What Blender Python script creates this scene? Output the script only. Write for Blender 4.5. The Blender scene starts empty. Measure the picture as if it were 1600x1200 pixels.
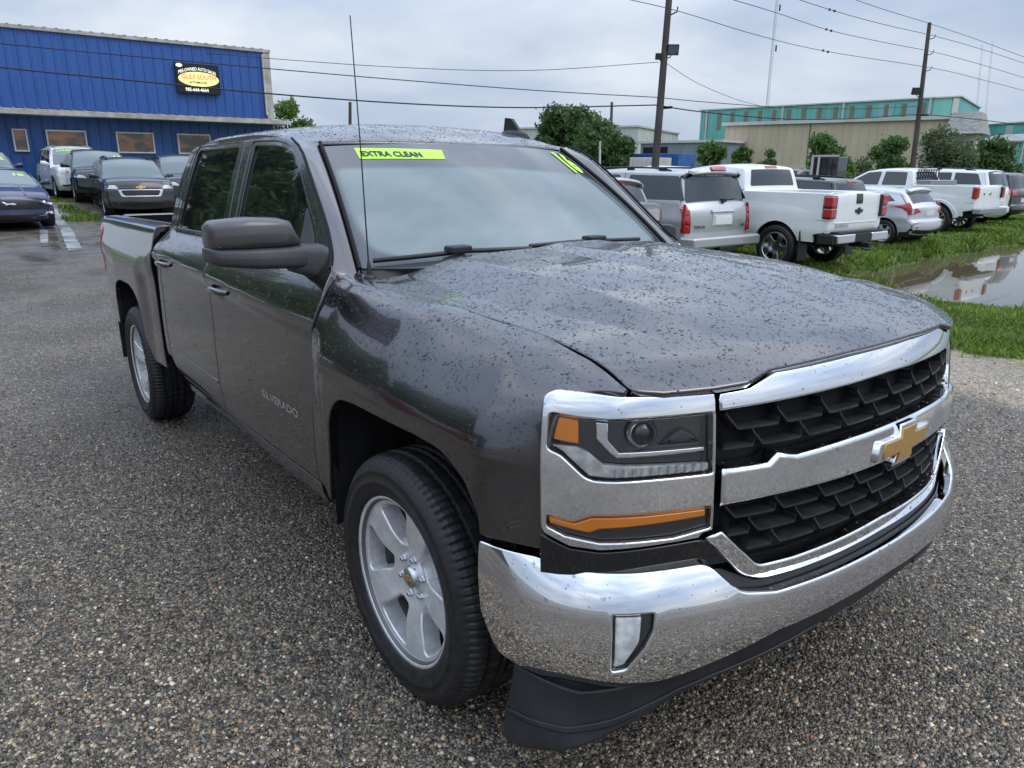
import bpy, math, random
import numpy as np
from mathutils import Vector, Matrix
from mathutils.geometry import delaunay_2d_cdt

rnd = random.Random(7)
rng = np.random.default_rng(11)
R = math.radians
SC = bpy.context.scene
COL = SC.collection

# ---------------------------------------------------------------- camera
cam_d = bpy.data.cameras.new('camera')
cam = bpy.data.objects.new('camera', cam_d)
COL.objects.link(cam)
SC.camera = cam
YAW, PIT, ROL, FPX = R(142.404), R(-16.5265), R(.365), 1142.0
CAM = np.array([1.779, -1.931, 1.625])
fw = np.array([math.cos(YAW) * math.cos(PIT), math.sin(YAW) * math.cos(PIT), math.sin(PIT)])
r0 = np.cross(fw, [0, 0, 1]); r0 /= np.linalg.norm(r0); u0 = np.cross(r0, fw)
rt = math.cos(ROL) * r0 + math.sin(ROL) * u0
up = -math.sin(ROL) * r0 + math.cos(ROL) * u0
cam.matrix_world = Matrix(((rt[0], up[0], -fw[0], CAM[0]), (rt[1], up[1], -fw[1], CAM[1]), (rt[2], up[2], -fw[2], CAM[2]), (0, 0, 0, 1)))
cam_d.sensor_width = 36
cam_d.lens = 36 * FPX / 1600
cam_d.clip_start = .05
cam_d.clip_end = 3000

# ---------------------------------------------------------------- sky, sun, exposure
SUN_EL, SUN_AZ = R(52), R(60)
world = bpy.data.worlds.new('World')
SC.world = world
world.use_nodes = True
wn, wl = world.node_tree.nodes, world.node_tree.links
wn.clear()
w_out = wn.new('ShaderNodeOutputWorld')
sky = wn.new('ShaderNodeTexSky')
sky.sky_type = 'NISHITA'
sky.sun_disc = False
sky.sun_elevation = SUN_EL
sky.sun_rotation = SUN_AZ
sky.air_density = 1.2
sky.dust_density = 2.0
bg1 = wn.new('ShaderNodeBackground'); bg1.inputs[1].default_value = .10
wl.new(sky.outputs[0], bg1.inputs[0])
tc = wn.new('ShaderNodeTexCoord')
mp = wn.new('ShaderNodeMapping'); mp.inputs['Scale'].default_value = (1.0, 1.0, 3.2)
mp.inputs['Location'].default_value = (3.1, 1.7, .4)
wl.new(tc.outputs['Generated'], mp.inputs[0])
nz = wn.new('ShaderNodeTexNoise'); nz.inputs['Scale'].default_value = 1.9; nz.inputs['Detail'].default_value = 5; nz.inputs['Roughness'].default_value = .52
nz.inputs['Distortion'].default_value = .35
wl.new(mp.outputs[0], nz.inputs['Vector'])
cr = wn.new('ShaderNodeValToRGB')
cr.color_ramp.elements[0].position = .30; cr.color_ramp.elements[0].color = (.275, .355, .500, 1)
cr.color_ramp.elements[1].position = .72; cr.color_ramp.elements[1].color = (.66, .70, .765, 1)
e = cr.color_ramp.elements.new(.50); e.color = (.400, .478, .608, 1)
wl.new(nz.outputs['Fac'], cr.inputs[0])
bg2 = wn.new('ShaderNodeBackground'); bg2.inputs[1].default_value = 1.04
sepz = wn.new('ShaderNodeSeparateXYZ'); wl.new(tc.outputs['Generated'], sepz.inputs[0])
zen = wn.new('ShaderNodeMapRange'); zen.inputs[1].default_value = .16; zen.inputs[2].default_value = .80; zen.inputs[3].default_value = 1.0; zen.inputs[4].default_value = 2.7
wl.new(sepz.outputs['Z'], zen.inputs[0])        # an overcast sky brightens toward the zenith
zmul = wn.new('ShaderNodeVectorMath'); zmul.operation = 'SCALE'; wl.new(cr.outputs[0], zmul.inputs[0]); wl.new(zen.outputs[0], zmul.inputs['Scale'])
wl.new(zmul.outputs[0], bg2.inputs[0])
mixw = wn.new('ShaderNodeMixShader'); mixw.inputs[0].default_value = .90
wl.new(bg1.outputs[0], mixw.inputs[1]); wl.new(bg2.outputs[0], mixw.inputs[2])
wl.new(mixw.outputs[0], w_out.inputs[0])

sun_d = bpy.data.lights.new('sun', 'SUN')
sun_d.energy = .8
sun_d.angle = R(35)
sun_d.color = (1, .97, .93)
sun = bpy.data.objects.new('sun', sun_d)
COL.objects.link(sun)
# sky.sun_rotation turns clockwise from +y seen from above
sdir = Vector((math.sin(SUN_AZ) * math.cos(SUN_EL), math.cos(SUN_AZ) * math.cos(SUN_EL), math.sin(SUN_EL)))
sun.rotation_euler = sdir.to_track_quat('Z', 'Y').to_euler()
vs = SC.view_settings
vs.view_transform = 'Standard'
vs.look = 'None'
vs.exposure = .34
vs.gamma = 1
vs.use_curve_mapping = False
SC.cycles.use_denoising = True
SC.cycles.max_bounces = 8
SC.cycles.transparent_max_bounces = 8
SC.cycles.sample_clamp_indirect = 6

# ---------------------------------------------------------------- curve and surface helpers
def lerp_tab(tab, x):
    """piecewise smooth (monotone cubic) table lookup"""
    t = np.asarray(tab, float)
    xs, ys = t[:, 0], t[:, 1:]
    x = np.clip(np.asarray(x, float), xs[0], xs[-1])
    h = np.diff(xs)
    d = np.diff(ys, axis=0) / h[:, None]
    m = np.zeros_like(ys)
    if len(xs) > 2:
        a, b = d[:-1], d[1:]
        w1 = (2 * h[1:] + h[:-1])[:, None]
        w2 = (h[1:] + 2 * h[:-1])[:, None]
        with np.errstate(divide='ignore', invalid='ignore'):
            mm = (w1 + w2) / (w1 / a + w2 / b)
        m[1:-1] = np.where(a * b > 0, mm, 0)
    m[0], m[-1] = d[0], d[-1]
    i = np.clip(np.searchsorted(xs, x) - 1, 0, len(h) - 1)
    s = (x - xs[i]) / h[i]
    hh = h[i]
    s_, hh_ = s[..., None], hh[..., None]
    r = ((1 + 2 * s_) * (1 - s_) ** 2 * ys[i] + s_ * (1 - s_) ** 2 * hh_ * m[i]
         + s_ ** 2 * (3 - 2 * s_) * ys[i + 1] + s_ ** 2 * (s_ - 1) * hh_ * m[i + 1])
    return r[..., 0] if ys.shape[1] == 1 else r

def sstep(a, b, x):
    t = np.clip((np.asarray(x, float) - a) / (b - a), 0, 1)
    return t * t * (3 - 2 * t)

def stations(xs, profs, x, v):
    """blend profiles (functions of v) given at stations xs; smooth blend"""
    x = np.asarray(x, float)
    vals = [np.asarray(p(v)) for p in profs]
    out = vals[0] * 1.0
    for k in range(1, len(xs)):
        w = sstep(xs[k - 1], xs[k], x)
        out = out * (1 - w)[..., None] + vals[k] * w[..., None]
    return out

def creased(low, up):
    """profile from two (v,y,z) tables joined at a crease"""
    vc = low[-1][0]
    def f(v):
        v = np.asarray(v, float)
        a = lerp_tab(low, v)
        b = lerp_tab(up, v)
        return np.where((v <= vc)[..., None], a, b)
    return f

# ---------------------------------------------------------------- hero truck surfaces (truck frame, x forward, right side is -y)
def zz(t):
    return [(a[0], a[1], a[0]) for a in t]

DOOR_CREASE = [(-2.9, 1.195), (-2.39, 1.189), (-1.73, 1.163), (-1.35, 1.135), (-.75, 1.108), (-.5, 1.104)]
def door_y(x, z):
    x = np.asarray(x, float); z = np.asarray(z, float)
    zc = lerp_tab(DOOR_CREASE, x)
    lo = lerp_tab([(.36, .90), (.42, .935), (.48, .957), (.56, .968), (.75, .971), (.95, .968), (1.06, .968), (1.12, .989)], z - zc + 1.12)
    lo = np.where(z < .62, np.minimum(lo, lerp_tab([(.36, .90), (.42, .932), (.48, .955), (.56, .967), (.62, .970)], z)), lo)
    k = (z - zc) / (1.335 - zc)
    up = lerp_tab([(0, .989), (.10, .986), (.3, .970), (.6, .935), (.85, .897), (1.0, .875)], k)
    gl = lerp_tab([(1.335, .875), (1.36, .866), (1.5, .826), (1.65, .779), (1.75, .743), (1.80, .722), (1.84, .700)], z)
    y = np.where(z <= zc, lo, np.where(z <= 1.335, up, gl))
    # plan curvature: narrower toward the windscreen base and toward the cab back
    y = y - .03 * sstep(-1.1, -.35, x) * sstep(1.25, 1.5, z)
    return y
def S_door(u, v):
    return np.stack([u, -door_y(u, v), v + 0 * u], -1)

CUT_Z = [(-.62, 1.279), (-.42, 1.271), (-.1, 1.252), (.2, 1.236), (.42, 1.218), (.62, 1.188), (.68, 1.171), (.72, 1.152), (.76, 1.130), (.80, 1.10)]
CUT_Y = .785
def _fen(x0):
    pass
F_ST = [-.64, -.42, -.05, .42, .66]
# columns: v, y, z
F_P = [
 creased([(.40, .935, .40), (.48, .957, .48), (.60, .970, .60), (.80, .972, .80), (.95, .969, .95), (1.045, .969, 1.045), (1.104, .989, 1.104)],
         [(1.104, .989, 1.104), (1.13, .986, 1.13), (1.18, .967, 1.18), (1.23, .942, 1.23), (1.27, .914, 1.268), (1.305, .878, 1.289), (1.345, .828, 1.292), (1.375, .785, 1.290)]),
 creased([(.40, 1.00, .40), (.48, 1.003, .48), (.60, 1.007, .60), (.80, 1.010, .80), (.90, 1.010, .90), (.975, 1.006, .975), (1.01, 1.021, 1.01)],
         [(1.01, 1.021, 1.01), (1.035, 1.015, 1.035), (1.10, .988, 1.10), (1.18, .949, 1.18), (1.245, .902, 1.244), (1.30, .855, 1.268), (1.335, .815, 1.271), (1.365, .785, 1.272)]),
 creased([(.40, 1.00, .40), (.48, 1.004, .48), (.60, 1.008, .60), (.80, 1.011, .80), (.90, 1.010, .90), (.945, 1.007, .945), (.98, 1.022, .98)],
         [(.98, 1.022, .98), (1.005, 1.017, 1.005), (1.08, .985, 1.08), (1.16, .938, 1.16), (1.225, .890, 1.224), (1.27, .852, 1.244), (1.31, .815, 1.248), (1.34, .785, 1.249)]),
 creased([(.40, .985, .40), (.48, .990, .48), (.60, .995, .60), (.80, .998, .80), (.87, .998, .87), (.915, .995, .915), (.95, 1.006, .95)],
         [(.95, 1.006, .95), (.975, 1.001, .975), (1.04, .974, 1.04), (1.11, .930, 1.11), (1.175, .878, 1.172), (1.215, .840, 1.200), (1.245, .812, 1.212), (1.275, .785, 1.218)]),
 creased([(.40, .918, .40), (.48, .922, .48), (.60, .926, .60), (.80, .930, .80), (.86, .931, .86), (.90, .931, .90), (.93, .931, .93)],
         [(.93, .931, .93), (.955, .930, .955), (1.02, .922, 1.02), (1.08, .906, 1.08), (1.12, .882, 1.117), (1.16, .846, 1.150), (1.19, .815, 1.168), (1.22, .785, 1.178)]),
]
def S_fender(u, v):
    yz = stations(F_ST, F_P, u, v)
    z = yz[..., 1]
    k = sstep(.60, .80, u) * .055 * sstep(1.0, 1.2, v)
    return np.stack([np.asarray(u, float) + 0 * z, -yz[..., 0] + sstep(.66, .80, u) * .0, z - k], -1)

B_ST = [-2.74, -3.05, -3.30, -3.95, -4.25, -4.45, -4.62]
def _bedp(zc, yc, yl):
    top = 1.352
    return creased([(.42, yl - .03, .42), (.50, yl - .006, .50), (.62, yl, .62), (.80, yl + .001, .80), (zc - .07, yl + .002, zc - .07), (zc, yc, zc)],
                   [(zc, yc, zc), (zc + .03, yc - .003, zc + .03), (1.24, .968, 1.24), (1.30, .952, 1.30), (1.335, .942, 1.335), (1.36, .928, 1.352), (1.40, .89, 1.356), (1.46, .83, 1.356)])
B_P = [_bedp(1.17, .988, .970), _bedp(1.10, 1.0, .985), _bedp(1.03, 1.017, 1.010), _bedp(1.03, 1.017, 1.010), _bedp(1.08, 1.006, .995), _bedp(1.12, .998, .985), _bedp(1.12, .965, .955)]
def S_bed(u, v):
    x = -np.asarray(u, float)
    yz = stations([-a for a in B_ST], B_P, x, v)
    return np.stack([np.asarray(u, float) + 0 * yz[..., 0], -yz[..., 0], yz[..., 1] + .012 * sstep(2.8, 4.3, x)], -1)

# front plan curve: (arc length s from the centre, x, y)
PLAN = [(.962, 0), (.957, .15), (.940, .30), (.908, .45), (.858, .60), (.795, .745), (.745, .830), (.690, .892), (.640, .936), (.56, .975), (.45, 1.0)]
def arc_tab(plan):
    p = np.array(plan, float)
    # densify with a cubic through the points (natural in chord length), then arc length
    s = np.concatenate([[0], np.cumsum(np.hypot(*np.diff(p, axis=0).T))])
    n = len(s)
    h = np.diff(s)
    A = np.zeros((n, n)); B = np.zeros((n, 2))
    A[0, 0] = 1; A[-1, -1] = 1
    for i in range(1, n - 1):
        A[i, i - 1:i + 2] = h[i - 1], 2 * (h[i - 1] + h[i]), h[i]
        B[i] = 6 * ((p[i + 1] - p[i]) / h[i] - (p[i] - p[i - 1]) / h[i - 1])
    A[0, 0], A[0, 1] = 2 * h[0], h[0]
    d0 = np.array([0, 1.0])
    B[0] = 6 * ((p[1] - p[0]) / h[0] - d0)
    M2 = np.linalg.solve(A, B)
    ss = np.linspace(0, s[-1], 400)
    i = np.clip(np.searchsorted(s, ss) - 1, 0, n - 2)
    a = ((s[i + 1] - ss) / h[i])[:, None]; b = ((ss - s[i]) / h[i])[:, None]; hh = h[i][:, None]
    q = a * p[i] + b * p[i + 1] + ((a ** 3 - a) * M2[i] + (b ** 3 - b) * M2[i + 1]) * hh ** 2 / 6
    L = np.concatenate([[0], np.cumsum(np.hypot(*np.diff(q, axis=0).T))])
    return L, q[:, 0], q[:, 1]
PLAN_T = arc_tab(PLAN)
def plan_xy(tab, s):
    s = np.asarray(s, float)
    L = tab[0]
    a = np.clip(np.abs(s), 0, L[-1] - .003)
    x = np.interp(a, L, tab[1]); y = np.interp(a, L, tab[2]) * np.sign(s)
    return x, y
def plan_n(tab, s):
    e = 2e-3
    s = np.clip(s, -tab[0][-1] + .008, tab[0][-1] - .008)
    x0, y0 = plan_xy(tab, np.asarray(s) - e); x1, y1 = plan_xy(tab, np.asarray(s) + e)
    tx, ty = x1 - x0, y1 - y0
    l = np.hypot(tx, ty)
    return ty / l, -tx / l       # outward normal for y increasing with s
FACE_OFF = [(.66, .000), (.80, .004), (.92, .000), (1.05, -.012), (1.09, -.018), (1.115, -.026), (1.135, -.036), (1.16, -.054)]
def S_face(s, z):
    """front face: s along the plan curve (negative = right side of the truck), z height"""
    x, y = plan_xy(PLAN_T, s)
    nx, ny = plan_n(PLAN_T, s)
    o = lerp_tab(FACE_OFF, z)
    return np.stack([x + nx * o, y + ny * o, np.asarray(z, float) + 0 * x], -1)

# bumper plan and section
BPLAN = [(1.012, 0), (1.008, .15), (.995, .30), (.968, .45), (.925, .60), (.864, .745), (.783, .862), (.682, .938), (.570, .977), (.46, .993), (.36, .998)]
BPLAN_T = arc_tab(BPLAN)
BUMP_OFF = [(.38, -.060), (.42, -.030), (.48, -.010), (.55, .0), (.60, -.002), (.64, -.012), (.68, -.030), (.715, -.055), (.73, -.075), (.74, -.10)]
def S_bump(s, z):
    x, y = plan_xy(BPLAN_T, s)
    nx, ny = plan_n(BPLAN_T, s)
    o = lerp_tab(BUMP_OFF, z)
    o = np.where(np.abs(s) > 1.0, o * (1 - .75 * sstep(1.0, 1.35, np.abs(s))), o)
    return np.stack([x + nx * o, y + ny * o, np.asarray(z, float) + 0 * x], -1)

def soft(a, b, x):
    t = (np.asarray(x, float) - a) / (b - a)
    e = .045
    sp = lambda v: .5 * (v + np.sqrt(v * v + e * e * .12))
    return sp(t) - sp(t - 1)
def front_x(y):
    return np.interp(np.abs(y), PLAN_T[2], PLAN_T[1])
def S_hood(q, y):
    q = np.asarray(q, float); y = np.asarray(y, float)
    ay = np.abs(y)
    w = sstep(-.55, .76, q)
    fx = front_x(y) - .030
    x = q + (fx - .757) * w - .10 * (1 - w) * (ay / .785) ** 2 * .0
    z0 = lerp_tab(CUT_Z, q)
    crown = .062 * (1 - sstep(.0, .80, q)) + .022 * sstep(.0, .8, q)
    z = z0 + crown * (1 - (ay / .785) ** 2.2)
    # raised centre plateau with a sloped facet at each side, fading toward the nose
    wo = .685 - .12 * sstep(.2, .68, q); wi_ = .505 - .03 * sstep(.2, .68, q)
    h = .037 * (1 - sstep(.15, .70, q))
    pl = soft(wi_, wo, ay)
    inner = 1 - soft(.10, .20, ay)
    z = z + h * (1 - pl) - .012 * (1 - sstep(.1, .62, q)) * (1 - inner)
    return np.stack([x, y + 0 * x, z], -1)

WB = dict(cx=-.33, cz=1.285, ex=-.575, ez=1.296, ey=.812)      # windscreen foot: centre and corner
WT = dict(cx=-1.035, cz=1.752, ex=-1.150, ez=1.733, ey=.664)   # header
def S_wind(a, t):
    """a in -1..1 across, t in 0..1 up"""
    a = np.asarray(a, float); t = np.asarray(t, float)
    def edge(E, p):
        k = np.abs(a) ** p
        return np.stack([E['cx'] + (E['ex'] - E['cx']) * k, a * E['ey'], E['cz'] + (E['ez'] - E['cz']) * k], -1)
    b = edge(WB, 2.2); h = edge(WT, 2.2)
    P = b * (1 - t)[..., None] + h * t[..., None]
    bulge = .018 * 4 * t * (1 - t)
    n = np.array([.56, 0, .83])
    return P + bulge[..., None] * n
def roof_z(x, y):
    x = np.asarray(x, float)
    zc = lerp_tab([(-2.72, 1.806), (-2.6, 1.838), (-2.3, 1.858), (-1.9, 1.865), (-1.5, 1.855), (-1.25, 1.822), (-1.10, 1.772), (-1.0, 1.728)], x)
    ze = lerp_tab([(-2.72, 1.765), (-2.5, 1.796), (-2.2, 1.809), (-1.75, 1.807), (-1.4, 1.787), (-1.2, 1.744), (-1.10, 1.700), (-1.0, 1.65)], x)
    k = np.abs(y) / .735
    return ze + (zc - ze) * (1 - np.clip(k, 0, 1.1) ** 2.6)
def S_roof(x, y):
    return np.stack([np.asarray(x, float) + 0 * y, np.asarray(y, float) + 0 * x, roof_z(x, y)], -1)

# ---------------------------------------------------------------- object helpers
def tag(o, label=None, cat=None, group=None, kind=None):
    if label: o['label'] = label
    if cat: o['category'] = cat
    if group: o['group'] = group
    if kind: o['kind'] = kind
    return o
def empty(name, loc=(0, 0, 0), rz=0, label=None, cat=None, group=None):
    o = bpy.data.objects.new(name, None)
    o.empty_display_size = .2
    o.location = loc
    o.rotation_euler = (0, 0, rz)
    COL.objects.link(o)
    return tag(o, label, cat, group)
def link(name, me, mat=None, parent=None):
    o = bpy.data.objects.new(name, me)
    if mat is not None:
        me.materials.clear()
        for m in (mat if isinstance(mat, (list, tuple)) else [mat]):
            me.materials.append(m)
    if parent is not None: o.parent = parent
    COL.objects.link(o)
    return o
def mesh_np(name, V, F, smooth=True):
    """fast mesh from numpy arrays, F is an (n,3) or (n,4) int array"""
    V = np.asarray(V, np.float32); F = np.asarray(F, np.int32)
    me = bpy.data.meshes.new(name)
    k = F.shape[1]
    me.vertices.add(len(V)); me.vertices.foreach_set('co', V.ravel())
    me.loops.add(F.size); me.loops.foreach_set('vertex_index', F.ravel())
    me.polygons.add(len(F))
    me.polygons.foreach_set('loop_start', np.arange(0, F.size, k, dtype=np.int32))
    me.polygons.foreach_set('use_smooth', np.full(len(F), smooth, bool))
    me.update(calc_edges=True)
    return me
def copy_tree(o, parent=None):
    c = o.copy(); COL.objects.link(c)
    if parent is not None: c.parent = parent
    for ch in o.children: copy_tree(ch, c)
    return c

class MB:
    """collects simple shapes and builds them as ONE mesh"""
    def __init__(s): s.V = []; s.F = []; s.sm = []
    def add(s, V, F, smooth=False):
        b = len(s.V)
        s.V += [tuple(v) for v in V]
        s.F += [tuple(b + i for i in f) for f in F]
        s.sm += [smooth] * len(F)
        return s
    def box(s, a, b, M=None):
        (x0, y0, z0), (x1, y1, z1) = a, b
        V = [(x0, y0, z0), (x1, y0, z0), (x1, y1, z0), (x0, y1, z0), (x0, y0, z1), (x1, y0, z1), (x1, y1, z1), (x0, y1, z1)]
        if M is not None: V = [tuple(M @ Vector(v)) for v in V]
        return s.add(V, [(0, 3, 2, 1), (4, 5, 6, 7), (0, 1, 5, 4), (1, 2, 6, 5), (2, 3, 7, 6), (3, 0, 4, 7)])
    def tube(s, pts, r, n=8, cap=True):
        pts = [Vector(p) for p in pts]
        rs = r if isinstance(r, (list, tuple)) else [r] * len(pts)
        rings = []; prev = None
        for i, p in enumerate(pts):
            t = (pts[min(i + 1, len(pts) - 1)] - pts[max(i - 1, 0)]).normalized()
            a = (prev - t * prev.dot(t)) if prev is not None else t.orthogonal()
            a = a.normalized(); prev = a
            b = t.cross(a)
            rings.append([p + (a * math.cos(2 * math.pi * k / n) + b * math.sin(2 * math.pi * k / n)) * rs[i] for k in range(n)])
        V = [v for rg in rings for v in rg]
        F = [(i * n + k, i * n + (k + 1) % n, (i + 1) * n + (k + 1) % n, (i + 1) * n + k) for i in range(len(pts) - 1) for k in range(n)]
        s.add(V, F, True)
        if cap:
            s.add(rings[0], [tuple(range(n))[::-1]]); s.add(rings[-1], [tuple(range(n))])
        return s
    def lathe(s, prof, n=32, axis='y', c=(0, 0, 0), smooth=True):
        """prof: (radius, offset along axis)"""
        V = []
        for r, o in prof:
            for k in range(n):
                a = 2 * math.pi * k / n
                p = (r * math.cos(a), o, r * math.sin(a)) if axis == 'y' else ((o, r * math.cos(a), r * math.sin(a)) if axis == 'x' else (r * math.cos(a), r * math.sin(a), o))
                V.append((p[0] + c[0], p[1] + c[1], p[2] + c[2]))
        F = [(i * n + k, (i + 1) * n + k, (i + 1) * n + (k + 1) % n, i * n + (k + 1) % n) for i in range(len(prof) - 1) for k in range(n)]
        return s.add(V, F, smooth)
    def grid(s, P, smooth=True):
        n, m = P.shape[:2]
        V = P.reshape(-1, 3)
        F = [(i * m + j, (i + 1) * m + j, (i + 1) * m + j + 1, i * m + j + 1) for i in range(n - 1) for j in range(m - 1)]
        return s.add(V, F, smooth)
    def prism(s, poly, f0, f1):
        """poly of 2-D points; f0, f1 map a 2-D point to the two end faces"""
        n = len(poly)
        V = [f0(p) for p in poly] + [f1(p) for p in poly]
        F = [tuple(range(n))[::-1], tuple(range(n, 2 * n))] + [(i, (i + 1) % n, n + (i + 1) % n, n + i) for i in range(n)]
        return s.add(V, F)
    def build(s, name, mat, parent=None, bevel=0, kind=None):
        me = bpy.data.meshes.new(name)
        me.from_pydata(s.V, [], s.F)
        me.polygons.foreach_set('use_smooth', s.sm)
        me.update()
        o = link(name, me, mat, parent)
        if bevel:
            b = o.modifiers.new('bevel', 'BEVEL'); b.width = bevel; b.segments = 2; b.limit_method = 'ANGLE'; b.angle_limit = R(35)
            b.harden_normals = True
        if kind: o['kind'] = kind
        return o

# ---------------------------------------------------------------- trimmed surface panels
def fillet(poly, n=5):
    """points (u,v) or (u,v,r): rounds the corners that carry a radius"""
    out = []
    N = len(poly)
    for i, p in enumerate(poly):
        if len(p) < 3 or p[2] <= 0:
            out.append((p[0], p[1])); continue
        P = np.array(p[:2]); A = np.array(poly[i - 1][:2]); B = np.array(poly[(i + 1) % N][:2])
        a = A - P; b = B - P
        la, lb = np.linalg.norm(a), np.linalg.norm(b)
        d = min(p[2], la * .48, lb * .48)
        s_, e_ = P + a / la * d, P + b / lb * d
        for k in range(n + 1):
            t = k / n
            q = (1 - t) ** 2 * s_ + 2 * t * (1 - t) * P + t * t * e_
            out.append(tuple(q))
    return out
def resample(poly, h):
    out = []
    N = len(poly)
    for i in range(N):
        a = np.array(poly[i]); b = np.array(poly[(i + 1) % N])
        n = max(1, int(math.ceil(np.linalg.norm(b - a) / h)))
        for k in range(n): out.append(a + (b - a) * k / n)
    out = np.array(out)
    keep = np.linalg.norm(out - np.roll(out, 1, 0), axis=1) > 1e-5
    return out[keep]
def area(p):
    q = np.roll(p, -1, 0)
    return .5 * np.sum(p[:, 0] * q[:, 1] - q[:, 0] * p[:, 1])
def inside(poly, pts):
    x, y = pts[:, 0], pts[:, 1]
    c = np.zeros(len(pts), bool)
    q = np.roll(poly, -1, 0)
    for (x0, y0), (x1, y1) in zip(poly, q):
        if y0 == y1: continue
        m = ((y0 > y) != (y1 > y)) & (x < (x1 - x0) * (y - y0) / (y1 - y0) + x0)
        c ^= m
    return c
def inset(p, d):
    """offset a loop to its left by d (CCW: inwards; CW hole: into the material)"""
    a = p - np.roll(p, 1, 0); b = np.roll(p, -1, 0) - p
    a /= np.linalg.norm(a, axis=1)[:, None]; b /= np.linalg.norm(b, axis=1)[:, None]
    na = np.stack([-a[:, 1], a[:, 0]], 1); nb = np.stack([-b[:, 1], b[:, 0]], 1)
    m = na + nb
    k = np.clip((m * m).sum(1), .6, 4)
    return p + m / k[:, None] * 2 * d
def sfc(S, uv):
    e = 1e-4
    u, v = uv[:, 0], uv[:, 1]
    P = S(u, v)
    n = np.cross(S(u + e, v) - S(u - e, v), S(u, v + e) - S(u, v - e))
    return P, n / np.maximum(np.linalg.norm(n, axis=1), 1e-12)[:, None]
LIB = {}
def panel_mesh(name, S, poly, holes=(), h=.03, roll=.004, flange=.02, off=0., ns=None, raw=False):
    """poly (and holes) in the surface's own u,v: a skin with rolled edges and a return flange"""
    loops = [resample(np.array(fillet(poly)), h)]
    if area(loops[0]) < 0: loops[0] = loops[0][::-1]
    for q in holes:
        l = resample(np.array(fillet(q)), h)
        if area(l) > 0: l = l[::-1]
        loops.append(l)
    ins = [inset(l, roll) for l in loops]
    lo, hi = ins[0].min(0), ins[0].max(0)
    gx = np.arange(lo[0] + h * .5, hi[0], h); gy = np.arange(lo[1] + h * .5, hi[1], h)
    G = np.stack(np.meshgrid(gx, gy, indexing='ij'), -1).reshape(-1, 2)
    if len(G):
        k = inside(ins[0], G)
        for l in ins[1:]: k &= ~inside(l, G)
        G = G[k]
    if len(G):       # keep grid points clear of the outline
        allp = np.concatenate(ins)
        for c in range(0, len(allp), 400):
            dd = ((G[:, None] - allp[None, c:c + 400]) ** 2).sum(-1).min(1)
            G = G[dd > (h * .38) ** 2]
    pts, edges = [], []
    for l in ins:
        b = len(pts)
        pts += [Vector(map(float, p)) for p in l]
        edges += [(b + i, b + (i + 1) % len(l)) for i in range(len(l))]
    pts += [Vector(map(float, p)) for p in G]
    vo, _, fo, orig, _, _ = delaunay_2d_cdt(pts, edges, [], 0, 1e-6)
    uv = np.array([tuple(v) for v in vo])
    T = np.array([f for f in fo if len(f) == 3])
    cen = uv[T].mean(1)
    k = inside(ins[0], cen)
    for l in ins[1:]: k &= ~inside(l, cen)
    T = T[k]
    q = uv[T]
    neg = ((q[:, 1, 0] - q[:, 0, 0]) * (q[:, 2, 1] - q[:, 0, 1]) - (q[:, 1, 1] - q[:, 0, 1]) * (q[:, 2, 0] - q[:, 0, 0])) < 0
    T[neg] = T[neg][:, ::-1]
    P, N = sfc(S, uv)
    P = P + N * off
    V = [P]; NN = [N]; F = [list(t) for t in T]
    base = len(P)
    for l, li in zip(loops, ins):
        n = len(l)
        A, NA = sfc(S, li); A = A + NA * off
        B0, NB = sfc(S, l)
        t = B0 + NB * off - A
        t -= NA * (t * NA).sum(1)[:, None]
        t /= np.maximum(np.linalg.norm(t, axis=1), 1e-9)[:, None]
        B = B0 + NB * (off - roll * .8)
        Cc = B - NB * flange
        V += [A, B, B, Cc]; NN += [NA, (NA * .35 + t) / np.linalg.norm(NA * .35 + t, axis=1)[:, None], t, t]
        for i in range(n):
            j = (i + 1) % n
            a, b, c, d = base, base + n, base + 2 * n, base + 3 * n
            F.append([a + i, b + i, b + j, a + j]); F.append([c + i, d + i, d + j, c + j])
        base += 4 * n
    V = np.concatenate(V); NN = np.concatenate(NN)
    if raw: return V, NN, F
    me = bpy.data.meshes.new(name)
    me.from_pydata(V.tolist(), [], F)
    me.polygons.foreach_set('use_smooth', np.ones(len(F), bool))
    me.normals_split_custom_set_from_vertices(NN.tolist())
    me.update()
    return me
def mirror_mesh(me, name):
    V = np.empty(len(me.vertices) * 3, np.float32); me.vertices.foreach_get('co', V); V = V.reshape(-1, 3) * [1, -1, 1]
    F = [list(p.vertices)[::-1] for p in me.polygons]
    cn = np.empty(len(me.loops) * 3, np.float32); me.corner_normals.foreach_get('vector', cn); cn = cn.reshape(-1, 3)
    li = np.array([l.vertex_index for l in me.loops])
    NN = np.zeros((len(V), 3)); NN[li] = cn * [1, -1, 1]
    m2 = bpy.data.meshes.new(name)
    m2.from_pydata(V.tolist(), [], F)
    m2.polygons.foreach_set('use_smooth', np.ones(len(F), bool))
    m2.normals_split_custom_set_from_vertices(NN.tolist())
    m2.update()
    for m in me.materials: m2.materials.append(m)
    return m2
def panel(name, S, poly, mat, parent, both=False, **kw):
    me = panel_mesh(name, S, poly, **kw)
    o = link(name, me, mat, parent)
    if both:
        o2 = link(name, mirror_mesh(me, name), None, parent)
        return o, o2
    return o
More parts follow.
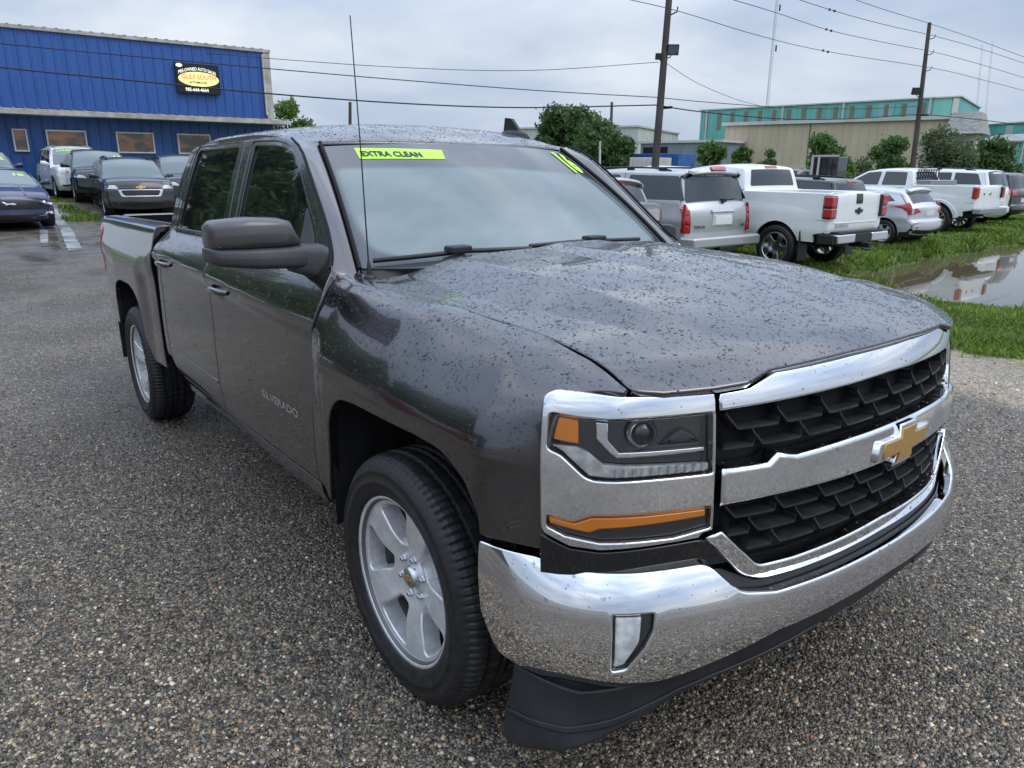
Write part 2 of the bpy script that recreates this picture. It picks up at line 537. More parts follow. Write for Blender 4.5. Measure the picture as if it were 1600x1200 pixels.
def text_mesh(name, body, S, org, du, dv, off=0., extrude=0., bold=0., size=1., align='LEFT'):
    """lettering laid onto a surface: text x runs along du, text y along dv (u,v per unit of text)"""
    cu = bpy.data.curves.new(name, 'FONT')
    cu.body = body; cu.size = size; cu.offset = bold; cu.extrude = extrude; cu.align_x = align; cu.resolution_u = 3
    ob = bpy.data.objects.new(name, cu); COL.objects.link(ob)
    dg = bpy.context.evaluated_depsgraph_get()
    me = bpy.data.meshes.new_from_object(ob.evaluated_get(dg))
    bpy.data.objects.remove(ob); bpy.data.curves.remove(cu)
    n = len(me.vertices)
    V = np.empty(n * 3, np.float32); me.vertices.foreach_get('co', V); V = V.reshape(-1, 3).astype(float)
    uv = np.array(org)[None] + V[:, :1] * np.array(du)[None] + V[:, 1:2] * np.array(dv)[None]
    P, N = sfc(S, uv)
    P = P + N * (off + V[:, 2:3])
    me.vertices.foreach_set('co', P.astype(np.float32).ravel()); me.update()
    me.name = name
    return me

# ---------------------------------------------------------------- materials
def mat(name, base=(.5, .5, .5), rough=.5, metal=0., coat=0., spec=.5, trans=0., ior=1.45, alpha=1., emis=None, coat_rough=.03):
    m = bpy.data.materials.new(name); m.use_nodes = True
    b = m.node_tree.nodes['Principled BSDF']
    b.inputs['Base Color'].default_value = (*base, 1)
    b.inputs['Roughness'].default_value = rough
    b.inputs['Metallic'].default_value = metal
    b.inputs['Coat Weight'].default_value = coat
    b.inputs['Coat Roughness'].default_value = coat_rough
    b.inputs['Specular IOR Level'].default_value = spec
    b.inputs['Transmission Weight'].default_value = trans
    b.inputs['IOR'].default_value = ior
    if alpha < 1: b.inputs['Alpha'].default_value = alpha
    if emis:
        b.inputs['Emission Color'].default_value = (*emis[:3], 1); b.inputs['Emission Strength'].default_value = emis[3]
    return m
def nodes(m): return m.node_tree.nodes, m.node_tree.links, m.node_tree.nodes['Principled BSDF']
def noise_mat(m, c0, c1, scale=5., detail=6., bump=0., bscale=None, lo=.35, hi=.65, rough=None, stretch=None):
    """colour varied by noise, optional fine relief"""
    N, L, b = nodes(m)
    tcn = N.new('ShaderNodeTexCoord'); src = tcn.outputs['Object']
    if stretch:
        mpn = N.new('ShaderNodeMapping'); mpn.inputs['Scale'].default_value = stretch
        L.new(src, mpn.inputs[0]); src = mpn.outputs[0]
    n = N.new('ShaderNodeTexNoise'); n.inputs['Scale'].default_value = scale; n.inputs['Detail'].default_value = detail
    L.new(src, n.inputs['Vector'])
    r = N.new('ShaderNodeValToRGB'); r.color_ramp.elements[0].position = lo; r.color_ramp.elements[1].position = hi
    r.color_ramp.elements[0].color = (*c0, 1); r.color_ramp.elements[1].color = (*c1, 1)
    L.new(n.outputs['Fac'], r.inputs[0]); L.new(r.outputs[0], b.inputs['Base Color'])
    if rough:
        mr = N.new('ShaderNodeMapRange'); mr.inputs[3].default_value, mr.inputs[4].default_value = rough
        L.new(n.outputs['Fac'], mr.inputs[0]); L.new(mr.outputs[0], b.inputs['Roughness'])
    if bump:
        n2 = N.new('ShaderNodeTexNoise'); n2.inputs['Scale'].default_value = bscale or scale * 4; n2.inputs['Detail'].default_value = 4
        L.new(src, n2.inputs['Vector'])
        bp = N.new('ShaderNodeBump'); bp.inputs['Strength'].default_value = bump; bp.inputs['Distance'].default_value = .02
        L.new(n2.outputs['Fac'], bp.inputs['Height']); L.new(bp.outputs[0], b.inputs['Normal'])
    return m
def paint(name, base, metal=.0, rough=.4, coat=1.0, dirt=.15):
    m = mat(name, base, rough, metal, coat, coat_rough=.03)
    N, L, b = nodes(m)
    tcn = N.new('ShaderNodeTexCoord')
    n = N.new('ShaderNodeTexNoise'); n.inputs['Scale'].default_value = 3.; n.inputs['Detail'].default_value = 7
    L.new(tcn.outputs['Object'], n.inputs['Vector'])
    r = N.new('ShaderNodeMapRange'); r.inputs[1].default_value = .3; r.inputs[2].default_value = .7
    r.inputs[3].default_value = 1 - dirt; r.inputs[4].default_value = 1 + dirt * .4
    L.new(n.outputs['Fac'], r.inputs[0])
    mx = N.new('ShaderNodeMix'); mx.data_type = 'RGBA'; mx.blend_type = 'MULTIPLY'; mx.inputs[0].default_value = 1
    mx.inputs[6].default_value = (*base, 1)
    L.new(r.outputs[0], mx.inputs[7]); L.new(mx.outputs[2], b.inputs['Base Color'])
    # thin film of road water and dust breaks the gloss a little
    n2 = N.new('ShaderNodeTexNoise'); n2.inputs['Scale'].default_value = 14.; n2.inputs['Detail'].default_value = 6
    L.new(tcn.outputs['Object'], n2.inputs['Vector'])
    r2 = N.new('ShaderNodeMapRange'); r2.inputs[1].default_value = .4; r2.inputs[2].default_value = .8; r2.inputs[3].default_value = .015; r2.inputs[4].default_value = .09
    L.new(n2.outputs['Fac'], r2.inputs[0]); L.new(r2.outputs[0], b.inputs['Coat Roughness'])
    return m
M = {}
M['hero'] = paint('charcoal_metallic_paint', (.112, .103, .106), .94, .21)
M['screen_glass'] = mat('windscreen_sky_reflection', (.13, .165, .175), .05, 0, 0, .9)  # sky reflection on the windscreens is put into this lighter base colour
M['chrome'] = mat('chrome', (.80, .80, .81), .035, 1.0)
M['satin_chrome'] = mat('machined_alloy', (.58, .58, .59), .27, 1.0)
M['rim'] = noise_mat(mat('cast_alloy', (.5, .5, .5), .3, .5), (.66, .655, .65), (.82, .815, .805), 18, 6, .03, 300, rough=(.20, .34))
M['black_plastic'] = noise_mat(mat('black_plastic', (.02, .02, .02), .45), (.012, .012, .013), (.022, .022, .024), 9, 5, .06, 600, rough=(.35, .55))
M['grey_plastic'] = noise_mat(mat('grey_plastic', (.06, .06, .06), .5), (.045, .044, .046), (.060, .059, .061), 12, 5, .08, 700)
M['gloss_black'] = mat('gloss_black', (.008, .008, .009), .08, 0, .6)
M['gap'] = mat('dark_seam', (.004, .004, .004), .8)
M['rubber'] = noise_mat(mat('tyre_rubber', (.02, .02, .02), .55), (.010, .010, .010), (.021, .020, .020), 30, 6, .12, 220, rough=(.35, .6))
M['liner'] = noise_mat(mat('wheel_liner', (.01, .01, .01), .8), (.006, .006, .006), (.016, .015, .014), 14, 6, .2, 80)
M['tint'] = mat('tinted_glass', (.010, .011, .012), .02, 0, 0, .9)
M['glass_far'] = mat('dark_window_glass', (.030, .037, .041), .04, 0, 0, .9)
M['amber'] = mat('amber_lens', (.88, .27, .016), .08, 0, .8)
M['red'] = mat('red_lens', (.42, .012, .018), .10, 0, .9)
M['red_dark'] = mat('dark_red_lens', (.20, .006, .010), .10, 0, .9)
M['white_lens'] = noise_mat(mat('frosted_lens', (.5, .5, .48), .18, 0, .8), (.42, .43, .42), (.70, .70, .67), 40, 3)
M['lamp_dark'] = mat('dark_lamp_bezel', (.055, .055, .058), .2, .5, .8)
M['mirror_paint'] = paint('charcoal_mirror_paint', (.10, .092, .094), .6, .42, .45)
M['gold'] = noise_mat(mat('gold_emblem', (.55, .30, .06), .3, .3, .5), (.40, .21, .045), (.50, .28, .065), 160, 3, .2, 900)
M['fluo'] = mat('fluorescent_window_paint', (.52, .85, .10), .6)
M['ink'] = mat('dark_marker', (.02, .045, .05), .6)
M['letter'] = mat('chrome_letter', (.80, .80, .82), .12, .9)
M['white'] = paint('white_paint', (.82, .82, .80), 0, .35, .8, .06)
M['silver'] = paint('silver_paint', (.50, .50, .495), .55, .38, .9, .08)
M['light_silver'] = paint('light_silver_paint', (.62, .63, .64), .35, .38, .9, .06)
M['pewter'] = paint('pewter_paint', (.42, .40, .38), .5, .40, .9, .08)
M['black'] = paint('black_paint', (.010, .010, .012), .1, .3, 1., .2)
M['charcoal'] = paint('dark_grey_paint', (.030, .033, .036), .3, .35, 1., .15)
M['navy'] = paint('navy_paint', (.016, .022, .060), .4, .35, 1., .15)
M['plate'] = mat('paper_plate', (.72, .72, .70), .6)
M['dark_metal'] = mat('dark_metal', (.03, .03, .032), .45, .6)
M['steel'] = mat('galvanised_steel', (.36, .37, .38), .42, .8)

# ================================================================ the charcoal pickup in front
TILT = math.atan(.0899 / 3.645)
truck = empty('pickup_truck', (0, 0, 0), 0, 'dark charcoal crew cab pickup beaded with rain and chrome grille, parked nearest on wet gravel', 'pickup truck')
truck.rotation_euler = (0, -TILT, 0)
PNT, CHR, BLK = M['hero'], M['chrome'], M['black_plastic']
mir = lambda pl: [(-p[0], *p[1:]) for p in pl][::-1]
sym = lambda half: half + mir(half)          # half outline from +0 round the negative side, closed by its mirror image
DROPS = []
def keep(o, dens): DROPS.append((o, dens)); return o

# ---- wheel arches (x,z)
def smooth_run(pts, k=5):
    P = np.array(pts, float); Q = np.vstack([2 * P[0] - P[1], P, 2 * P[-1] - P[-2]]); out = []
    for i in range(1, len(Q) - 2):
        a, b, c, d = Q[i - 1:i + 3]
        for t in np.arange(k) / k: out.append(tuple(.5 * (2 * b + (c - a) * t + (2 * a - 5 * b + 4 * c - d) * t * t + (3 * b - a - 3 * c + d) * t ** 3)))
    return out + [tuple(P[-1])]
def arch(cx, pts): return [(cx + a, b) + tuple(c) for a, b, *c in pts]
ARCH_F = [(-.47, .40), (-.425, .66), (-.408, .80), (-.378, .868, .03), (-.315, .914, .05), (-.20, .922), (.15, .920), (.285, .912, .05), (.395, .862, .05), (.444, .79), (.449, .735, .008)]
fender_poly = [(-.643, .505), (-.462, .505)] + ARCH_F[1:] + [(.53, .738), (.60, .742), (.628, .750), (.633, .80), (.636, .95), (.640, 1.045), (.645, 1.108, .02), (.662, 1.141), (.70, 1.176), (.738, 1.210), (.738, 1.235),
               (.62, 1.272), (.42, 1.272), (.2, 1.307), (-.1, 1.337), (-.42, 1.362), (-.53, 1.372), (-.545, 1.335), (-.536, 1.293), (-.512, 1.20), (-.522, 1.123), (-.556, 1.068), (-.60, .92), (-.630, .777), (-.637, .70)]
fen = panel('fender', S_fender, fender_poly, PNT, truck, both=True, h=.015, roll=.005, flange=.03)
keep(fen[0], .95)
# liner of the front wheel house
def liner(S, poly, depth, name):
    for sg in (1, -1):
        mb = MB()
        P = S(np.array([p[0] for p in poly]), np.array([p[1] for p in poly]))
        n = len(P)
        rows = [P + np.array([0, .012, 0]), P + np.array([0, .05, .01]), P + np.array([0, depth, .03])]
        G = np.stack(rows, 0) * np.array([1, sg, 1])
        mb.grid(G)
        mb.add([tuple(v) for v in G[2]], [tuple(range(n))])
        mb.build(name, M['liner'], truck)
liner(S_fender, fillet(ARCH_F, 4), .34, 'wheel_liner')

# ---- cab side: doors, pillars
GAP_F = [(-.540, 1.293), (-.516, 1.20), (-.526, 1.123), (-.560, 1.068), (-.604, .92), (-.634, .777), (-.641, .70), (-.648, .505)]
ROOFGAP = [(-.556, 1.302), (-.621, 1.356), (-.796, 1.509), (-1.022, 1.684), (-1.10, 1.722), (-1.19, 1.752), (-1.368, 1.778), (-1.75, 1.793)]
ROOFGAP = smooth_run(ROOFGAP, 4)
WIN_F = [(-1.665, 1.352, .02), (-.905, 1.352, .02)] + smooth_run([(-.905, 1.50), (-1.00, 1.588), (-1.105, 1.670), (-1.20, 1.714), (-1.34, 1.738), (-1.5, 1.747)]) + [(-1.645, 1.752, .02)]
SAIL = [(-.895, 1.345, .01), (-.745, 1.338, .02), (-.80, 1.41), (-.895, 1.498, .01)]
WIN_FRAME_F = [(-1.70, 1.325, .02), (-.70, 1.318, .03)] + smooth_run([(-.80, 1.43), (-.92, 1.535), (-1.02, 1.622), (-1.11, 1.690), (-1.21, 1.733), (-1.35, 1.757), (-1.5, 1.765)]) + [(-1.68, 1.770, .02)]
WIN_R = [(-2.665, 1.355, .03), (-1.895, 1.352, .02), (-1.860, 1.757, .02), (-2.555, 1.765, .04)]
WIN_FRAME_R = [(-2.70, 1.330, .03), (-1.86, 1.325, .02), (-1.83, 1.775, .02), (-2.58, 1.783, .05)]
door_f_poly = [(-1.800, .505, .02)] + GAP_F[::-1][0:1] + GAP_F[::-1][1:] + ROOFGAP + [(-1.772, 1.793), (-1.786, 1.32), (-1.795, 1.14)]
door_r_poly = [(-2.772, .60), (-2.745, .545), (-2.70, .505), (-1.808, .505, .01), (-1.802, 1.14), (-1.793, 1.32), (-1.779, 1.793), (-2.20, 1.797), (-2.60, 1.788, .06), (-2.68, 1.62), (-2.742, 1.36), (-2.742, 1.18), (-2.765, 1.06)]
d1 = panel('front_door', S_door, door_f_poly, PNT, truck, both=True, holes=[WIN_FRAME_F], h=.018, roll=.004, flange=.03)
d2 = panel('rear_door', S_door, door_r_poly, PNT, truck, both=True, holes=[WIN_FRAME_R], h=.018, roll=.004, flange=.03)
keep(d1[0], .55); keep(d2[0], .30)
def with_children(pair, fn):
    """the same sub-parts on the right-hand panel and, mirrored, on the left-hand one"""
    fn(pair[0], 1)
def sub(name, S, poly, m, pair, **kw):
    me = panel_mesh(name, S, poly, **kw)
    a = link(name, me, m, pair[0]); b = link(name, mirror_mesh(me, name), None, pair[1])
    return a
fr1 = sub('window_frame', S_door, WIN_FRAME_F, PNT, d1, holes=[WIN_F, SAIL], h=.04, roll=.003, off=-.004, flange=.012)
fr2 = sub('window_frame', S_door, WIN_FRAME_R, PNT, d2, holes=[WIN_R], h=.04, roll=.003, off=-.004, flange=.012)
sub('window_glass', S_door, WIN_F, M['tint'], d1, h=.06, roll=.002, off=-.014)
sub('sail_panel', S_door, SAIL, M['grey_plastic'], d1, h=.04, roll=.003, off=.004)
sub('window_glass', S_door, WIN_R, M['tint'], d2, h=.06, roll=.002, off=-.014)
sub('belt_seal', S_door, [(-1.70, 1.330), (-.735, 1.322), (-.735, 1.338), (-1.70, 1.346)], BLK, d1, h=.05, roll=.002, off=.004)
sub('belt_seal', S_door, [(-2.69, 1.335), (-1.865, 1.331), (-1.865, 1.346), (-2.69, 1.350)], BLK, d2, h=.05, roll=.002, off=.004)
sub('sill_trim', S_door, [(-2.73, .668), (-1.83, .640), (-1.83, .652), (-2.73, .681)], PNT, d2, h=.05, roll=.004, off=.006)
for pair, x0, z0 in ((d1, -1.60, 1.118), (d2, -2.585, 1.160)):
    cup = [(x0 + .058 * math.cos(t) - .03, z0 - .004 + .040 * math.sin(t)) for t in np.linspace(0, 2 * math.pi, 22)[:-1]]
    sub('handle_recess', S_door, cup, M['gloss_black'], pair, h=.03, roll=.004, off=.0015)
    mb = {1: MB(), -1: MB()}
    for sg in (1, -1):
        pts = []
        for k in range(9):
            t = k / 8
            x = x0 - .125 + .25 * t
            o = .030 * math.sin(math.pi * min(1, max(0, t * 1.0))) ** .45 + .002
            pts.append((x, sg * -(float(door_y(x, z0)) + o), z0 + .006))
        mb[sg].tube(pts, [.010, .015, .016, .016, .016, .016, .016, .015, .010], 10)
    mb[1].build('door_handle', PNT, pair[0]); mb[-1].build('door_handle', PNT, pair[1])
rocker = panel('rocker_panel', S_door, [(-2.69, .40), (-.66, .40), (-.655, .497), (-2.69, .497)], PNT, truck, both=True, h=.05, roll=.004, flange=.06)
mb = MB()
# rear corner of the cab, behind the rear doors
cab_corner = panel('cab_corner', S_door, [(-2.872, .60), (-2.782, .60), (-2.775, 1.06), (-2.752, 1.18), (-2.752, 1.36), (-2.690, 1.62), (-2.612, 1.787), (-2.70, 1.772), (-2.79, 1.62), (-2.835, 1.36), (-2.85, 1.18)], PNT, truck, both=True, h=.03, roll=.005, flange=.05)
panel('inner_side', S_door, [(-2.86, .42), (-.62, .42), (-.55, 1.06), (-.53, 1.29), (-.80, 1.50), (-1.02, 1.68), (-1.2, 1.75), (-1.75, 1.79), (-2.68, 1.77), (-2.8, 1.5), (-2.84, 1.3)], M['gap'], truck, both=True, h=.08, off=-.036, flange=.0)
panel('inner_fender', S_fender, [(-.66, .93), (.55, .93), (.63, 1.0), (.70, 1.15), (.70, 1.20), (.42, 1.26), (-.5, 1.36), (-.60, 1.25)], M['gap'], truck, both=True, h=.06, off=-.03, flange=.0)

# windscreen pillars: a strip between the door opening and the glass
prs = [(-.500, 1.235), (-.548, 1.286), (-.572, 1.312), (-.627, 1.364), (-.71, 1.438), (-.80, 1.515), (-.91, 1.604), (-1.024, 1.690), (-1.10, 1.728), (-1.19, 1.757)]
pa = np.array(resample(np.array(prs), .03).tolist()[:])
pa = np.array([p for p in pa if True])
# keep only the forward run (resample closes the loop)
n_keep = int(np.argmin(np.abs(pa - np.array(prs[-1])).sum(1))) + 1
pa = pa[:n_keep]
L = np.concatenate([[0], np.cumsum(np.linalg.norm(np.diff(pa, axis=0), axis=1))]); tt = L / L[-1]
for sg in (1, -1):
    A = S_door(pa[:, 0], pa[:, 1]); A[:, 1] += .10 * (1 - sstep(1.235, 1.300, A[:, 2]))
    B = S_wind(np.full(len(tt), -.972), tt * 1.11 - .11) + np.array([.004, 0, .005])
    rows = []
    for k in np.linspace(0, 1, 9):
        P = A * (1 - k) + B * k
        bul = .007 * 4 * k * (1 - k)
        P = P + np.array([.45, -.6, .55]) * bul
        rows.append(P)
    inA = A + np.array([-.03, .03, -.03]); inB = B + np.array([-.03, .01, -.04])
    G = np.stack([inA] + rows + [inB], 0) * np.array([1, sg, 1])
    mb = MB(); mb.grid(G[::-1] if sg == 1 else G)
    o = mb.build('windscreen_pillar', PNT, truck)
    for curve, r_, nm in ((A[4:] + [.004, -.004, .004], .0055, 'pillar_seal'), (B[3:] + [.006, -.002, .006], .0085, 'windscreen_seal')):
        sb = MB(); sb.tube((curve * np.array([1, sg, 1])).tolist(), r_, 6); sb.build(nm, M['gap'], truck)
    if sg == 1: keep(o, .5)

# ---- roof
def arc_pts(f, a0, a1, n): return [f(a) for a in np.linspace(a0, a1, n)]
hd = [(float(S_wind(np.array([a]), np.array([1.]))[0, 0]) - .012, a * WT['ey']) for a in np.linspace(1, -1, 25)]
roof_poly = [(-2.70, -.70, .08), (-2.20, -.735), (-1.75, -.735), (-1.35, -.733), (-1.20, -.728)] + hd[::-1] + [(-1.20, .728), (-1.35, .733), (-1.75, .735), (-2.20, .735), (-2.70, .70, .08)]
roof = keep(panel('roof', S_roof, roof_poly, PNT, truck, h=.045, roll=.012, flange=.03), .8)
# back of the cab with its window
def S_cabback(y, z): return np.stack([-2.80 - .03 * (1 - (np.asarray(y) / .8) ** 2) + .10 * sstep(1.55, 1.85, z) + 0 * z, np.asarray(y) + 0 * z, np.asarray(z) + 0 * y], -1)
def S_flip(S): return lambda u, v: S(-np.asarray(u), v)
S_cb = lambda u, v: S_cabback(-np.asarray(u, float), np.asarray(v, float))
cabback = panel('cab_back', S_cb, [(-.86, .6), (.86, .6), (.84, 1.36), (.72, 1.77), (-.72, 1.77), (-.84, 1.36)], PNT, truck, holes=[[(-.66, 1.36, .03), (.66, 1.36, .03), (.60, 1.70, .03), (-.60, 1.70, .03)]], h=.06)
link('rear_window', panel_mesh('rear_window', S_cb, [(-.66, 1.36), (.66, 1.36), (.60, 1.70), (-.60, 1.70)], h=.1, off=-.01), M['tint'], cabback)

# ---- windscreen: half-clear glass, misted inside its black border, over a dim cabin
def wind_mat():
    m_ = mat('misted_windscreen', (.2, .24, .26), .06, 0, 0, .9)
    N, L, b = nodes(m_)
    at = N.new('ShaderNodeAttribute'); at.attribute_name = 'mist'
    tcn = N.new('ShaderNodeTexCoord')
    mpn = N.new('ShaderNodeMapping'); mpn.inputs['Scale'].default_value = (1.5, .7, 1.2); mpn.inputs['Rotation'].default_value = (0, 0, .5); L.new(tcn.outputs['Object'], mpn.inputs[0])
    n = N.new('ShaderNodeTexNoise'); n.inputs['Scale'].default_value = 2.4; n.inputs['Detail'].default_value = 8; n.inputs['Roughness'].default_value = .6; L.new(mpn.outputs[0], n.inputs['Vector'])
    r = N.new('ShaderNodeValToRGB'); r.color_ramp.elements[0].position = .35; r.color_ramp.elements[1].position = .68
    r.color_ramp.elements[0].color = (.25, .305, .31, 1); r.color_ramp.elements[1].color = (.36, .42, .425, 1); L.new(n.outputs['Fac'], r.inputs[0])
    mx = N.new('ShaderNodeMix'); mx.data_type = 'RGBA'; mx.inputs[6].default_value = (.075, .08, .086, 1); L.new(at.outputs['Fac'], mx.inputs[0]); L.new(r.outputs[0], mx.inputs[7])
    L.new(mx.outputs[2], b.inputs['Base Color'])
    rr_ = N.new('ShaderNodeMapRange'); rr_.inputs[1].default_value = .4; rr_.inputs[2].default_value = .7; rr_.inputs[3].default_value = .02; rr_.inputs[4].default_value = .13; L.new(n.outputs['Fac'], rr_.inputs[0]); L.new(rr_.outputs[0], b.inputs['Roughness'])
    tr = N.new('ShaderNodeBsdfTransparent'); tr.inputs[0].default_value = (.78, .9, .88, 1)
    ms = N.new('ShaderNodeMixShader')
    k = N.new('ShaderNodeMath'); k.operation = 'MULTIPLY'; k.inputs[1].default_value = .33; L.new(at.outputs['Fac'], k.inputs[0]); L.new(k.outputs[0], ms.inputs[0])
    L.new(b.outputs[0], ms.inputs[1]); L.new(tr.outputs[0], ms.inputs[2]); L.new(ms.outputs[0], [x for x in N if x.type == 'OUTPUT_MATERIAL'][0].inputs[0])
    return m_
WS_POLY = [(-.985, .0), (.985, .0), (.985, .99), (-.985, .99)]
ws = panel('windscreen', S_wind, WS_POLY, wind_mat(), truck, h=.022, roll=.004)
FOGP = resample(np.array(fillet([(-.765, .055, .04), (.93, .05, .04), (.955, .30), (.93, .66, .10), (.421, .712), (-.035, .740), (-.539, .748), (-.936, .755, .05), (-.942, .396), (-.905, .121, .05)])), .04)
co = np.empty(len(ws.data.vertices) * 3, np.float32); ws.data.vertices.foreach_get('co', co); co = co.reshape(-1, 3)
# recover (a, t) of each vertex from its position
tv = np.clip((co[:, 2] - 1.296) / (1.745 - 1.296), 0, 1)
for _ in range(8):
    av = co[:, 1] / (WB['ey'] * (1 - tv) + WT['ey'] * tv)
    pz = S_wind(np.clip(av, -1, 1), tv)[:, 2]; tv = np.clip(tv + (co[:, 2] - pz) / .45, 0, 1)
uvw_ = np.stack([av, tv], 1)
ins_ = inside(FOGP, uvw_); dd_ = np.full(len(uvw_), 9.)
q_ = np.roll(FOGP, -1, 0)
for p0_, p1_ in zip(FOGP, q_):
    ab = p1_ - p0_; t_ = np.clip(((uvw_ - p0_) @ ab) / (ab @ ab), 0, 1); dd_ = np.minimum(dd_, np.hypot(*((uvw_ - p0_ - t_[:, None] * ab) * [.75, .6]).T))
mist = sstep(-.012, .020, np.where(ins_, dd_, -dd_))
ca = ws.data.color_attributes.new('mist', 'FLOAT_COLOR', 'POINT')
ca.data.foreach_set('color', np.repeat(np.stack([mist, mist, mist, np.ones_like(mist)], 1), 1, 0).astype(np.float32).ravel())
# dim cabin behind it
cab_m = noise_mat(mat('cabin_trim', (.05, .05, .05), .7), (.045, .045, .047), (.07, .07, .072), 8, 5, .1, 200)
seat_m = noise_mat(mat('seat_cloth', (.1, .1, .1), .8), (.09, .09, .092), (.13, .13, .132), 10, 5, .1, 300)
mb = MB(); mb.box((-1.02, -.72, 1.02), (-.52, .72, 1.255)); mb.build('dashboard', cab_m, truck, bevel=.05)
for y_ in (-.40, .40):
    st_ = empty('front_seat', (-1.62, y_, 0)); st_.parent = truck
    mb = MB(); mb.box((-.14, -.25, .70), (.02, .25, 1.40)); mb.build('seat_back', seat_m, st_, bevel=.06)
    mb = MB(); mb.box((-.12, -.14, 1.44), (-.01, .14, 1.64)); mb.build('headrest', seat_m, st_, bevel=.05)
    mb = MB(); mb.box((.0, -.26, .62), (.52, .26, .82)); mb.build('seat_cushion', seat_m, st_, bevel=.06)
mb = MB(); th = np.linspace(0, 2 * math.pi, 25)
mb.tube([(-1.10 + .09 * math.sin(t), .40 + .19 * math.cos(t), 1.22 + .17 * math.sin(t)) for t in th], .016, 8, False); mb.tube([(-1.10, .22, 1.22), (-1.10, .58, 1.22)], .02, 6); mb.build('steering_wheel', cab_m, truck)
mb = MB(); mb.box((-1.10, -.13, 1.575), (-1.06, .13, 1.645)); mb.build('rear_view_mirror', cab_m, truck, bevel=.015)
mb = MB(); mb.box((-2.7, -.82, .55), (-2.45, .82, 1.32)); mb.box((-2.75, -.84, .55), (-.55, .84, .60)); mb.build('cabin_floor', M['gap'], truck)
sg_o = link('sale_banner', panel_mesh('sale_banner', S_wind, [(-.790, .951), (-.244, .916), (-.276, .822), (-.790, .839)], h=.08, roll=.002, off=.003, flange=0), M['fluo'], ws)
te = text_mesh('lettering', 'EXTRA CLEAN', S_wind, (-.772, .862), (.0555, -.0035), (.0, .070), off=.0055, bold=.035)
link('lettering', te, M['ink'], ws)
tm = text_mesh('year_digits', '16', S_wind, (.742, .725), (.165, .0), (.015, .305), off=.004, bold=.055)
link('year_digits', tm, M['fluo'], ws)
# wipers
for pts in ([(-.915, .022), (-.63, .060), (-.558, .074), (-.20, .070)], [(-.20, .085), (.05, .092), (.259, .088), (.62, .060)]):
    uvw = resample(np.array(pts), .05)
    end = int(np.argmin(np.abs(uvw - np.array(pts[-1])).sum(1))) + 1
    P, Nn = sfc(S_wind, uvw[:end])
    mb = MB(); mb.tube((P + Nn * .022).tolist(), .009, 6)
    w = mb.build('wiper', BLK, truck)
    c = P[len(P) // 2] + Nn[0] * .032
    mb = MB(); mb.box(tuple(c - [.03, .045, .014]), tuple(c + [.03, .045, .014])); mb.build('wiper_joint', BLK, w, bevel=.008)
cowl = MB()
a = np.linspace(-.97, .97, 21)
P0 = S_wind(a, a * 0 + .02); P1 = S_hood(a * 0 - .50, a * .785); P1[:, 2] -= .03
cowl.grid(np.stack([P0 + [0, 0, -.01], P1, P1 + [.06, 0, -.03]], 0)[::-1])
cowl.build('cowl', BLK, truck)

# ---- hood
def rear_q(y): return -.47 + .17 * (1 - (abs(y) / .785) ** 2)
hood_poly = [(rear_q(y) if abs(y) < .78 else -.47, y) for y in np.linspace(.780, -.780, 33)]
nose = [(-.780, .755, .02), (-.72, .770), (-.61, .774), (-.526, .772), (-.445, .747), (-.17, .740), (0, .740)]
hood_poly = hood_poly + [(q, y) + ((r[0],) if r else ()) for y, q, *r in nose] + [(q, -y) + ((r[0],) if r else ()) for y, q, *r in nose[:-1][::-1]]
hood = keep(panel('hood', S_hood, hood_poly, PNT, truck, h=.018, roll=.006, flange=.012), 1.)
mb = MB()
y = np.linspace(-.8, .8, 17); q = np.linspace(-.45, .72, 15)
QQ, YY = np.meshgrid(q, y, indexing='ij')
G = S_hood(QQ, YY); G[..., 2] -= .05
mb.grid(G).build('hood_inner', M['gap'], truck)

# ---- headlamps
HL_OUT = [(-1.033, .800, .02), (-.965, .768), (-.895, .760), (-.655, .770), (-.640, .786), (-.618, .786), (-.618, 1.118), (-.70, 1.120), (-.837, 1.123), (-.92, 1.131), (-1.008, 1.137, .03), (-1.038, 1.122, .02), (-1.039, 1.0)]
LENS = [(-1.017, 1.084, .012), (-.95, 1.075), (-.881, 1.070), (-.628, 1.072, .004), (-.628, .931, .004), (-.879, .931, .02), (-.926, .935, .02), (-.988, .992, .015), (-1.020, 1.003, .012)]
LOW = [(-1.018, .842, .003), (-.957, .832), (-.914, .848), (-.628, .848, .003), (-.628, .795, .004), (-.72, .781), (-.896, .781), (-.975, .796), (-1.017, .816, .006)]
HLO = [empty('headlight'), empty('headlight')]
for o in HLO: o.parent = truck
keep(sub('chrome_bezel', S_face, HL_OUT, CHR, HLO, holes=[LENS, LOW], h=.03, roll=.006, flange=.03), .12)
clear = mat('clear_lens', (1, 1, 1), .0, 0, 0, .5, 1.0, 1.42)
sub('lens_back', S_face, LENS, M['lamp_dark'], HLO, h=.05, off=-.045)
sub('lens_back', S_face, LOW, M['lamp_dark'], HLO, h=.05, off=-.022)
sub('side_reflector', S_face, [(-1.012, 1.078, .006), (-.949, 1.070, .004), (-.948, 1.016), (-1.011, 1.024, .004)], M['amber'], HLO, h=.03, off=-.012, roll=.003)
sub('chrome_accent', S_face, [(-.910, 1.066), (-.880, 1.064), (-.879, 1.024), (-.853, .995), (-.644, .994), (-.644, .983), (-.858, .982), (-.876, .995), (-.908, 1.027)], CHR, HLO, h=.03, off=-.016, roll=.003)
sub('daylight_strip', S_face, [(-1.012, 1.012, .004), (-.952, 1.008), (-.925, .996), (-.890, .968), (-.832, .963), (-.634, .955), (-.634, .937), (-.877, .936), (-.922, .941), (-.985, .997)], M['white_lens'], HLO, h=.03, off=-.014, roll=.004)
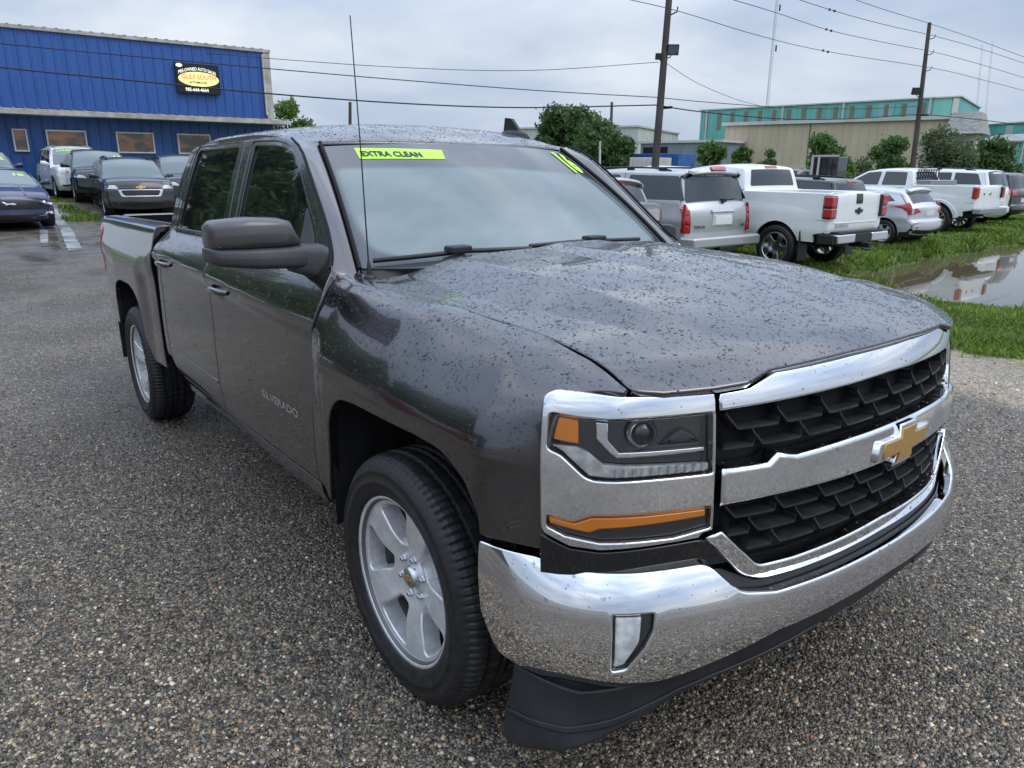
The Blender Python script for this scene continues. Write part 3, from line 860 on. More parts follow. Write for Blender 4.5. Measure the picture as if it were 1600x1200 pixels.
sub('turn_signal', S_face, [(-1.013, .838), (-.955, .826), (-.914, .842), (-.640, .843, .004), (-.640, .825, .004), (-.897, .814), (-.92, .804), (-.954, .810), (-1.012, .824)], M['amber'], HLO, h=.025, off=-.006, roll=.004)
for sg, ob in ((1, HLO[0]), (-1, HLO[1])):
    P, Nn = sfc(S_face, np.array([[-.797, 1.036], [-.70, 1.03]]))
    c = P[0] - Nn[0] * .03; c2 = P[1] - Nn[1] * .034
    for cc, nn, rr, mm, nm in ((c, Nn[0], .036, M['satin_chrome'], 'projector_ring'), (c + Nn[0] * .012, Nn[0], .027, M['tint'], 'projector')):
        f = Vector(nn); ax = f.orthogonal().normalized(); bx = f.cross(ax)
        mb = MB()
        Vv = [];
        for i in range(5):
            t = i / 4 * math.pi / 2
            for k in range(20):
                an = 2 * math.pi * k / 20
                p = Vector(cc) + (ax * math.cos(an) + bx * math.sin(an)) * rr * math.cos(t) + f * rr * .42 * math.sin(t)
                Vv.append((p.x, p.y * sg, p.z))
        mb.add(Vv, [(i * 20 + k, i * 20 + (k + 1) % 20, (i + 1) * 20 + (k + 1) % 20, (i + 1) * 20 + k) for i in range(4) for k in range(20)], True)
        mb.build(nm, mm, ob)
    me_ = panel_mesh('reflector', S_face, [(-.752, 1.004), (-.722, 1.030), (-.700, 1.042), (-.676, 1.032), (-.648, 1.004)], h=.03, off=-.026, roll=.012)
    link('reflector', me_ if sg == 1 else mirror_mesh(me_, 'reflector'), M['grey_plastic'], ob)
    # diode cells inside the strip
    mb = MB()
    for s_ in np.linspace(-.86, -.65, 11):
        P, Nn = sfc(S_face, np.array([[s_, .948]])); p = P[0] - Nn[0] * .010
        mb.box((p[0] - .005, sg * p[1] - .004, p[2] - .009), (p[0] + .003, sg * p[1] + .004, p[2] + .009))
    mb.build('diode_row', M['white_lens'], ob, kind='stuff')
sub('clear_lens', S_face, LENS, clear, HLO, h=.05, roll=.003, off=-.001, flange=.004)
sub('clear_lens', S_face, LOW, clear, HLO, h=.05, roll=.003, off=-.001, flange=.004)
panel('filler_strip', S_face, [(-1.035, .690), (-.55, .690), (-.62, .760), (-.66, .764), (-.895, .754), (-.965, .762), (-1.036, .793)], M['gloss_black'], truck, both=True, h=.04, off=-.004, flange=.03)
panel('nose_backing', S_face, [(-1.0, .50), (1.0, .50), (1.0, 1.06), (-1.0, 1.06)], M['gap'], truck, h=.08, off=-.10, flange=0)

# ---- grille
gr = empty('grille'); gr.parent = truck
keep(link('upper_bar', panel_mesh('upper_bar', S_face, sym([(0, 1.088), (-.3, 1.083), (-.609, 1.074)][::-1] [0:0] + [(0, 1.155), (-.145, 1.155), (-.442, 1.148), (-.526, 1.121), (-.609, 1.116), (-.609, 1.074), (-.3, 1.084), (0, 1.090)]), h=.03, roll=.007, flange=.03), CHR, gr), .12)
mid = [(0, .956), (-.2, .954), (-.397, .948), (-.455, .961), (-.482, .940), (-.607, .940), (-.607, .849), (-.45, .853), (0, .852)]
keep(link('middle_bar', panel_mesh('middle_bar', S_face, sym(mid), h=.03, roll=.012, off=.014, flange=.05), CHR, gr), .08)
lo_h = [(0, .682), (-.369, .670), (-.484, .672, .02), (-.598, .784), (-.640, .772), (-.534, .654, .02), (-.477, .630, .03), (-.346, .628), (0, .636)]
keep(link('lower_frame', panel_mesh('lower_frame', S_face, sym(lo_h), h=.03, roll=.007, off=.008, flange=.05), CHR, gr), .14)
link('grille_back', panel_mesh('grille_back', S_face, [(-.60, .64), (.60, .64), (.60, 1.08), (-.60, 1.08)], h=.06, off=-.055, flange=0), M['gap'], gr)
gp = noise_mat(mat('grille_plastic', (.015, .015, .016), .35), (.020, .020, .021), (.034, .034, .035), 20, 4, rough=(.28, .45))
def ribbon(path, d0, d1, th=.0055):
    """a strip standing on the face along path (s,z), from depth d0 to d1 behind it"""
    uvp = np.array(path)
    P, Nn = sfc(S_face, uvp)
    upv = np.array([0, 0, th])
    mb = MB()
    A0, A1 = P - Nn * d0, P - Nn * d1
    G = np.stack([A1 + upv, A0 + upv * .6, A0 - upv * .6, A1 - upv, A1 + upv], 0)
    mb.grid(G[::-1], False)
    return mb
for z0, n_off, s_lim in ((1.026, 0., .585), (.982, .072, .585), (.806, 0., .58), (.760, .072, .56), (.714, .0, .50)):
    k = -5
    while k < 5:
        s0 = k * .146 + n_off
        if s0 + .12 > -s_lim and s0 < s_lim - .06:
            mb = ribbon([(min(max(a_, -s_lim - .01), s_lim + .01), b_) for a_, b_ in [(s0 - .004, z0 + .042), (s0 + .004, z0 + .030), (s0 + .030, z0 + .001), (s0 + .04, z0), (s0 + .09, z0), (s0 + .146, z0), (s0 + .150, z0 + .014)]], .012, .052)
            mb.build('grille_cell', gp, gr)
        k += 1
# bow tie emblem on the middle bar
def bow(w, h): return [(-w, -h * .46), (-w * .30, -h * .46), (-w * .36, -h), (w * .36, -h), (w * .30, -h * .46), (w, -h * .46), (w, h * .02), (w, h * .46), (w * .30, h * .46), (w * .36, h), (-w * .36, h), (-w * .30, h * .46), (-w, h * .46)]
def bowk(w, h, c): return [(c[0] + a * 1. + b * .28, c[1] + b) for a, b in bow(w, h)]
link('emblem_frame', panel_mesh('emblem_frame', S_face, bowk(.143, .055, (.038, .896)), h=.03, roll=.006, off=.026, flange=.03), CHR, gr)
link('emblem', panel_mesh('emblem', S_face, bowk(.120, .043, (.038, .896)), h=.03, roll=.003, off=.0290, flange=.004), M['gold'], gr)

# ---- bumper
bh = [(0, .622), (-.477, .622), (-.583, .640, .03), (-.653, .713, .03), (-.832, .709), (-.95, .707), (-1.125, .718), (-1.302, .708, .012), (-1.285, .52), (-1.232, .410, .03), (-1.127, .377), (-.988, .370), (-.859, .391), (-.672, .445), (-.465, .505), (-.262, .520), (0, .528)]
FOG = [(-.905, .617, .006), (-.806, .620, .006), (-.809, .577, .01), (-.830, .530), (-.868, .466, .01), (-.903, .456, .008)]
bump = keep(panel('front_bumper', S_bump, sym(bh), CHR, truck, holes=[FOG, mir(FOG)], h=.03, roll=.007, flange=.035), .10)
for sg in (1, -1):
    pl = FOG if sg == 1 else mir(FOG)
    f = link('fog_lamp', panel_mesh('fog_lamp', S_bump, pl, h=.04, off=-.018, roll=.004), M['lamp_dark'], truck)
    a0 = [(-.898, .611, .004), (-.836, .613, .004), (-.840, .545, .01), (-.872, .478, .006), (-.897, .466, .004)]
    link('lamp_lens', panel_mesh('lamp_lens', S_bump, a0 if sg == 1 else mir(a0), h=.02, off=-.008, roll=.004), M['white_lens'], f)
panel('bumper_step', S_bump, sym([(0, .648), (-.50, .648), (-.60, .70), (-.66, .70), (-.56, .59), (0, .575)]), BLK, truck, h=.05, off=-.045, flange=0)
def S_dam(s, z):
    P = S_bump(s, np.asarray(z) * 0 + .55)
    nx, ny = plan_n(BPLAN_T, s)
    o = -.045 + .05 * sstep(.40, .16, z)
    P = np.array(P); P[..., 0] += nx * o; P[..., 1] += ny * o; P[..., 2] = z
    return P
dm_h = [(0, .545), (-.25, .535), (-.465, .513), (-.672, .455), (-.859, .398), (-.988, .372), (-1.10, .376), (-1.204, .380, .01), (-1.206, .25), (-1.197, .186, .012), (-1.143, .184), (-1.012, .225), (-.899, .282), (-.717, .362), (-.612, .388), (-.406, .414), (-.238, .440), (0, .442)]
panel('air_dam', S_dam, sym(dm_h), BLK, truck, h=.035, roll=.006, flange=.03)
lip = [(-.28, .450), (-.45, .428), (-.62, .405), (-.72, .383), (-.90, .318), (-1.012, .285), (-1.12, .272), (-1.20, .268), (-1.20, .256), (-1.12, .258), (-1.012, .268), (-.90, .300), (-.72, .370), (-.62, .394), (-.45, .418), (-.28, .440)]
for pl in (lip, mir(lip)): link('dam_ridge', panel_mesh('dam_ridge', S_dam, pl, h=.04, roll=.004, off=.007), BLK, truck)
panel('bumper_shelf', S_dam, sym([(0, .56), (-.46, .53), (-.67, .475), (-.86, .415), (-1.0, .39), (-1.19, .40), (-1.19, .37), (-1.0, .355), (-.86, .378), (-.67, .437), (-.46, .495), (0, .525)]), M['gap'], truck, h=.05, off=-.012, roll=.004, flange=.0)

# ---- mirrors
def loft(secs, n=28, e=4.):
    """secs: (y, x0, x1, z0, z1) rounded-rectangle sections along y"""
    rows = []
    for y_, x0, x1, z0, z1 in secs:
        r = []
        for k in range(n):
            a_ = 2 * math.pi * k / n
            c, s_ = math.cos(a_), math.sin(a_)
            r.append(((x0 + x1) / 2 + (x1 - x0) / 2 * math.copysign(abs(c) ** (2 / e), c), y_, (z0 + z1) / 2 + (z1 - z0) / 2 * math.copysign(abs(s_) ** (2 / e), s_)))
        rows.append(r + [r[0]])
    return np.array(rows)
for sg in (1, -1):
    mr = empty('door_mirror'); mr.parent = truck
    fl = np.array([1, sg, 1])
    capg = loft([(-1.246, -.74, -.71, 1.395, 1.42), (-1.243, -.78, -.665, 1.376, 1.455), (-1.225, -.80, -.640, 1.374, 1.470), (-1.12, -.81, -.625, 1.372, 1.478), (-1.025, -.81, -.628, 1.372, 1.474), (-.985, -.80, -.640, 1.374, 1.464), (-.965, -.79, -.655, 1.376, 1.425), (-.945, -.77, -.665, 1.383, 1.392), (-.94, -.72, -.70, 1.384, 1.387)])
    logr = loft([(-1.250, -.74, -.70, 1.35, 1.378), (-1.246, -.79, -.662, 1.335, 1.382), (-1.225, -.81, -.638, 1.322, 1.382), (-1.10, -.815, -.622, 1.306, 1.382), (-1.0, -.81, -.63, 1.30, 1.381), (-.93, -.79, -.645, 1.296, 1.379), (-.89, -.75, -.655, 1.297, 1.376), (-.86, -.73, -.665, 1.30, 1.37)])
    arm = loft([(-.985, -.73, -.662, 1.288, 1.368), (-.93, -.755, -.640, 1.268, 1.374), (-.895, -.775, -.625, 1.250, 1.376), (-.875, -.79, -.61, 1.246, 1.378), (-.86, -.79, -.61, 1.25, 1.37)])
    for g, m_, nm in ((capg, M['mirror_paint'], 'mirror_cap'), (logr, M['grey_plastic'], 'mirror_housing'), (arm, M['grey_plastic'], 'mirror_arm')):
        G = g * fl
        if sg == 1: G = G[:, ::-1]
        mb = MB(); mb.grid(G)
        mb.add([tuple(v) for v in G[0][:-1]], [tuple(range(len(G[0]) - 1))[::-1]]); mb.add([tuple(v) for v in G[-1][:-1]], [tuple(range(len(G[-1]) - 1))])
        o = mb.build(nm, m_, mr)
        if nm == 'mirror_cap' and sg == 1: keep(o, .8)
    mb = MB(); mb.box((-.816, min(sg * -1.20, sg * -.985), 1.325), (-.812, max(sg * -1.20, sg * -.985), 1.455)); o = mb.build('mirror_glass', M['tint'], mr, bevel=.003)
    if sg == -1:        # the far mirror is folded back against its door
        piv = Matrix.Translation((-.72, .90, 0)); mr.matrix_local = piv @ Matrix.Rotation(R(62), 4, 'Z') @ piv.inverted()
# ---- aerials
an = MB(); an.tube([(-.455, -.800, 1.272), (-.455, -.800, 1.31), (-.458, -.80, 1.33)], [.011, .008, .004], 10); an.tube([(-.458, -.800, 1.32), (-.465, -.80, 1.7), (-.482, -.800, 2.090)], [.0028, .0022, .0018], 6)
an.lathe([(.022, 1.270), (.022, 1.276), (.012, 1.284)], 16, 'z', (-.455, -.80, 0)); an.build('aerial', BLK, truck)
fin = MB()
fx, fy = -1.40, .56
fs = []
for x_, w_, h_ in ((-.13, .003, .006), (-.10, .026, .020), (-.04, .036, .034), (.04, .034, .034), (.10, .022, .022), (.125, .003, .006)):
    zb = float(roof_z(fx + x_, fy)) - .012
    fs.append([(fx + x_, fy + w_ * math.cos(t), zb + (h_ + .012) * math.sin(t)) for t in np.linspace(0, math.pi, 11)])
fin.grid(np.array(fs)[::-1])
zb = float(roof_z(fx, fy))
fin.prism([(fx - .09, zb + .02), (fx + .05, zb + .02), (fx - .02, zb + .088), (fx - .075, zb + .096)], lambda p: (p[0], fy - .009, p[1]), lambda p: (p[0], fy + .009, p[1]))
fin.build('roof_aerial', BLK, truck)

# ---- lettering on the door
tm = text_mesh('door_badge', 'SILVERADO', S_door, (-1.172, .724), (.0770, .0), (.0, .044), off=.0012, extrude=0, bold=.032)
link('door_badge', tm, M['letter'], truck)

# ---- bed
AR = [(a - 3.645 - .03, b, *c) for a, b, *c in [(-.452, .60), (-.445, .78), (-.40, .866, .05), (-.30, .925, .05), (-.15, .952), (.15, .952), (.28, .925, .05), (.375, .866, .05), (.41, .78), (.43, .66), (.53, .505)]]
bed_poly = [(-4.56, .60, .02)] + AR + [(-2.91, .505), (-2.905, 1.17), (-2.895, 1.455), (-4.56, 1.455), (-4.565, 1.2)]
bed = panel('bed_side', S_bed, bed_poly, PNT, truck, both=True, h=.035, roll=.005, flange=.03)
liner(S_bed, fillet([(AR[0][0], .45)] + AR, 4), .40, 'wheel_liner')
panel('inner_bed', S_bed, [(-4.54, .98), (-2.93, .98), (-2.93, 1.3), (-4.54, 1.3)], M['gap'], truck, both=True, h=.1, off=-.035, flange=0)
mb = MB()
mb.box((-4.54, -.80, .93), (-2.93, .80, .96))
mb.box((-4.54, -.84, .93), (-2.93, -.80, 1.362)); mb.box((-4.54, .80, .93), (-2.93, .84, 1.362)); mb.box((-2.95, -.80, .96), (-2.92, .80, 1.33))
mb.build('bed_liner', M['black_plastic'], truck)
tg = MB(); tg.box((-4.60, -.80, .66), (-4.54, .80, 1.372)); tg = tg.build('tailgate', PNT, truck, bevel=.012)
tg2 = MB(); tg2.box((-4.612, -.15, 1.20), (-4.602, .15, 1.27)); tg2.build('tailgate_handle', BLK, tg)
panel('tail_light', S_bed, [(-4.563, .93, .01), (-4.49, .95, .02), (-4.48, 1.27, .02), (-4.563, 1.30, .01)], M['red'], truck, both=True, h=.04, off=.006, roll=.006)
rb = MB(); rb.box((-4.78, -.95, .46), (-4.60, .95, .64)); rb.build('rear_bumper', CHR, truck, bevel=.03)
mb = MB(); mb.box((-4.62, -.72, .40), (.55, .72, .62)); mb.box((-2.9, -.86, .42), (-.70, .86, .56)); mb.build('underbody', M['gap'], truck)
for sg in (1, -1):
    mb = MB(); mb.box((-4.28, sg * .99, .33), (-4.265, sg * .72, .66)); mb.build('mud_flap', BLK, truck)

# ---- wheels
def tyre_mesh(Rt=.398, w=.27, rim=.262, tread=True, n=400):
    h = w / 2
    prof = [(rim - .004, -h + .035), (rim + .010, -h + .010), (rim + .030, -h + .001), (rim + .050, -h - .004), (rim + .054, -h - .0075), (rim + .060, -h - .0075), (rim + .063, -h - .004), (rim + .085, -h - .002), (rim + .088, -h - .0045), (rim + .093, -h - .003), (rim + .105, -h + .006), (Rt - .014, -h + .018), (Rt - .004, -h + .034)]
    ribs = [-h + .050, -h + .066, -h + .071, -h + .079, -h + .084, -.022, -.018, -.010, -.006]
    prof += [(Rt, ribs[0]), (Rt + .001, ribs[1]), (Rt - .009, ribs[2]), (Rt - .009, ribs[3]), (Rt + .002, ribs[4]), (Rt + .002, ribs[5]), (Rt - .008, ribs[6]), (Rt - .008, ribs[7]), (Rt + .002, ribs[8])]
    prof += [(r, -o) for r, o in prof[::-1]]
    m = len(prof)
    pr = np.array(prof)
    a_ = 2 * math.pi * np.arange(n) / n
    rr = np.repeat(pr[None, :, 0], n, 0); oo = np.repeat(pr[None, :, 1], n, 0)
    if tread:
        ph = np.arange(n) % 4
        sh = (pr[:, 0] > Rt - .02)
        outer = sh & (np.abs(pr[:, 1]) > .055)
        inner = sh & ~outer
        g = (ph == 0)
        rr[np.ix_(g, outer)] -= .0055
        g2 = ((np.arange(n) + 2) % 8 == 0)
        rr[np.ix_(g2, inner)] -= .004
    V = np.stack([rr * np.cos(a_)[:, None], oo, rr * np.sin(a_)[:, None]], -1).reshape(-1, 3)
    i, j = np.meshgrid(np.arange(n), np.arange(m - 1), indexing='ij')
    i2 = (i + 1) % n
    F = np.stack([i * m + j, i2 * m + j, i2 * m + j + 1, i * m + j + 1], -1).reshape(-1, 4)
    me = mesh_np('tyre', V, F)
    if tread:
        jj = np.tile(np.arange(m - 1), n); flat = (jj >= 11) & (jj <= m - 13)
        me.polygons.foreach_set('use_smooth', ~flat); me.update()
    return me
def rim_meshes(Rr=.266, spokes=5, w0=.13, hubr=.085, yf=-.10, kind='wide'):
    """alloy face: a dished disc with bevelled windows, plus its barrel"""
    def S_rim(u, v):
        r = np.hypot(u, v)
        o = yf + .012 * sstep(.03, .10, r) * 0 + .030 * (1 - sstep(.05, .17, r)) - .006 * sstep(.15, .24, r)
        return np.stack([u, o, v], -1)
    disc = [(Rr * math.cos(t), Rr * math.sin(t)) for t in np.linspace(0, 2 * math.pi, 73)[:-1]]
    holes = []
    for k in range(spokes):
        t0 = 2 * math.pi * (k + .5) / spokes - .09
        if kind == 'wide':
            a0, a1, a2, rA, rB = .22, .37, .41, .108, .240
        elif kind == 'thin':
            a0, a1, a2, rA, rB = .16, .21, .22, .10, .245
        else:
            a0, a1, a2, rA, rB = .30, .42, .45, .095, .240
        pl = []
        def pt(r, a): return (r * math.cos(t0 + a), r * math.sin(t0 + a))
        pl = [pt(rA, -a0) + (.012,), pt(rA, a0) + (.012,), pt((rA + rB) * .5, (a0 + a1) * .5 + .02), pt(rB - .012, a1) + (.015,)] + [pt(rB, a2 * c) for c in (.8, .4, 0, -.4, -.8)] + [pt(rB - .012, -a1) + (.015,), pt((rA + rB) * .5, -(a0 + a1) * .5 - .02)]
        holes.append([(p[0], p[1]) + ((p[2],) if len(p) > 2 else ()) for p in pl])
    face = panel_mesh('rim', S_rim, disc, holes=holes, h=.020, roll=.0075, flange=.055)
    b = MB()
    b.lathe([(Rr - .012, yf + .008), (Rr + .004, yf - .012), (Rr + .002, yf - .020), (Rr - .008, yf - .018), (Rr - .022, yf + .03), (Rr - .035, .02), (Rr - .03, .11), (Rr, .125)], 72, 'y')
    bm_ = bpy.data.meshes.new('rim_barrel'); bm_.from_pydata(b.V, [], b.F); bm_.polygons.foreach_set('use_smooth', [True] * len(b.F)); bm_.update()
    d = MB(); d.lathe([(.0, -.015), (.17, -.015), (.17, .01), (.0, .01)], 40, 'y')
    d.box((.06, -.03, -.12), (.17, .02, .12))
    dm = bpy.data.meshes.new('brake_disc'); dm.from_pydata(d.V, [], d.F); dm.update()
    return face, bm_, dm
TY = tyre_mesh()
RF, RBm, RD = rim_meshes()
lp = MB(); lp.lathe([(.252, -.094), (.266, -.104), (.272, -.116), (.271, -.124), (.262, -.120), (.250, -.098)], 72, 'y')
LIP = bpy.data.meshes.new('rim_lip'); LIP.from_pydata(lp.V, [], lp.F); LIP.polygons.foreach_set('use_smooth', [True] * len(lp.F)); LIP.update()
M['shaded_barrel'] = mat('shaded_alloy', (.16, .158, .155), .45, .6)  # darker copy of the rim alloy; shade behind the spokes in its colour
LUG = MB(); LUG.lathe([(.0, -.010), (.006, -.010), (.0095, -.007), (.010, .0), (.013, .004)], 6, 'y', smooth=False)
lug_me = bpy.data.meshes.new('lug_nut'); lug_me.from_pydata(LUG.V, [], LUG.F); lug_me.update()
def hero_wheel(x, sg):
    w = empty('wheel', (x, sg * .868, .395)); w.parent = truck
    if sg > 0: w.rotation_euler = (0, 0, math.pi)
    w.rotation_euler.y = 0 if (x == 0 and sg < 0) else rnd.uniform(-.6, .6)
    link('tyre', TY, M['rubber'], w); link('rim', RF, M['rim'], w); link('rim_barrel', RBm, M['shaded_barrel'], w); link('rim_lip', LIP, M['rim'], w); link('brake_disc', RD, M['dark_metal'], w)
    for k in range(6):
        a_ = 2 * math.pi * k / 6 + .3
        o = link('lug_nut', lug_me, M['satin_chrome'], w); o.location = (.066 * math.cos(a_), -.0765, .066 * math.sin(a_))
    cp = MB(); cp.lathe([(.0, -.092), (.026, -.091), (.034, -.086), (.037, -.066)], 28, 'y')
    cp.build('centre_cap', M['satin_chrome'], w)
    em = MB(); em.prism([(a * .022, b * .010) for a, b in bow(1, 1)], lambda p: (p[0] + .2 * p[1], -.0905, p[1]), lambda p: (p[0] + .2 * p[1], -.0935, p[1]))
    em.build('cap_emblem', M['gold'], w)
    return w
for x in (0, -3.645):
    for sg in (-1, 1): hero_wheel(x, sg)

# ================================================================ ground, ditch, water
WATER_Z = -.55
WPOLY = np.array([(-6.0, 13.4), (-6.5, 20), (-6.7, 30), (-6.9, 60), (40, 60), (40, 17), (6, 14.2), (-2.2, 11.4), (-3.4, 10.9), (-4.6, 11.7)])
def seg_dist(poly, p):
    d = np.full(len(p), 1e9)
    q = np.roll(poly, -1, 0)
    for a, b in zip(poly, q):
        ab = b - a
        t = np.clip(((p - a) @ ab) / (ab @ ab), 0, 1)
        d = np.minimum(d, np.hypot(*(p - a - t[:, None] * ab).T))
    return d
def smooth_noise(p, s, seed):
    r = np.random.default_rng(seed)
    out = 0
    for k in range(6):
        a = r.uniform(0, 6.28); f = r.uniform(.6, 1.7) / s
        out = out + np.sin((p[:, 0] * math.cos(a) + p[:, 1] * math.sin(a)) * f * 6.28 + r.uniform(0, 6.28))
    return out / 6 ** .5
def ground_z(x, y):
    p = np.stack([np.ravel(x), np.ravel(y)], 1).astype(float)
    x, y = p[:, 0], p[:, 1]
    sl = math.tan(TILT)
    z = np.where(x < 0, sl * np.maximum(x, -4.4), 0)
    z = z * (1 - sstep(-4.6, -9.5, x))
    z = z * (1 - sstep(3, 7, np.abs(y)))
    left = 1 - sstep(4, 9, y)
    far = sstep(-17, -21, x) * .13 + sstep(-21.5, -25.5, x) * .36
    z = z + far * left
    rightv = sstep(5.0, 8.5, y)
    z = z - rightv * .24
    # verge falling to the ditch
    z = z - sstep(6.0, 10.5, y) * sstep(-5.0, -3.2, x) * .14
    ins = inside(WPOLY, p)
    d = seg_dist(WPOLY, p)
    sd = np.where(ins, -d, d)
    w = 1 - sstep(-.25, .75, sd + .18 * smooth_noise(p, 1.3, 3))
    zb = WATER_Z - .22
    z = z * (1 - w) + zb * w
    return z
def gmask(x, y):
    """grass and tan-gravel masks"""
    p = np.stack([np.ravel(x), np.ravel(y)], 1).astype(float)
    nse = smooth_noise(p, 1.1, 5) * .14 + smooth_noise(p, 3.2, 6) * .16
    x, y = p[:, 0], p[:, 1]
    g = sstep(5.55, 5.85, y + nse) * sstep(-7.5, -5.5, x + nse * 2)
    g2 = sstep(6.5, 7.5, y + nse) * sstep(-18, -15.5, x + nse * 2) * (1 - sstep(60, 70, y))
    g = np.maximum(g, g2)
    lot = sstep(-17.5, -19.5, x + nse) * (1 - sstep(2.5, 3.0, y + nse * 2)) * sstep(-26.5, -25.5, x)
    patch = np.exp(-(((x + 22.6) / 2.6) ** 2 + ((y - 1.3) / .8) ** 2) * 1.2)
    patch = sstep(.62, .95, patch + .25 * nse * 3)
    g = np.maximum(g, patch * .9)
    bank = sstep(-25.0, -27.0, x) * (1 - sstep(12, 15, y))
    g = np.maximum(g, bank)
    far = sstep(30, 45, y) * sstep(60, 0, x); g = np.maximum(g, far)
    sh = sstep(3.9, 4.25, y + nse * .8) * (1 - sstep(5.55, 5.85, y + nse)) * sstep(-9, -6, x)
    return g, sh
def build_ground():
    xs = np.unique(np.concatenate([np.linspace(-1500, -60, 14), np.linspace(-60, -30, 16), np.arange(-30, 6, .22), np.linspace(6, 40, 18), np.linspace(60, 1500, 10)]))
    ys = np.unique(np.concatenate([np.linspace(-1500, -40, 12), np.linspace(-40, -8, 20), np.arange(-8, 30, .22), np.linspace(30, 80, 30), np.linspace(100, 1500, 14)]))
    X, Y = np.meshgrid(xs, ys, indexing='ij')
    Z = ground_z(X, Y).reshape(X.shape)
    V = np.stack([X, Y, Z], -1).reshape(-1, 3)
    n, m = X.shape
    i, j = np.meshgrid(np.arange(n - 1), np.arange(m - 1), indexing='ij')
    F = np.stack([i * m + j, (i + 1) * m + j, (i + 1) * m + j + 1, i * m + j + 1], -1).reshape(-1, 4)
    me = mesh_np('ground', V, F)
    g, sh = gmask(X, Y)
    wet = np.zeros(len(V))
    p = V[:, :2]
    for cx, cy, ax, ay, rot in ((-20.5, .2, 1.4, .30, .25), (-17.5, .15, 1.6, .22, .1), (-15.7, -.05, .8, .2, 0), (-19.0, 1.55, 1.6, .16, .1), (-15.6, .95, .9, .3, .3), (-22.5, 1.0, 1.2, .3, 0), (-13.8, -.7, .8, .2, .2)):
        dx, dy = p[:, 0] - cx, p[:, 1] - cy
        c, s_ = math.cos(rot), math.sin(rot)
        q = ((dx * c + dy * s_) / ax) ** 2 + ((-dx * s_ + dy * c) / ay) ** 2
        wet = np.maximum(wet, 1 - sstep(.6, 1.3, q + .35 * smooth_noise(p, .8, 9)))
    damp = sstep(-12.0, -14.5, p[:, 0] + .5 * smooth_noise(p, 2, 12)) * (1 - sstep(4.5, 6, p[:, 1])) * sstep(-60, -40, p[:, 0])
    ca = me.color_attributes.new('zone', 'FLOAT_COLOR', 'POINT')
    C4 = np.stack([g, sh, wet, damp], 1).astype(np.float32)
    ca.data.foreach_set('color', C4.ravel())
    m_ = mat('ground_gravel_and_turf', (.1, .1, .1), .6)
    N, L, b = nodes(m_)
    at = N.new('ShaderNodeAttribute'); at.attribute_name = 'zone'
    sep = N.new('ShaderNodeSeparateColor'); L.new(at.outputs['Color'], sep.inputs[0])
    tcn = N.new('ShaderNodeTexCoord'); co = tcn.outputs['Object']
    def noise(scale, det=6, rough=.55):
        n_ = N.new('ShaderNodeTexNoise'); n_.inputs['Scale'].default_value = scale; n_.inputs['Detail'].default_value = det; n_.inputs['Roughness'].default_value = rough
        L.new(co, n_.inputs['Vector']); return n_.outputs['Fac']
    def ramp(src, stops):
        r = N.new('ShaderNodeValToRGB'); cr_ = r.color_ramp
        while len(cr_.elements) < len(stops): cr_.elements.new(.5)
        for e_, (p_, c_) in zip(cr_.elements, stops): e_.position = p_; e_.color = (*c_, 1)
        L.new(src, r.inputs[0]); return r.outputs[0]
    def mix(f, a, b_, bt='MIX'):
        mx = N.new('ShaderNodeMix'); mx.data_type = 'RGBA'; mx.blend_type = bt
        (L.new(f, mx.inputs[0]) if hasattr(f, 'links') else setattr(mx.inputs[0], 'default_value', f))
        L.new(a, mx.inputs[6]); L.new(b_, mx.inputs[7]); return mx.outputs[2]
    def mth(op, a, b_=None):
        n_ = N.new('ShaderNodeMath'); n_.operation = op
        for k, s_ in enumerate((a, b_)):
            if s_ is None: continue
            (L.new(s_, n_.inputs[k]) if hasattr(s_, 'links') else setattr(n_.inputs[k], 'default_value', s_))
        return n_.outputs[0]
    def voro(scale, feat='F1'):
        v = N.new('ShaderNodeTexVoronoi'); v.inputs['Scale'].default_value = scale; v.feature = feat; v.inputs['Randomness'].default_value = 1
        L.new(co, v.inputs['Vector']); return v
    v1 = voro(72); v2 = voro(150)
    sepc = N.new('ShaderNodeSeparateColor'); L.new(v1.outputs['Color'], sepc.inputs[0])
    sepd = N.new('ShaderNodeSeparateColor'); L.new(v2.outputs['Color'], sepd.inputs[0])
    stones = [(.0, (.030, .028, .026)), (.25, (.075, .066, .055)), (.48, (.138, .118, .094)), (.68, (.205, .172, .132)), (.83, (.29, .235, .17)), (.93, (.38, .295, .20)), (.98, (.52, .46, .38))]
    c1 = ramp(sepc.outputs[0], stones); c2 = ramp(sepd.outputs[0], stones)
    gr_ = mix(mth('GREATER_THAN', sepc.outputs[1], .45), c1, c2)
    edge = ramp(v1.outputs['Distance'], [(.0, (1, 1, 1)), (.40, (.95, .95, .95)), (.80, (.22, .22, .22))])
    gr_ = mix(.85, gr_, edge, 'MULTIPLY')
    big = ramp(noise(.38, 8, .62), [(.30, (.58, .57, .55)), (.50, (1.08, 1.05, 1.0)), (.70, (1.55, 1.49, 1.40))])
    gr_ = mix(.9, gr_, big, 'MULTIPLY')
    tan = ramp(sepc.outputs[0], [(0, (.15, .115, .08)), (.35, (.30, .235, .165)), (.7, (.42, .335, .24)), (.95, (.56, .48, .38))])
    soil = ramp(noise(9, 8, .7), [(.3, (.045, .085, .014)), (.5, (.08, .14, .022)), (.62, (.12, .18, .032)), (.75, (.20, .18, .07))])
    mud = ramp(noise(3, 8), [(.3, (.02, .018, .012)), (.7, (.05, .042, .028))])
    col = mix(sep.outputs[1], gr_, tan)
    col = mix(at.outputs['Alpha'], col, mix(.62, col, ramp(noise(2.2, 7, .65), [(.3, (.06, .055, .047)), (.55, (.125, .113, .096)), (.75, (.195, .178, .152))])))
    col = mix(sep.outputs[0], col, soil)
    L.new(col, b.inputs['Base Color'])
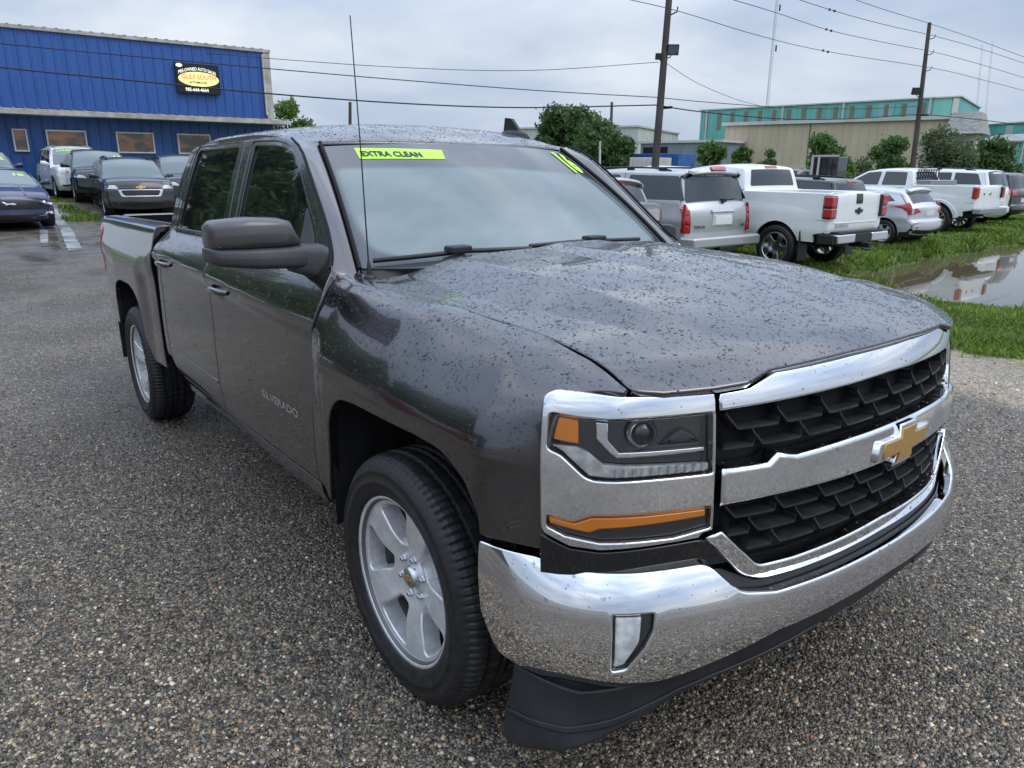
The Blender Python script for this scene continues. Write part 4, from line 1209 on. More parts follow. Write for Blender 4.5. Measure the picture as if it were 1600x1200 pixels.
    rg = ramp(noise(1.1, 5), [(.35, (.12, .12, .12)), (.65, (.40, .40, .40))])
    rs = mth('MULTIPLY', rg, mth('SUBTRACT', 1.0, mth('MULTIPLY', sep.outputs[2], .97)))
    dry = N.new('ShaderNodeMath'); dry.operation = 'MAXIMUM'; L.new(rs, dry.inputs[0]); L.new(mth('MULTIPLY', sep.outputs[0], .85), dry.inputs[1])
    L.new(dry.outputs[0], b.inputs['Roughness'])
    hgt = mth('ADD', mth('MULTIPLY', v1.outputs['Distance'], -1.0), mth('MULTIPLY', v2.outputs['Distance'], -.45))
    bp = N.new('ShaderNodeBump'); bp.inputs['Distance'].default_value = .011
    L.new(hgt, bp.inputs['Height'])
    st = mth('MULTIPLY', mth('SUBTRACT', 1.0, sep.outputs[2]), mth('SUBTRACT', 1.0, mth('MULTIPLY', at.outputs['Alpha'], .65)))
    L.new(st, bp.inputs['Strength'])
    L.new(bp.outputs[0], b.inputs['Normal'])
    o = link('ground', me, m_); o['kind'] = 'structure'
build_ground()
wm = mat('muddy_water', (.12, .095, .06), .02, 0, 0, 1.0)
wm.node_tree.nodes['Principled BSDF'].inputs['IOR'].default_value = 1.333
N, L, b = nodes(wm)
n_ = N.new('ShaderNodeTexNoise'); n_.inputs['Scale'].default_value = 3.; n_.inputs['Detail'].default_value = 3
tcn = N.new('ShaderNodeTexCoord'); L.new(tcn.outputs['Object'], n_.inputs['Vector'])
bp = N.new('ShaderNodeBump'); bp.inputs['Strength'].default_value = .05; bp.inputs['Distance'].default_value = .01
L.new(n_.outputs['Fac'], bp.inputs['Height']); L.new(bp.outputs[0], b.inputs['Normal'])
wp = WPOLY + 0
mb = MB(); mb.add([(a, b_, WATER_Z) for a, b_ in [(-8, 9.5), (-8, 62), (42, 62), (42, 9.5)]][::-1], [(0, 1, 2, 3)])
w_o = mb.build('ditch_water', wm, None); w_o['kind'] = 'structure'

# ---- loose wet stones on the gravel near the camera
def stones():
    n = 105000
    # denser toward the camera: sample view rays on the ground inside the frame
    px = rng.uniform(-60, 1660, n); py = 1200 - (rng.random(n) ** 1.5) * 640 + 30
    d = fw[None] + np.outer((px - 800) / FPX, rt) - np.outer((py - 600) / FPX, up)
    t = -CAM[2] / d[:, 2]
    P = CAM + d * t[:, None]
    P = P + rng.normal(0, .02, P.shape)
    k = (t > 0) & (P[:, 1] < 5.6) & (np.hypot(P[:, 0] - CAM[0], P[:, 1] - CAM[1]) < 8.5)
    P = P[k]; n = len(P)
    P[:, 2] = ground_z(P[:, 0], P[:, 1])
    base = np.array([(-1, -1, -1), (1, -1, -1), (1, 1, -1), (-1, 1, -1), (-.7, -.7, .8), (.7, -.7, .8), (.7, .7, .8), (-.7, .7, .8)], float) * [.62, .62, .5]
    Fb = np.array([(4, 5, 6, 7), (0, 1, 5, 4), (1, 2, 6, 5), (2, 3, 7, 6), (3, 0, 4, 7)])
    r = np.clip(rng.lognormal(math.log(.0050), .38, n), .0024, .0115) * np.where(P[:, 1] > 4.05, 1.7, 1)
    V = base[None] * (1 + rng.uniform(-.38, .38, (n, 8, 3)))
    V = V * np.stack([rng.uniform(.8, 1.35, n), rng.uniform(.7, 1.1, n), rng.uniform(.55, 1., n)], 1)[:, None]
    a = rng.uniform(0, 6.28, n); c, s_ = np.cos(a), np.sin(a)
    x = V[..., 0] * c[:, None] - V[..., 1] * s_[:, None]; y = V[..., 0] * s_[:, None] + V[..., 1] * c[:, None]
    tl = rng.normal(0, .25, (n, 2))
    z = V[..., 2] + x * tl[:, :1] + y * tl[:, 1:]
    V = np.stack([x, y, z], -1) * r[:, None, None] + P[:, None]
    V[..., 2] += (r * .22)[:, None]
    F = (Fb[None] + (np.arange(n) * 8)[:, None, None]).reshape(-1, 4)
    me = mesh_np('loose_gravel', V.reshape(-1, 3), F, True)
    pal = np.array([(.020, .018, .016), (.045, .040, .035), (.085, .074, .062), (.13, .112, .09), (.20, .168, .128), (.275, .22, .155), (.35, .255, .155), (.50, .45, .38), (.29, .14, .07)])
    idx = rng.choice(len(pal), n, p=[.15, .20, .19, .17, .115, .08, .04, .04, .015])
    idx = np.where((P[:, 1] > 4.05) & (rng.random(n) < .93), rng.choice([4, 5, 5, 6, 6, 7], n), idx)
    col = pal[idx] * rng.uniform(.85, 1.5, (n, 1)) * [1.04, 1.0, .93]
    C4 = np.concatenate([col, np.ones((n, 1))], 1)
    ca = me.color_attributes.new('tint', 'FLOAT_COLOR', 'POINT')
    ca.data.foreach_set('color', np.repeat(C4, 8, 0).astype(np.float32).ravel())
    m_ = mat('wet_stone', (.1, .1, .1), .19)
    N, L, b = nodes(m_)
    at = N.new('ShaderNodeAttribute'); at.attribute_name = 'tint'; L.new(at.outputs['Color'], b.inputs['Base Color'])
    o = link('loose_gravel', me, m_); o['kind'] = 'stuff'
stones()

# pale mottled strips lying on the lot beside the coupe
wl_m = noise_mat(mat('pale_mottled_strip', (.6, .6, .58), .35), (.10, .098, .095), (.40, .40, .39), 1.3, 8, lo=.34, hi=.56, rough=(.12, .4))
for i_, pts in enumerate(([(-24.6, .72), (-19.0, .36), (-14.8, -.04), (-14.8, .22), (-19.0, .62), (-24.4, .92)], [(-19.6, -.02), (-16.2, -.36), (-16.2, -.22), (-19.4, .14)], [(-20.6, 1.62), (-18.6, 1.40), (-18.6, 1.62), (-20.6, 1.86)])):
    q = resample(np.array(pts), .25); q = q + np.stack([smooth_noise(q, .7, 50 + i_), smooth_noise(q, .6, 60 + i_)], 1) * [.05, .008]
    mb = MB(); z_ = ground_z(q[:, 0], q[:, 1]) + .012; mb.add([(a, b_, c_) for (a, b_), c_ in zip(q, z_)], [tuple(range(len(q)))]); o = mb.build('pale_strip', wl_m, None); o['kind'] = 'structure'
# ---- grass blades
def grass():
    n = 420000
    p = np.stack([rng.uniform(-16, 14, n), rng.uniform(5.2, 34, n)], 1)
    p2 = np.stack([rng.uniform(-28, -19, n // 6), rng.uniform(-2, 6, n // 6)], 1)
    p3 = np.stack([rng.uniform(-4.5, 6, n // 3), rng.uniform(5.5, 12.5, n // 3)], 1)
    p = np.concatenate([p, p2, p3])
    g, sh = gmask(p[:, 0], p[:, 1])
    z = ground_z(p[:, 0], p[:, 1])
    dn = sstep(-.2, .5, smooth_noise(p, 1.7, 21) + .7)
    dist = np.hypot(p[:, 0] - CAM[0], p[:, 1] - CAM[1])
    k = (rng.random(len(p)) < g * (.35 + .65 * dn)) & (z > WATER_Z + .0) | ((rng.random(len(p)) < .02 * sh) & (p[:, 1] > 4.6))
    # only what lies in view
    d = np.concatenate([p, z[:, None]], 1) - CAM
    dz = d @ fw; u_ = (d @ rt) / dz * FPX + 800
    k &= (dz > 0) & (u_ > -80) & (u_ < 1700)
    p, z, dist = p[k], z[k], dist[k]
    n = len(p)
    h = rng.uniform(.035, .085, n) * (1 + .7 * sstep(-.5, 1, smooth_noise(p, 2.3, 30)))
    wd = (.004 + .0009 * dist) * rng.uniform(.7, 1.3, n)
    tall = (seg_dist(WPOLY, p) < .5) & (rng.random(n) < .5)
    h[tall] *= rng.uniform(1.3, 2.6, tall.sum())
    a = rng.uniform(0, 6.28, n)
    side = np.stack([np.cos(a), np.sin(a), 0 * a], 1) * wd[:, None]
    lean = rng.normal(0, .45, (n, 2)) * h[:, None]
    B = np.concatenate([p, (z - .01)[:, None]], 1)
    Mid = B + np.concatenate([lean * .35, (h * .6)[:, None]], 1)
    T = B + np.concatenate([lean, h[:, None]], 1)
    V = np.stack([B - side, B + side, Mid + side * .7, Mid - side * .7, T], 1)
    F3 = np.array([(0, 1, 2), (0, 2, 3), (3, 2, 4)])
    F = (F3[None] + (np.arange(n) * 5)[:, None, None]).reshape(-1, 3)
    me = mesh_np('grass', V.reshape(-1, 3), F, False)
    pal = np.array([(.095, .165, .022), (.13, .215, .030), (.17, .245, .040), (.22, .255, .05), (.30, .235, .09), (.05, .095, .016)])
    pn = smooth_noise(p, 2.6, 44)
    dryp = np.exp(-(((p[:, 0] + 4.2) / 1.1) ** 2 + ((p[:, 1] - 12.9) / 1.5) ** 2))
    idx = rng.choice(6, n, p=[.24, .30, .24, .12, .03, .07])
    idx = np.where(rng.random(n) < np.clip(dryp * .8, 0, .8), 4, idx)
    col = pal[idx] * (1 + .18 * pn)[:, None] * rng.uniform(.8, 1.2, (n, 1))
    C4 = np.concatenate([col, np.ones((n, 1))], 1)
    ca = me.color_attributes.new('tint', 'FLOAT_COLOR', 'POINT')
    ca.data.foreach_set('color', np.repeat(C4, 5, 0).astype(np.float32).ravel())
    m_ = mat('grass_blades', (.1, .1, .1), .5, spec=.3)
    N, L, b = nodes(m_)
    at = N.new('ShaderNodeAttribute'); at.attribute_name = 'tint'; L.new(at.outputs['Color'], b.inputs['Base Color'])
    tr = N.new('ShaderNodeBsdfTranslucent'); L.new(at.outputs['Color'], tr.inputs['Color'])
    ms = N.new('ShaderNodeMixShader'); ms.inputs[0].default_value = .3
    L.new(b.outputs[0], ms.inputs[1]); L.new(tr.outputs[0], ms.inputs[2])
    L.new(ms.outputs[0], [x for x in N if x.type == 'OUTPUT_MATERIAL'][0].inputs[0])
    o = link('grass', me, m_); o['kind'] = 'stuff'
    return n
grass()

# ================================================================ other vehicles
def catmull(pts, k=4):
    P = np.array(pts, float)
    if len(P) < 3:
        return P[0][None] + np.linspace(0, 1, k * 2 + 1)[:, None] * (P[1] - P[0])[None]
    Q = np.vstack([2 * P[0] - P[1], P, 2 * P[-1] - P[-2]])
    out = []
    for i in range(1, len(Q) - 2):
        a, b, c, d = Q[i - 1:i + 3]
        for t in np.arange(k) / k:
            out.append(.5 * (2 * b + (c - a) * t + (2 * a - 5 * b + 4 * c - d) * t * t + (3 * b - a - 3 * c + d) * t ** 3))
    out.append(P[-1])
    return np.array(out)
TYF = tyre_mesh(tread=False, n=48)
RIM5 = (RF, RBm)
RIMT = rim_meshes(spokes=10, kind='thin')[:2]
RIMS = rim_meshes(spokes=5, kind='split')[:2]
class Car: pass
def car(name, label, cat, loc, head, segs, W, wheels, wr, pm, group=None, belt=1.0, tumble=.30, zb=.30, r=.07, rim=RIM5, rim_m=None, plan=.05, tw=None, skip=(), bulge=.09, lower_m=None):
    """a vehicle from its side outline: segs = [(part name, material, [(x,z)...])] from the front sill over the roof to the rear sill"""
    c = Car()
    root = empty(name, loc, head, label, cat, group)
    S_, seg_rng = [], []
    for nm, m_, pts in segs:
        q = catmull(pts)
        a0 = max(len(S_) - 1, 0)
        S_ += list(q if not S_ else q[1:])
        seg_rng.append((nm, m_, a0, len(S_) - 1))
    S_ = np.array(S_)
    t = np.gradient(S_, axis=0); t /= np.maximum(np.linalg.norm(t, axis=1), 1e-9)[:, None]
    nrm = np.stack([t[:, 1], -t[:, 0]], 1)
    s = np.concatenate([[0], np.cumsum(np.linalg.norm(np.diff(S_, axis=0), axis=1))])
    x0, x1 = S_[:, 0].min(), S_[:, 0].max()
    xm, hl = (x0 + x1) / 2, (x1 - x0) / 2
    zmax = S_[:, 1].max()
    def Y(x, z):
        x = np.asarray(x, float); z = np.asarray(z, float)
        e = np.clip(np.abs(x - xm) / hl, 0, 1.1)
        y = W / 2 * (1 - plan * e ** 4 * 1.6)
        k = np.clip((z - belt), 0, 9)
        y = y - tumble * k - .06 * sstep(belt - .28, belt + .02, z) * .6
        y = y - .05 * sstep(zb + .22, zb - .05, z) + .012 * np.exp(-((z - (belt - .30)) / .06) ** 2)
        return y
    def bl(nx, nz): return bulge * nx * nx + .045 * nz * nz
    def S_top(ss, y):
        ss = np.asarray(ss, float); y = np.asarray(y, float)
        px = np.interp(ss, s, S_[:, 0]); pz = np.interp(ss, s, S_[:, 1])
        nx = np.interp(ss, s, nrm[:, 0]); nz_ = np.interp(ss, s, nrm[:, 1])
        l = np.hypot(nx, nz_); nx, nz_ = nx / l, nz_ / l
        Yc = Y(px, pz); ay = np.minimum(np.abs(y), Yc)
        o = -bl(nx, nz_) * np.minimum(ay / (Yc - r), 1) ** 2
        k = np.clip((ay - (Yc - r)) / r, 0, 1)
        o = o - (r - r * np.sqrt(np.maximum(1 - k * k, 0)))
        return np.stack([px + nx * o, y + 0 * px, pz + nz_ * o], -1)
    lat = np.concatenate([-1 + (1 - np.cos(np.linspace(0, math.pi / 2, 6))) * 0, []])
    c.root, c.S_top, c.Y, c.s, c.P = root, S_top, Y, s, S_
    c.seg = {}
    for nm, m_, a, b in seg_rng:
        c.seg[nm] = (s[a], s[b])
        if nm in skip: continue
        ss = s[a:b + 1]
        rows = []
        for q in ss:
            Yc = float(Y(np.interp(q, s, S_[:, 0]), np.interp(q, s, S_[:, 1])))
            th = np.linspace(math.pi / 2, 0, 6)
            yl = np.concatenate([-(Yc - r) - r * np.sin(th), np.linspace(-(Yc - r), Yc - r, 9)[1:-1], (Yc - r) + r * np.sin(th[::-1])])
            rows.append(S_top(np.full(len(yl), q), yl))
        mb = MB(); mb.grid(np.array(rows)[::-1])
        mb.build(nm, m_ if m_ is not None else pm, root)
    # body side
    off = np.array([bl(*n_) for n_ in nrm]) + r
    sil = S_ - nrm * off[:, None]
    sil = sil[(sil[:, 1] > zb)]
    S_side = lambda u, v: np.stack([np.asarray(u, float) + 0 * v, -Y(u, v), np.asarray(v, float) + 0 * u], -1)
    pl = [tuple(p) for p in sil[::-1]]            # rear -> front over the top; close along the sill with arches
    xr = sil[-1][0]; xf = sil[0][0]
    bot = [(xf, zb)]
    for wx in sorted(wheels, reverse=True):
        ra = wr * 1.14
        zc = wr
        a0 = math.asin(max(-1, min(1, (zb - zc) / ra)))
        for th in np.linspace(a0, math.pi - a0, 17): bot.append((wx + ra * math.cos(th), zc + ra * math.sin(th) * 1.03))
    bot.append((xr, zb))
    poly = [(float(a), float(b)) for a, b in pl + bot]
    o1 = panel('body_side', S_side, poly, pm, root, both=True, h=.11, roll=.004, flange=.05)
    c.S_side = S_side
    mb = MB()
    wi = W / 2 - .27
    mb.box((x0 + .36, -wi, zb - .06), (x1 - .36, wi, belt - .16)); mb.build('underbody', M['gap'], root)
    for wx in wheels:
        for sg in (1, -1):
            w = empty('wheel', (wx, sg * (W / 2 - .135 * (tw or 1) - .015), wr)); w.parent = root
            if sg > 0: w.rotation_euler = (0, 0, math.pi)
            w.rotation_euler.y = rnd.uniform(0, 6)
            k = wr / .398; w.scale = (k, (tw or 1), k)
            link_shared('tyre', TYF, M['rubber'], w); link_shared('rim', rim[0], rim_m or M['rim'], w, True); link_shared('rim_barrel', rim[1], rim_m or M['rim'], w, True)
    # helper closures
    def side(nm, pg, m_, both=True, **kw):
        kw.setdefault('h', .12); kw.setdefault('roll', .004); kw.setdefault('off', .004); kw.setdefault('flange', .012)
        return panel(nm, S_side, pg, m_, root, both=both, **kw)
    def s_of(seg_names, z):
        """arc length at height z on the named run of the outline"""
        a = min(c.seg[n_][0] for n_ in seg_names); b = max(c.seg[n_][1] for n_ in seg_names)
        k = (s >= a - 1e-9) & (s <= b + 1e-9)
        zz_, sv = S_[k, 1], s[k]
        o = np.argsort(zz_)
        return np.interp(z, zz_[o], sv[o])
    def end(nm, seg_names, pg, m_, front=False, parent=None, **kw):
        """panel in (y,z) on the front or the rear of the body; y>0 is the vehicle's left"""
        kw.setdefault('h', .10); kw.setdefault('roll', .004); kw.setdefault('off', .005); kw.setdefault('flange', .014)
        if front: Sf = lambda u, v: S_top(s_of(seg_names, v), np.asarray(u, float) + 0 * v)
        else: Sf = lambda u, v: S_top(s_of(seg_names, v), -(np.asarray(u, float)) + 0 * v)
        q = [((p[0] if front else -p[0]), *p[1:]) for p in pg]
        me = panel_mesh(nm, Sf, q, **kw)
        return link(nm, me, m_, parent or root)
    def over(nm, seg, m_, inset_s=.04, inset_y=.06, y_lim=None, **kw):
        """glass laid into a whole run of the outline (windscreen, rear window)"""
        a, b = c.seg[seg]
        pa, pb = a + inset_s, b - inset_s
        Ya = float(Y(np.interp(pa, s, S_[:, 0]), np.interp(pa, s, S_[:, 1]))) - inset_y
        Yb = float(Y(np.interp(pb, s, S_[:, 0]), np.interp(pb, s, S_[:, 1]))) - inset_y
        Sf = lambda u, v: S_top(-np.asarray(u, float), v)
        pg = [(-pa, -Ya, .04), (-pa, Ya, .04), (-pb, Yb, .06), (-pb, -Yb, .06)]
        me = panel_mesh(nm, Sf, pg, h=.12, roll=.004, off=.004, flange=.01)
        c.over_S = Sf
        return link(nm, me, m_, root)
    def mark(nm, seg_s, body, y, size, m_, dz=.0, off=.008, slant=0.):
        """painted writing on the sloped glass: seg_s is the arc length of its base line"""
        Sf = lambda u, v: S_top(-np.asarray(u, float), v)
        tm = text_mesh(nm, body, Sf, (-seg_s, y), (slant, size), (size, 0), off=off, bold=.03)
        return link(nm, tm, m_, root)
    c.side, c.end, c.over, c.mark, c.s_of = side, end, over, mark, s_of
    def mirror(x, z, m_, sz=1.):
        for sg in (1, -1):
            y = float(Y(x, z))
            G = loft([(-(y + .24 * sz), x - .05, x + .02, z + .02, z + .10), (-(y + .22 * sz), x - .07, x + .06, z - .0, z + .15 * sz), (-(y + .08), x - .07, x + .07, z, z + .14 * sz), (-(y + .05), x - .05, x + .05, z + .01, z + .10), (-(y - .04), x - .03, x + .05, z + .0, z + .06)], 14, 3.)
            G = G * np.array([1, sg, 1])
            if sg == 1: G = G[:, ::-1]
            mb = MB(); mb.grid(G); n_ = len(G[0]) - 1; mb.add([tuple(v) for v in G[0][:-1]], [tuple(range(n_))[::-1]])
            mb.build('door_mirror', m_, root)
    c.mirror = mirror
    def handle(x, z, m_=None):
        for sg in (1, -1):
            y = float(Y(x, z))
            mb = MB(); mb.tube([(x - .10, sg * (y - .005), z), (x - .07, sg * (y + .03), z), (x + .07, sg * (y + .03), z), (x + .10, sg * (y - .005), z)], .014, 6)
            mb.build('door_handle', m_ or pm, root)
    c.handle = handle
    def seam(pts):
        q = [(a - .007, b) for a, b in pts] + [(a + .007, b) for a, b in pts[::-1]]
        side('door_seam', q, M['gap'], off=.0015, roll=.001, flange=.0, h=.2)
    c.seam = seam
    def boxp(nm, a, b, m_, bevel=.015, parent=None):
        mb = MB(); mb.box(a, b); return mb.build(nm, m_, parent or root, bevel=bevel)
    c.box = boxp
    def rails(x0_, x1_, z, m_, dy=.16):
        ra, rb = c.seg['roof']
        for sg in (1, -1):
            pts = []
            for k in range(11):
                x = x0_ + (x1_ - x0_) * k / 10
                kk = (s >= ra) & (s <= rb)
                o = np.argsort(S_[kk, 0])
                sv = np.interp(x, S_[kk, 0][o], s[kk][o])
                y = sg * (float(Y(x, z - .1)) - dy)
                p = S_top(np.array([sv]), np.array([y]))[0]
                pts.append((p[0], p[1], p[2] + (.045 if 0 < k < 10 else .0)))
            mb = MB(); mb.tube(pts, .018, 6)
            for k in (1, 5, 9):
                x, y, zt = pts[k]
                mb.box((x - .08, y - .022, zt - .055), (x + .08, y + .022, zt + .008))
            mb.build('roof_rail', m_, root)
    c.rails = rails
    return c
def link_shared(nm, me, m_, parent, slot_obj=False):
    o = bpy.data.objects.new(nm, me)
    if not me.materials: me.materials.append(m_)
    o.parent = parent; COL.objects.link(o)
    if me.materials[0] is not m_:
        o.material_slots[0].link = 'OBJECT'; o.material_slots[0].material = m_
    return o
G_FAR = M['glass_far']
def gz(x, y): return float(ground_z(np.array([x]), np.array([y]))[0])
LOT = -.24
def suv_segs(L, H, hood_z, belt, wx0, wx1, rear_lean=.30, nose=.0, roof_drop=.05):
    """generic two-box outline"""
    return [('front_bumper', None, [(L - .10, .26), (L, .42), (L - .01, .62)]),
            ('front_fascia', None, [(L - .01, .62), (L - .03, .80), (L - .10, hood_z - .10)]),
            ('hood', None, [(L - .10, hood_z - .10), (L - .22, hood_z - .02), (L - .62, hood_z + .05), (wx0, belt + .04)]),
            ('windscreen_frame', None, [(wx0, belt + .04), ((wx0 + wx1) / 2 + .02, (belt + H) / 2 + .035), (wx1, H - .06)]),
            ('roof', None, [(wx1, H - .06), (wx1 - .45, H - .005), (L * .38, H), (rear_lean + .1, H - roof_drop)]),
            ('rear_window_frame', None, [(rear_lean + .1, H - roof_drop), (rear_lean - .02, H - roof_drop - .10), (.10, belt + .06)]),
            ('tailgate', None, [(.10, belt + .06), (.02, belt - .10), (.03, .66)]),
            ('rear_bumper', None, [(.03, .66), (-.03, .60), (-.03, .42), (.10, .28)])]

# ---- silver full-size suv, rear toward the lot
sy = -6.75
c = car('silver_suv', 'silver full-size SUV with black roof rack, tall red tail lights and paper plate', 'suv', (-6.75, 9.52, LOT - .02), R(180),
        [('front_bumper', None, [(5.02, .35), (5.13, .50), (5.10, .72)]), ('front_fascia', None, [(5.10, .72), (5.09, .95), (5.02, 1.12)]),
         ('hood', None, [(5.02, 1.12), (4.8, 1.17), (4.3, 1.21), (3.78, 1.26)]), ('windscreen_frame', None, [(3.78, 1.26), (3.42, 1.56), (3.02, 1.82)]),
         ('roof', None, [(3.02, 1.82), (2.5, 1.875), (1.5, 1.885), (.36, 1.86)]), ('rear_window_frame', None, [(.36, 1.86), (.26, 1.78), (.13, 1.30)]),
         ('tailgate', None, [(.13, 1.30), (.03, 1.12), (.02, .84), (.05, .66)]), ('rear_bumper', None, [(.05, .66), (-.06, .66), (-.08, .52), (.08, .40)])],
        2.0, (4.14, 1.19), .395, M['silver'], belt=1.28, tumble=.25, zb=.42, rim=RIMS)
c.side('window_glass', [(.20, 1.335, .03), (.42, 1.75, .05), (1.60, 1.765, .05), (1.58, 1.325, .06)], G_FAR)
c.side('window_glass', [(1.84, 1.325, .12), (1.83, 1.765, .08), (2.52, 1.765, .05), (2.58, 1.325, .05)], G_FAR)
c.side('window_glass', [(2.70, 1.325, .05), (2.65, 1.765, .05), (2.98, 1.735, .05), (3.60, 1.325, .05)], G_FAR)
c.seam([(1.72, .45), (1.72, 1.80)]); c.seam([(2.64, .45), (2.64, 1.3)]); c.seam([(3.70, .5), (3.70, 1.2)])
c.handle(2.02, 1.12); c.handle(2.90, 1.12); c.mirror(3.55, 1.24, M['silver'])
c.over('windscreen', 'windscreen_frame', G_FAR); c.over('rear_window', 'rear_window_frame', G_FAR, .02, .04)
sp = c.end('tail_spoiler', ['rear_window_frame'], [(-.80, 1.77, .03), (.80, 1.77, .03), (.80, 1.855), (-.80, 1.855)], M['silver'], off=.09, roll=.02, flange=.09)
c.end('brake_light', ['rear_window_frame'], [(-.20, 1.80), (.20, 1.80), (.20, 1.835), (-.20, 1.835)], M['red'], off=.115)
for sg in (1, -1):
    tl = c.end('tail_light', ['tailgate'], [(sg * .80, .74, .02), (sg * .965, .74, .02), (sg * .955, 1.275, .02), (sg * .84, 1.275, .02)][::sg], M['red_dark'], off=.012)
    for z in (.83, 1.01, 1.18):
        ang = [(sg * .885 + .062 * math.cos(a_), z + .072 * math.sin(a_)) for a_ in np.linspace(0, 2 * math.pi, 15)[:-1]]
        c.end('lamp_lens', ['tailgate'], ang, M['red'], off=.022, roll=.012, parent=tl)
c.side('tail_light_side', [(.10, .76, .02), (.155, .76, .02), (.20, 1.27, .02), (.14, 1.27, .02)], M['red'], off=.008)
pr_ = c.end('plate_recess', ['tailgate'], [(-.30, .88, .02), (.30, .88, .02), (.27, 1.16, .03), (-.27, 1.16, .03)], M['light_silver'], off=.02, roll=.01)
c.end('licence_plate', ['tailgate'], [(-.24, .90, .01), (.24, .90, .01), (.24, 1.06, .01), (-.24, 1.06, .01)], M['plate'], off=.032, parent=pr_)
c.end('tailgate_trim', ['tailgate'], [(-.32, 1.11, .01), (.32, 1.11, .01), (.30, 1.165, .02), (-.30, 1.165, .02)], M['light_silver'], off=.045, roll=.012)
def rear_text(c, segn, body, y, z, size, m_, off=.012):
    Sf = lambda u, v: c.S_top(c.s_of(segn, v), -np.asarray(u, float) + 0 * v)
    return link('badge', text_mesh('badge', body, Sf, (-y, z), (size, 0), (0, size), off=off, bold=.02), m_, c.root)
def side_text(c, body, x, z, size, m_, off=.010):
    """on the vehicle's left side, reading front to back is mirrored so the text runs rearward"""
    Sf = lambda u, v: c.S_side(-np.asarray(u, float), v) * np.array([1, -1, 1])
    return link('side_badge', text_mesh('side_badge', body, Sf, (-x, z), (size, 0), (0, size), off=off, bold=.02), m_, c.root)
rear_text(c, ['tailgate'], 'YUKON', .74, .84, .075, M['dark_metal']); rear_text(c, ['tailgate'], 'GMC', -.60, .84, .07, M['dark_metal'])
mb = MB(); P = c.S_top(np.array([c.s_of(['rear_window_frame'], 1.34)] * 2), np.array([-.10, -.48])); mb.tube([tuple(P[0] + [-.03, 0, -.02]), tuple(P[1] + [-.02, 0, .02])], .014, 6)
mb.box(tuple(P[0] + [-.06, -.05, -.05]), tuple(P[0] + [0, .05, .01])); mb.build('rear_wiper', M['black_plastic'], c.root)
c.box('bumper_pad', (-.16, -.98, .50), (.20, .98, .70), M['silver'], .05); c.box('hitch_cover', (-.165, -.25, .42), (.1, .25, .52), M['black_plastic'])
c.rails(.75, 2.75, 1.925, M['black_plastic'])

# ---- white crew cab pickup with the tailgate toward the lot
def pickup(name, label, loc, pm, wr, rim, rim_m, belt=1.30, zlift=0., tail=None):
    z = zlift
    c = car(name, label, 'pickup truck', loc, R(180),
            [('front_bumper', M['chrome'], [(5.60, .48 + z), (5.70, .58 + z), (5.68, .78 + z)]), ('front_fascia', None, [(5.68, .78 + z), (5.66, 1.0 + z), (5.60, 1.18 + z)]),
             ('hood', None, [(5.60, 1.18 + z), (5.4, 1.24 + z), (4.9, 1.29 + z), (4.28, 1.34 + z)]), ('windscreen_frame', None, [(4.28, 1.34 + z), (3.9, 1.60 + z), (3.50, 1.82 + z)]),
             ('roof', None, [(3.50, 1.82 + z), (3.1, 1.885 + z), (2.5, 1.905 + z), (2.02, 1.87 + z)]), ('rear_window_frame', None, [(2.02, 1.87 + z), (1.95, 1.76 + z), (1.86, 1.39 + z)]),
             ('bed_opening', None, [(1.86, 1.39 + z), (1.0, 1.40 + z), (.06, 1.41 + z)]), ('tailgate', None, [(.06, 1.41 + z), (.02, 1.30 + z), (.02, .80 + z), (.06, .66 + z)]),
             ('tail_valance', M['dark_metal'], [(.06, .66 + z), (.10, .60 + z), (.3, .55 + z)])],
            2.03, (4.73, 1.085), wr, pm, belt=belt + z, tumble=.26, zb=.50 + z, r=.05, rim=rim, rim_m=rim_m, skip=('bed_opening',), plan=.03, bulge=.03, tw=1.08)
    zr = 1.405 + z
    c.box('bed_liner', (.09, -.84, .88 + z), (1.86, .84, .92 + z), M['black_plastic'], 0)
    for sg in (1, -1): c.box('bed_rail', (.06, sg * .99 - .0 if sg < 0 else .85, .90 + z), (1.88, -.85 if sg < 0 else .99 - .0, zr - .012), pm, .02)
    c.box('tailgate_inner', (.075, -.86, .75 + z), (.12, .86, zr + .005), pm, .01)
    c.box('cab_wall', (1.80, -.92, .85 + z), (1.92, .92, 1.40 + z), pm, .02)
    c.side('window_glass', [(2.13, 1.37 + z, .04), (2.16, 1.77 + z, .05), (2.86, 1.785 + z, .05), (2.90, 1.37 + z, .04)], G_FAR)
    c.side('window_glass', [(3.02, 1.37 + z, .04), (2.98, 1.785 + z, .05), (3.42, 1.75 + z, .06), (4.08, 1.37 + z, .04)], G_FAR)
    c.seam([(1.93, .6 + z), (1.93, 1.42 + z)]); c.seam([(2.96, .55 + z), (2.96, 1.35 + z)]); c.seam([(4.12, .6 + z), (4.15, 1.3 + z)])
    c.handle(2.25, 1.20 + z); c.handle(3.15, 1.19 + z); c.mirror(3.95, 1.34 + z, M['black_plastic'], 1.2)
    c.over('windscreen', 'windscreen_frame', G_FAR); c.over('rear_window', 'rear_window_frame', G_FAR, .09, .17)
    c.end('brake_light', ['rear_window_frame'], [(-.20, 1.815 + z), (.20, 1.815 + z), (.20, 1.86 + z), (-.20, 1.86 + z)], M['red'], off=.01)
    return c
c = pickup('white_pickup', 'white crew cab pickup with black tailgate square and chrome bumper, beside the silver SUV', (-5.42, 11.82, LOT - .0), M['white'], .42, RIM5, M['satin_chrome'], zlift=.06)
z = .06
